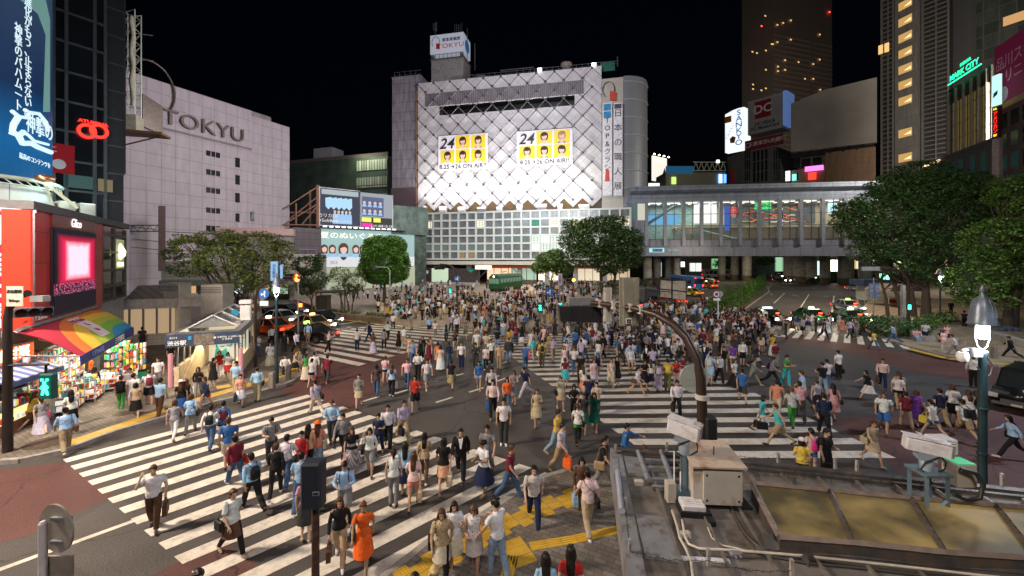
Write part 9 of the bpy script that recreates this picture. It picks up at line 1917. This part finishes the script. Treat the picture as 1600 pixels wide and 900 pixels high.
# seated park figures' bags, suitcase
t=thing('wheeled_suitcase','silver wheeled suitcase pulled by the man in white shirt','suitcase',TR(*G(1512,556)[:2],0,.6));mb=MB();mb.box(-.22,.22,-.13,.13,.06,.62,bev=.04);mb.build('shell',mat('case_silver',(.4,.42,.43),.3,.4),t);mb=MB();mb.tube([(-.14,.1,.6),(-.14,.1,1.0),(.14,.1,1.0),(.14,.1,.6)],.012,6);mb.build('handle',STEEL,t);[MB().disc((x,0,.04),.045,(1,0,0),.03,10).build('wheel',TYRE,t)for x in(-.18,.18)]
t=thing('street_clutter','dark bags heaped on the curved stone wall','bags',TR(*G(1575,530)[:2],.7));[MB().box(-.8+k*.6,-.3+k*.6,-.25,.25,0,.3+.1*(k%2),bev=.08).build('bag_shape',mat('bag_dark_blue',(.04,.06,.1),.7),t)for k in range(3)]
# ------------------------------------------------------------------ nearest things: arc mast, sign backs, rooftop
# curved mast
t=thing('arc_traffic_mast','brown mast arching over the crowd with sign panels and dark signal back','traffic mast',Matrix.Translation((*Pd(1097,7.6)[:2],0)))
base=Vector((*Pd(1097,7.6)[:2],0))
def rel(px,py,d):return D(px,py,d)-base
arc=[(1097,900,7.6),(1097,740,7.6),(1097,640,7.6),(1095,590,7.65),(1088,560,7.75),(1072,528,7.9),(1052,507,8.1),(1026,492,8.4),(996,483,8.8),(960,477,9.4),(925,473,10)]
pts=[Vector((0,0,.1))]+[rel(*a)for a in arc]
mb=MB();mb.tube(pts,[.10,.095]+[.09]*3+[.085,.08,.075,.07,.066,.062,.06],16);mb.build('pole',BROWNP,t)
CW=mat('clamp_white',(.5,.48,.44),.5)
mb=MB()
for px,py,d in((937,474.5,9.8),(958,477,9.4),(984,480.5,9.0),(1000,484,8.75)):
 c=rel(px,py,d);mb.box(c.x-.035,c.x+.035,c.y-.10,c.y+.10,c.z-.085,c.z+.085)
mb.build('clamp',CW,t)
def panel(px0,px1,py0,py1,d,m_,nm='sign_panel',th=.05,rib=False):
 a,b=rel(px0,py0,d),rel(px1,py1,d);mb=MB();mb.box(a.x,b.x,a.y+.10,a.y+.10+th,b.z,a.z)
 o=mb.build(nm,m_,t)
 if rib:mb=MB();[mb.box(a.x+(b.x-a.x)*q-.025,a.x+(b.x-a.x)*q+.025,a.y+.05,a.y+.097,b.z+.02,a.z-.02)for q in(.22,.78)];mb.build('rib',m_,o)
 return o
panel(945,958,450,504,9.6,mat('panel_white_metal',(.55,.53,.48),.5,.2,dirt=(.35,.32,.28),dscale=3),rib=True);p_=panel(970,1001,434,511,9.0,mat('panel_grey_metal',(.33,.31,.25),.5,.3,dirt=(.2,.19,.16),dscale=3),rib=True)
c=rel(983,502,9.0);mb=MB();mb.box(c.x-.06,c.x+.06,c.y+.02,c.y+.04,c.z-.06,c.z+.06);mb.build('sticker',WPAINT,p_);mb=MB();[mb.box(c.x-.045+q*.05,c.x-.005+q*.05,c.y+.008,c.y+.018,c.z-.045+k*.05,c.z-.005+k*.05)for q in(0,1)for k in(0,1)];mb.build('sticker_mark',TXK,p_)
o=panel(890,931,466,477,10.0,GREYM,'control_box',.2)
a,b=rel(873,478,10.2),rel(941,504,10.2);mb=MB();mb.prism([(a.x,a.z),(b.x-.06,a.z),(b.x,b.z),(a.x+.03,b.z+.05)],a.y-.1,a.y+.25,axis='y');o=mb.build('signal_back',BLACK,t);mb=MB();[mb.box(a.x+(b.x-a.x)*q,a.x+(b.x-a.x)*q+.015,a.y-.12,a.y-.101,b.z+.05,a.z)for q in(.26,.5,.74)];mb.build('seam',DARK,o)
c=rel(1092,596,7.5);mb=MB();mb.disc((c.x,c.y+.2,c.z),.27,(0,1,0),.025,32);m_d,N,L,P=nodes('translucent_disc');P.inputs['Base Color'].default_value=(.45,.5,.46,1);P.inputs['Alpha'].default_value=.62;P.inputs['Roughness'].default_value=.4;mb.build('round_sign_back',m_d,t)
a,b=rel(1102,652,7.5),rel(1120,700,7.5);mb=MB();mb.box(a.x,b.x,a.y-.05,a.y+.17,b.z,a.z,bev=.03);mb.build('pedestrian_signal_back',BLACK,t);mb=MB();a,b=rel(1098,687,7.5),rel(1107,712,7.5);mb.box(a.x,b.x,a.y,a.y+.1,b.z,a.z);mb.build('junction_box',DARK,t)
c=rel(1097,620,7.6);mb=MB();mb.tube([(c.x,c.y,c.z-.04),(c.x,c.y,c.z+.04)],.125,16);mb.build('band',CW,t)
# rust pole with pedestrian signal back
t=thing('pedestrian_signal','back of a pedestrian signal on a rusty pole over the near crossing','traffic light',Matrix.Translation((*Pd(493,6.4)[:2],.14)))
base=Vector((*Pd(493,6.4)[:2],.14));a,b=rel(474,719,6.25),rel(506,789,6.25);mb=MB();mb.box(a.x,b.x,a.y-.12,a.y+.12,b.z,a.z,bev=.035);o=mb.build('signal_back',mat('signal_navy',(.022,.026,.038),.4,var=.1),t);c=rel(494,771,6.13);mb=MB();mb.box(c.x-.05,c.x+.05,c.y-.015,c.y,c.z-.028,c.z+.028);o2=mb.build('maker_plate',mat('maker_plate',(.25,.26,.28),.5),o);mb=MB();mb.box(c.x-.04,c.x+.04,c.y-.018,c.y-.0155,c.z-.018,c.z+.018);mb.build('plate_inset',BLACK,o2)
mb=MB();[mb.box(a.x-.025,a.x,a.y-.04,a.y+.04,z,z+.05)for z in(b.z+.1,(a.z+b.z)/2,a.z-.15)];mb.build('hinge',DARK,o)
mb=MB();mb.tube([(0,0,0),(0,0,b.z+.06)],[.065,.055],14);mb.tube([(0,0,b.z-.1),(0,0,b.z-.02)],.075,14);mb.build('pole',mat('rust_pole',(.09,.045,.032),.6,.2,var=.35,scale=14,dirt=(.02,.015,.015),dscale=9),t)
# round sign back, bottom left
base=Vector((*Pd(68,6.6)[:2],0));t=thing('round_sign_post','back of a round road sign on a white post over the road','sign',Matrix.Translation(base))
SB_=mat('sign_back_grey2',(.32,.29,.26),.5,.4,var=.2,scale=5);mb=MB();c0=rel(67,818,6.6);mb.tube([(c0.x,c0.y,0),(c0.x,c0.y,c0.z)],.055,14);mb.lathe([(.055,c0.z),(.03,c0.z+.04)],(c0.x,c0.y,0),14);mb.build('post',mat('post_lilac_white',(.55,.52,.55),.45,var=.12,scale=8),t)
c=rel(82,829,6.65);mb=MB();mb.disc((c.x,c.y+.06,c.z),.39,(.25,1,0),.03,40);mb.build('sign_disc',SB_,t);mb=MB();[mb.box(c.x-.05,c.x+.28,c.y+.0,c.y+.05,c.z+q-.025,c.z+q+.025)for q in(.18,-.2)];mb.disc((c.x+.15,c.y+.03,c.z-.28),.05,(0,1,0),.03,12);mb.build('bracket',GREYM,t)
c=rel(85,884,6.65);mb=MB();mb.box(c.x-.27,c.x+.27,c.y+.02,c.y+.05,c.z-.19,c.z+.14,bev=.0);mb.build('lower_plate',SB_,t)
# ------------------------------------------------------------------ rooftop with skylights
ZR=3.45
def RP(px,py,z=ZR):d=FOC*(CAM_H-z)/(py-HZ);return Vector(((px-800)/FOC*d,d,z))
P00=RP(958,706);P10=RP(1640,778);P01=RP(984,872);
FR_=Vector((P10-P00)).normalized()
t=thing('stair_shelter_roof','weathered flat metal roof with yellow skylights, cables and barbed wire','building');R0=t
ROOFM=mat('weathered_roof',(.17,.155,.145),.7,.25,var=.35,scale=1.6,bump=.25,bscale=14,dirt=(.075,.055,.042),dscale=2.2);RMD=mat('roof_metal_dark',(.085,.08,.08),.55,.4,var=.3,scale=4,dirt=(.16,.10,.06),dscale=4);RML=mat('roof_metal_light',(.26,.27,.30),.5,.4,var=.25,scale=3,dirt=(.12,.08,.05),dscale=4)
u=Vector((FR_.x,FR_.y,0)).normalized();v=(P01-P00);vl_=v.length;v=v.normalized()
def Q(a,b,z=0):p=P00+u*a+v*b;return Vector((p.x,p.y,ZR+z))
def qat(px,py,z=0):
 p=RP(px,py,ZR+z)-P00;det=u.x*v.y-u.y*v.x;return(p.x*v.y-p.y*v.x)/det,(u.x*p.y-u.y*p.x)/det
UL=9.0;V2_=4.2
poly=[Q(0,0),Q(UL,0),Q(UL,V2_),Q(.3,V2_),Q(.12,vl_),Q(0,vl_)]
mb=MB();mb.prism([(p.x,p.y)for p in poly],ZR-.35,ZR);mb.build('roof_deck',ROOFM,t)
mb=MB();pl=[Q(.15,.2),Q(UL,.2),Q(UL,V2_),Q(.3,V2_)];mb.prism([(p.x,p.y)for p in pl],0,ZR-.36);mb.build('wall',mat('shelter_wall',(.3,.3,.31),.6),t)
def qbox(a0,a1,b0,b1,z0,z1,m_,nm,par=None,mbx=None):
 mb_=mbx or MB();P_=[Q(a0,b0),Q(a1,b0),Q(a1,b1),Q(a0,b1)];mb_.prism([(p.x,p.y)for p in P_],ZR+z0,ZR+z1)
 if mbx is None:return mb_.build(nm,m_,par or t)
qbox(0,UL,-.10,.02,-.3,.06,RMD,'far_kerb');qbox(0,UL,.10,.16,0,.05,RMD,'upstand')
qbox(-.05,.14,-.05,vl_+.6,-.45,.05,RML,'left_kerb')
# standing seams
mb=MB()
for a in np.arange(.55,UL,.52):qbox(a,a+.035,.2,V2_,.0,.05,None,'',mbx=mb)
mb.build('standing_seam',mat('seam_metal',(.20,.18,.165),.55,.4,var=.3,scale=6),t)
# raised ribs frame near the camera mount
for k,(x0,y0,x1,y1)in enumerate(((997,711,1013,757),(1033,711,1052,764))):
 a0,b0=qat(x0,y0);a1,b1=qat(x1,y1);mb=MB();mb.bar(Q(a0,b0,.07),Q(a1,b1,.07),.06);mb.build('guide_rail',RML,t)
for py in(722,734,752,764):
 a0,b0=qat(1003+(py-711)*.3,py);a1,b1=qat(1078+(py-711)*.5,py+3);mb=MB();P_=[Q(a0,b0),Q(a1,b1),Q(a1,b1+.07),Q(a0,b0+.07)];mb.prism([(p.x,p.y)for p in P_],ZR+.01,ZR+.07);mb.build('cross_rib',RML,t)
# skylights
SKY_=[]
def qpoly(pts,z0,z1):return[(Q(a,b).x,Q(a,b).y)for a,b in pts],ZR+z0,ZR+z1
m_s,N,L,P=nodes('yellow_skylight_glow');P.inputs['Base Color'].default_value=(.055,.046,.028,1);P.inputs['Roughness'].default_value=.55;P.inputs['Specular IOR Level'].default_value=.12;tc=N.new('ShaderNodeTexCoord');nz=N.new('ShaderNodeTexNoise');nz.inputs['Scale'].default_value=90;L.new(tc.outputs['Object'],nz.inputs['Vector']);b_=N.new('ShaderNodeBump');b_.inputs['Strength'].default_value=.25;L.new(nz.outputs[0],b_.inputs['Height']);L.new(b_.outputs[0],P.inputs['Normal'])
n2=N.new('ShaderNodeTexNoise');n2.inputs['Scale'].default_value=1.6;n2.inputs['Detail'].default_value=5;L.new(tc.outputs['Object'],n2.inputs['Vector']);cr=N.new('ShaderNodeValToRGB');cr.color_ramp.elements[0].color=(.045,.033,.015,1);cr.color_ramp.elements[1].color=(.27,.175,.05,1);cr.color_ramp.elements[0].position=.42;cr.color_ramp.elements[1].position=.68;L.new(n2.outputs[0],cr.inputs[0]);L.new(cr.outputs[0],P.inputs['Emission Color']);P.inputs['Emission Strength'].default_value=.8  # mottled emission in the panes stands in for light from inside
corners=[[(1174,757),(1296,769),(1334,851),(1218,842)],[(1296,769),(1424,781),(1477,866),(1334,851)],[(1424,781),(1556,792),(1622,876),(1477,866)],[(1556,792),(1690,803),(1770,886),(1622,876)]]
FRM=mat('skylight_frame',(.24,.19,.165),.5,.5,var=.25,scale=8)
zs_=.22
for k,cs in enumerate(corners):
 q=[qat(px,py,zs_)for px,py in cs];tS=t
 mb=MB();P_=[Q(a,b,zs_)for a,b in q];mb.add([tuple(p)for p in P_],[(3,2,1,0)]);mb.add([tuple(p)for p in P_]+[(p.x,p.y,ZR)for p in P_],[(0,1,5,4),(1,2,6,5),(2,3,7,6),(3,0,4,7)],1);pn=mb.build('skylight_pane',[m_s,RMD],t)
 mb=MB()
 for i in range(4):mb.bar(P_[i]+Vector((0,0,.02)),P_[(i+1)%4]+Vector((0,0,.02)),.055)
 mb.build('skylight_frame',FRM,pn);mb=MB()
 for i in(1,3):
  for s in range(9):p=P_[i].lerp(P_[(i+1)%4],(s+.5)/9);mb.box(p.x-.006,p.x+.006,p.y-.006,p.y+.006,p.z+.05,p.z+.06)
 mb.build('bolt',RMD,pn)
# front edge fascia below the skylight
a0,b0=qat(1190,858);a1,b1=qat(1640,902);mb=MB();mb.bar(Q(a0,b0-.0,.08),Q(a1,b1,.08),.16);mb.bar(Q(a0-.1,b0+.08,.03),Q(a1,b1+.08,.03),.08);mb.build('gutter',RMD,t)
ZP=-.0
# grey/white fascia panels at the lower left
for x0,x1,y0,y1,m_ in((979,1035,868,960,mat('fascia_blue_grey',(.075,.085,.11),.45,.3)),(1037,1140,872,960,mat('fascia_white',(.52,.53,.58),.5))):
 a=RP(x0,y0);b=RP(x1,y0+(6 if x0>1000 else 3));mb=MB();d_=(b-a).normalized();n=Vector((-d_.y,d_.x,0))*.03;mb.prism([(a-n)[:2],(b-n)[:2],(b+n)[:2],(a+n)[:2]],ZR-.95,ZR+.02);mb.build('fascia_panel',m_,t)
a=RP(1140,878);b=RP(1420,912);mb=MB();mb.prism([(a.x,a.y-.03),(b.x,b.y-.03),(b.x,b.y+.03),(a.x,a.y+.03)],ZR-.9,ZR-.05);mb.build('fascia_panel',mat('fascia_white',(0,0,0)),t)
# left white handrail pipe and patches
mb=MB();a,b=RP(965,737,ZR+.12),RP(972,798,ZR+.12);mb.tube([a,b],.045,12);mb.build('pipe',mat('pipe_lilac',(.40,.42,.52),.35,.4),t)
mb=MB();a,b=qat(984,805),qat(1000,872);P_=[Q(.16,a[1]),Q(.55,a[1]),Q(.6,b[1]),Q(.18,b[1])];mb.prism([(p.x,p.y)for p in P_],ZR+.01,ZR+.035);mb.build('light_sheet',RML,t)
mb=MB();a,b=qat(975,715),qat(985,745);P_=[Q(.16,a[1]),Q(.42,a[1]),Q(.45,b[1]),Q(.18,b[1])];mb.prism([(p.x,p.y)for p in P_],ZR+.01,ZR+.035);mb.build('light_sheet',RML,t)
# pickets with barbed wire
BW=mat('barbed_wire',(.05,.045,.04),.5,.6)
def post(px,py,h=.2,par=t):c=RP(px,py);mb=MB();mb.box(c.x-.018,c.x+.018,c.y-.018,c.y+.018,ZR,ZR+h);mb.build('wire_post',mat('post_pale',(.40,.38,.36),.5,.3,dirt=(.2,.08,.03),dscale=20),t);return c
w=thing('barbed_wire','coiled barbed wire along the far edge of the weathered roof','barbed wire');mb=MB()
pA,pB=RP(1120,728,ZR+.12),RP(1480,762,ZR+.12);n_=24
for r_,ph in((.10,0),(.075,1.3)):
 mb.tube([pA.lerp(pB,i/(n_*8))+Vector((.012*math.sin(i*1.7),r_*math.cos(i*2*math.pi/8+ph)*.7,r_*math.sin(i*2*math.pi/8+ph)*(1+.25*math.sin(i*.21))))for i in range(n_*8+1)],.0026,3)
mb.tube([pA.lerp(pB,i/20)+Vector((0,0,.02*math.sin(i)))for i in range(21)],.004,3);mb.build('coil',BW,w)
for px,py in((962,712),(1042,708),(1127,718),(1216,726),(1305,735),(1339,738),(978,800),(984,868),(1107,884),(1237,902),(1566,760)):post(px,py)
mb=MB()
for(x0,y0),(x1,y1),s in(((963,700),(1042,700),.02),((1042,700),(1127,708),.03),((1127,708),(1216,716),.03),((1216,716),(1305,724),.02),((966,715),(978,795),.03),((978,795),(986,862),.05),((986,862),(1107,876),.04),((1107,876),(1237,892),.05)):
 A,B_=RP(x0,y0,ZR+.17),RP(x1,y1,ZR+.17)
 mb.tube([A.lerp(B_,i/12)-Vector((0,0,s*math.sin(math.pi*i/12)+.012*math.sin(i*2.4)))for i in range(13)],.004,4)
 for i in range(1,12,1):p=A.lerp(B_,i/12)-Vector((0,0,s*math.sin(math.pi*i/12)));mb.bar(p+Vector((-.014,-.01,-.014)),p+Vector((.014,.01,.014)),.004)
o=mb.build('straight_wire',BW);tag(o,'sagging barbed wire strands between the roof pickets','barbed wire')
# rusty cabinet
RUSTW=mat('rusty_white',(.50,.47,.42),.6,.1,var=.1,scale=3,dirt=(.28,.16,.08),dscale=2.6)
c0=RP(1120,790);t=thing('rusty_cabinet','big rusty white metal cabinet with slanted lid on the roof','cabinet',TR(c0.x,c0.y,ZR,-.07))
mb=MB();mb.box(-.37,.30,-.12,.42,.13,.62);mb.build('body',RUSTW,t);mb=MB();mb.box(-.24,.27,-.16,-.123,.10,.57);mb.build('door',RUSTW,t);mb=MB();mb.prism([(-.20,.62),(.5,.70),(.5,.72),(-.20,.645)],-.40,.33,axis='x');mb.build('lid',mat('rusty_lid',(.46,.38,.31),.6,var=.15,scale=3,dirt=(.24,.12,.06),dscale=3),t)
mb=MB();[mb.box(x-.03,x+.03,y-.03,y+.03,0,.13)for x in(-.28,.22)for y in(-.08,.36)];mb.box(-.4,.45,-.1,.4,.02,.04);mb.build('foot',DARK,t);mb=MB();mb.bar((.0,.1,.66),(.0,.1,.8),.012);mb.build('aerial',DARK,t);mb=MB();[mb.box(x-.012,x+.012,-.168,-.16,z-.012,z+.012)for x in(-.20,.23)for z in(.16,.51)];mb.build('bolt',DARK,t)
# cctv camera left
def cctv(lab,px,py,d,rz,size,tilt,zfoot,mast=True):
 c=D(px,py,d);t=thing('security_camera',lab,'security camera',Matrix.Translation((c.x,c.y,ZR)),'security cameras on the roof');zc=c.z-ZR
 WC=mat('camera_white',(.60,.59,.62),.4,var=.08,dirt=(.42,.40,.38),dscale=5);L_,W_,H_=size;m=Matrix.Translation((0,0,zc))@Matrix.Rotation(rz,4,'Z')@Matrix.Rotation(tilt,4,'X')
 mb=MB();mb.box(-W_/2,W_/2,-L_/2,L_/2,-H_/2,H_/2,xf=m,bev=.02);o=mb.build('housing',WC,t);mb=MB();mb.box(-W_/2-.008,W_/2+.008,-L_/2-.012,L_/2+.012,H_/2+.006,H_/2+.018,xf=m);mb.box(-W_*.3,W_*.3,-L_*.28,L_*.2,H_/2+.0225,H_/2+.03,xf=m);mb.build('sun_hood',WC,o)
 mb=MB();mb.box(-W_/2+.0,W_/2,-L_/2-.012,-L_/2-.001,-H_/2+.01,H_/2-.01,xf=m);[mb.box(x-.012,x+.012,-L_/2-.02,-L_/2+.02,H_/2-.02,H_/2+.03,xf=m)for x in(-W_*.3,W_*.3)];mb.build('end_plate',GREYM,o)
 mb=MB();mb.box(-.08,.08,-.1,.1,-H_/2-.10,-H_/2-.003,xf=m);mb.lathe([(.07,zc-H_/2-.28),(.085,zc-H_/2-.12),(.05,zc-H_/2-.07)],n=14);mb.build('pan_head',mat('camera_blue_grey',(.27,.33,.40),.45,.3),t)
 if mast:mb=MB();mb.tube([(0,0,0),(0,0,zc-H_/2-.25)],.055,12);mb.box(-.13,.10,-.10,.12,.0,.16);mb.build('mast',mat('mast_blue',(.12,.18,.22),.5,.3),t)
 mb=MB()
 for s,q in((-1,0),(1,.5),(-1,.9)):mb.tube([m@Vector((s*W_*.3,-L_*.3,-H_/2)),Vector((s*.14,-.12,zc-H_/2-.08-.03*q)),Vector((s*.16,-.08,zc-H_/2-.2)),Vector((s*.05,-.05,zc-H_/2-.28))],.009,6)
 mb.build('cable',BLACK,t);return t,zc
cctv('white security camera left on the roof, angled down the big crossing',1069,669,6.0,.95,(.44,.20,.20),.14,0)
t,zc=cctv('white security camera right on the roof beside the lantern post',1448,696,5.6,1.12,(.48,.17,.17),.10,0,mast=False)
mb=MB();[mb.bar((x,y,.03),(x,y,zc-.34),.045)for x in(-.12,.16)for y in(-.12,.12)];mb.box(-.16,.2,-.16,.16,zc-.36,zc-.33);mb.bar((-.12,-.12,.05),(.16,-.12,.3),.03);mb.build('stand_frame',mat('mast_blue',(0,0,0)),t)
mb=MB();mb.box(.15,.42,-.02,.2,zc-.12,zc+.08,bev=.015);mb.build('second_housing',mat('camera_white',(0,0,0)),t);mb=MB();mb.box(.32,.58,-.1,.12,zc-.52,zc-.22,bev=.01);mb.build('terminal_box',mat('terminal_beige',(.42,.38,.33),.6),t);mb=MB();mb.box(.33,.57,-.09,.11,zc-.218,zc-.21);mb.build('green_top',emi('green_lit_top',(.05,.6,.25),.6),t)
mb=MB();mb.tube([(.3,-.15,zc-.25),(.45,-.2,zc-.28),(.52,-.22,zc-.42),(.45,-.24,zc-.58),(.3,-.22,zc-.62),(.15,-.2,zc-.55)],.028,10);mb.build('thick_cable',BLACK,t)
# small white box, radio box, conduits
c=RP(1083,800);t=thing('equipment_box','small louvred white equipment box on a dark base in front of the rusty cabinet','box',TR(c.x,c.y,ZR,-.12));mb=MB();mb.box(-.17,.14,-.12,.12,.08,.15,bev=.015);[mb.box(-.12,.08,-.07+q*.05,-.05+q*.05,.1505,.16)for q in range(3)];mb.build('cover',mat('camera_white',(0,0,0)),t);mb=MB();mb.box(-.20,.20,-.15,.14,.0,.078);mb.box(.1,.2,-.3,-.16,0,.06);mb.build('base',DARK,t)
c=RP(1048,785);t=thing('radio_box','upright beige box with two thin white aerials','box',TR(c.x,c.y,ZR,0));mb=MB();mb.box(-.065,.065,-.05,.08,.02,.30,bev=.01);mb.build('box',mat('terminal_beige',(0,0,0)),t);mb=MB();mb.bar((.07,.05,.1),(.07,.05,.72),.014);mb.bar((.14,.0,.05),(.14,.0,.45),.014);mb.build('aerial',WPAINT,t);mb=MB();mb.box(.07,.12,-.03,.06,.0,.2);mb.build('side_socket',mat('mast_blue',(0,0,0)),t)
c=RP(998,757);mb=MB();mb.box(-.07,.07,-.04,.04,0,.07,bev=.01);solo(mb,'junction_box',mat('terminal_beige',(0,0,0)),'tiny beige junction box on bare roof left of the ribs','box',TR(c.x,c.y,ZR))
CD=mat('conduit_cream',(.50,.45,.38),.5,var=.15,scale=10);CB=mat('conduit_dark',(.05,.045,.042),.5)
def conduit(lab,pts,r_,m_,z=.05):mb=MB();mb.tube([RP(px,py,ZR+z)for px,py in pts],r_,10);return solo(mb,'conduit',m_,lab,'conduit')
conduit('cream conduit running from the beige box to the roof edge',[(1050,798),(1058,822),(1062,840),(1072,858),(1080,880),(1083,905)],.016,CD);conduit('long cream conduit sweeping across the roof front',[(1066,813),(1070,838),(1076,850),(1092,857),(1150,860),(1250,868),(1400,884),(1530,899),(1640,910)],.016,CD)
conduit('thin cream cable looping from the equipment box',[(1106,824),(1112,840),(1128,852),(1148,856),(1164,860)],.010,CD,.03);conduit('thick dark cable snaking under the conduits',[(1142,792),(1150,810),(1165,835),(1180,850),(1210,866),(1280,874),(1350,884),(1420,892),(1560,905)],.022,CB,.03);conduit('second dark cable along the roof front',[(1190,866),(1260,880),(1330,886),(1450,900),(1600,915)],.016,CB,.02);conduit('dark hose beside the skylight corner',[(1052,820),(1060,840),(1078,848),(1100,868),(1180,872),(1240,872)],.010,CB,.02)
for px,py,lab in((1070,838,'pale conduit fitting box below the equipment box'),(1149,869,'grey cable joint box lying on the roof seams'),(1375,877,'small round cable fitting near the skylight gutter')):
 c=RP(px,py);mb=MB();mb.box(-.07,.07,-.04,.04,0,.06,bev=.012);[mb.tube([(x,-.03,.03),(x,-.08,.03)],.014,8)for x in(-.03,.03)];solo(mb,'cable_fitting',mat('terminal_beige',(0,0,0))if 'pale' in lab else RML,lab,'fitting',TR(c.x,c.y,ZR,.1))
c=RP(1262,880);mb=MB();mb.tube([(-.06,0,.06),(.06,0,.06)],.045,16);mb.box(-.06,.06,-.04,.04,0,.03);solo(mb,'floodlight_drum',RMD,'dark drum shaped lamp body lying among cables','lamp',TR(c.x,c.y,ZR,.5))
# ------------------------------------------------------------------ people
for g_,r_ in((G(1535,948),.5),):pass
BLOCK+=[(Pd(421,1)[0]*0-21,-11.5,22,36)]
for px,py,r_ in((1198,500,2.6),(1267,503,2.4),(1328,500,3.2),(1014,478,3.2),(1047,476,3),(978,482,3),(1030,481,4),(1000,470,3),(783,456,5),(985,466,4.5),(925,487,4),(601,474,1.5),(1343,454,3),(1274,443,3),(1221,438,4),(1240,439,3)):
 g_=G(px,py);BLOCK.append((g_.x-r_,g_.x+r_,g_.y-r_*1.2,g_.y+r_*1.2))
placed=build_people()
build_crowd(placed,max(0,300-N_PEOPLE[0]))
print('PEOPLE',N_PEOPLE[0])
for o in list(bpy.data.objects):
 if o.type=='MESH' and 'label' not in o and 'kind' not in o and o.parent is None:print('ORPHAN',o.name)
bpy.data.scenes.remove(WORK)
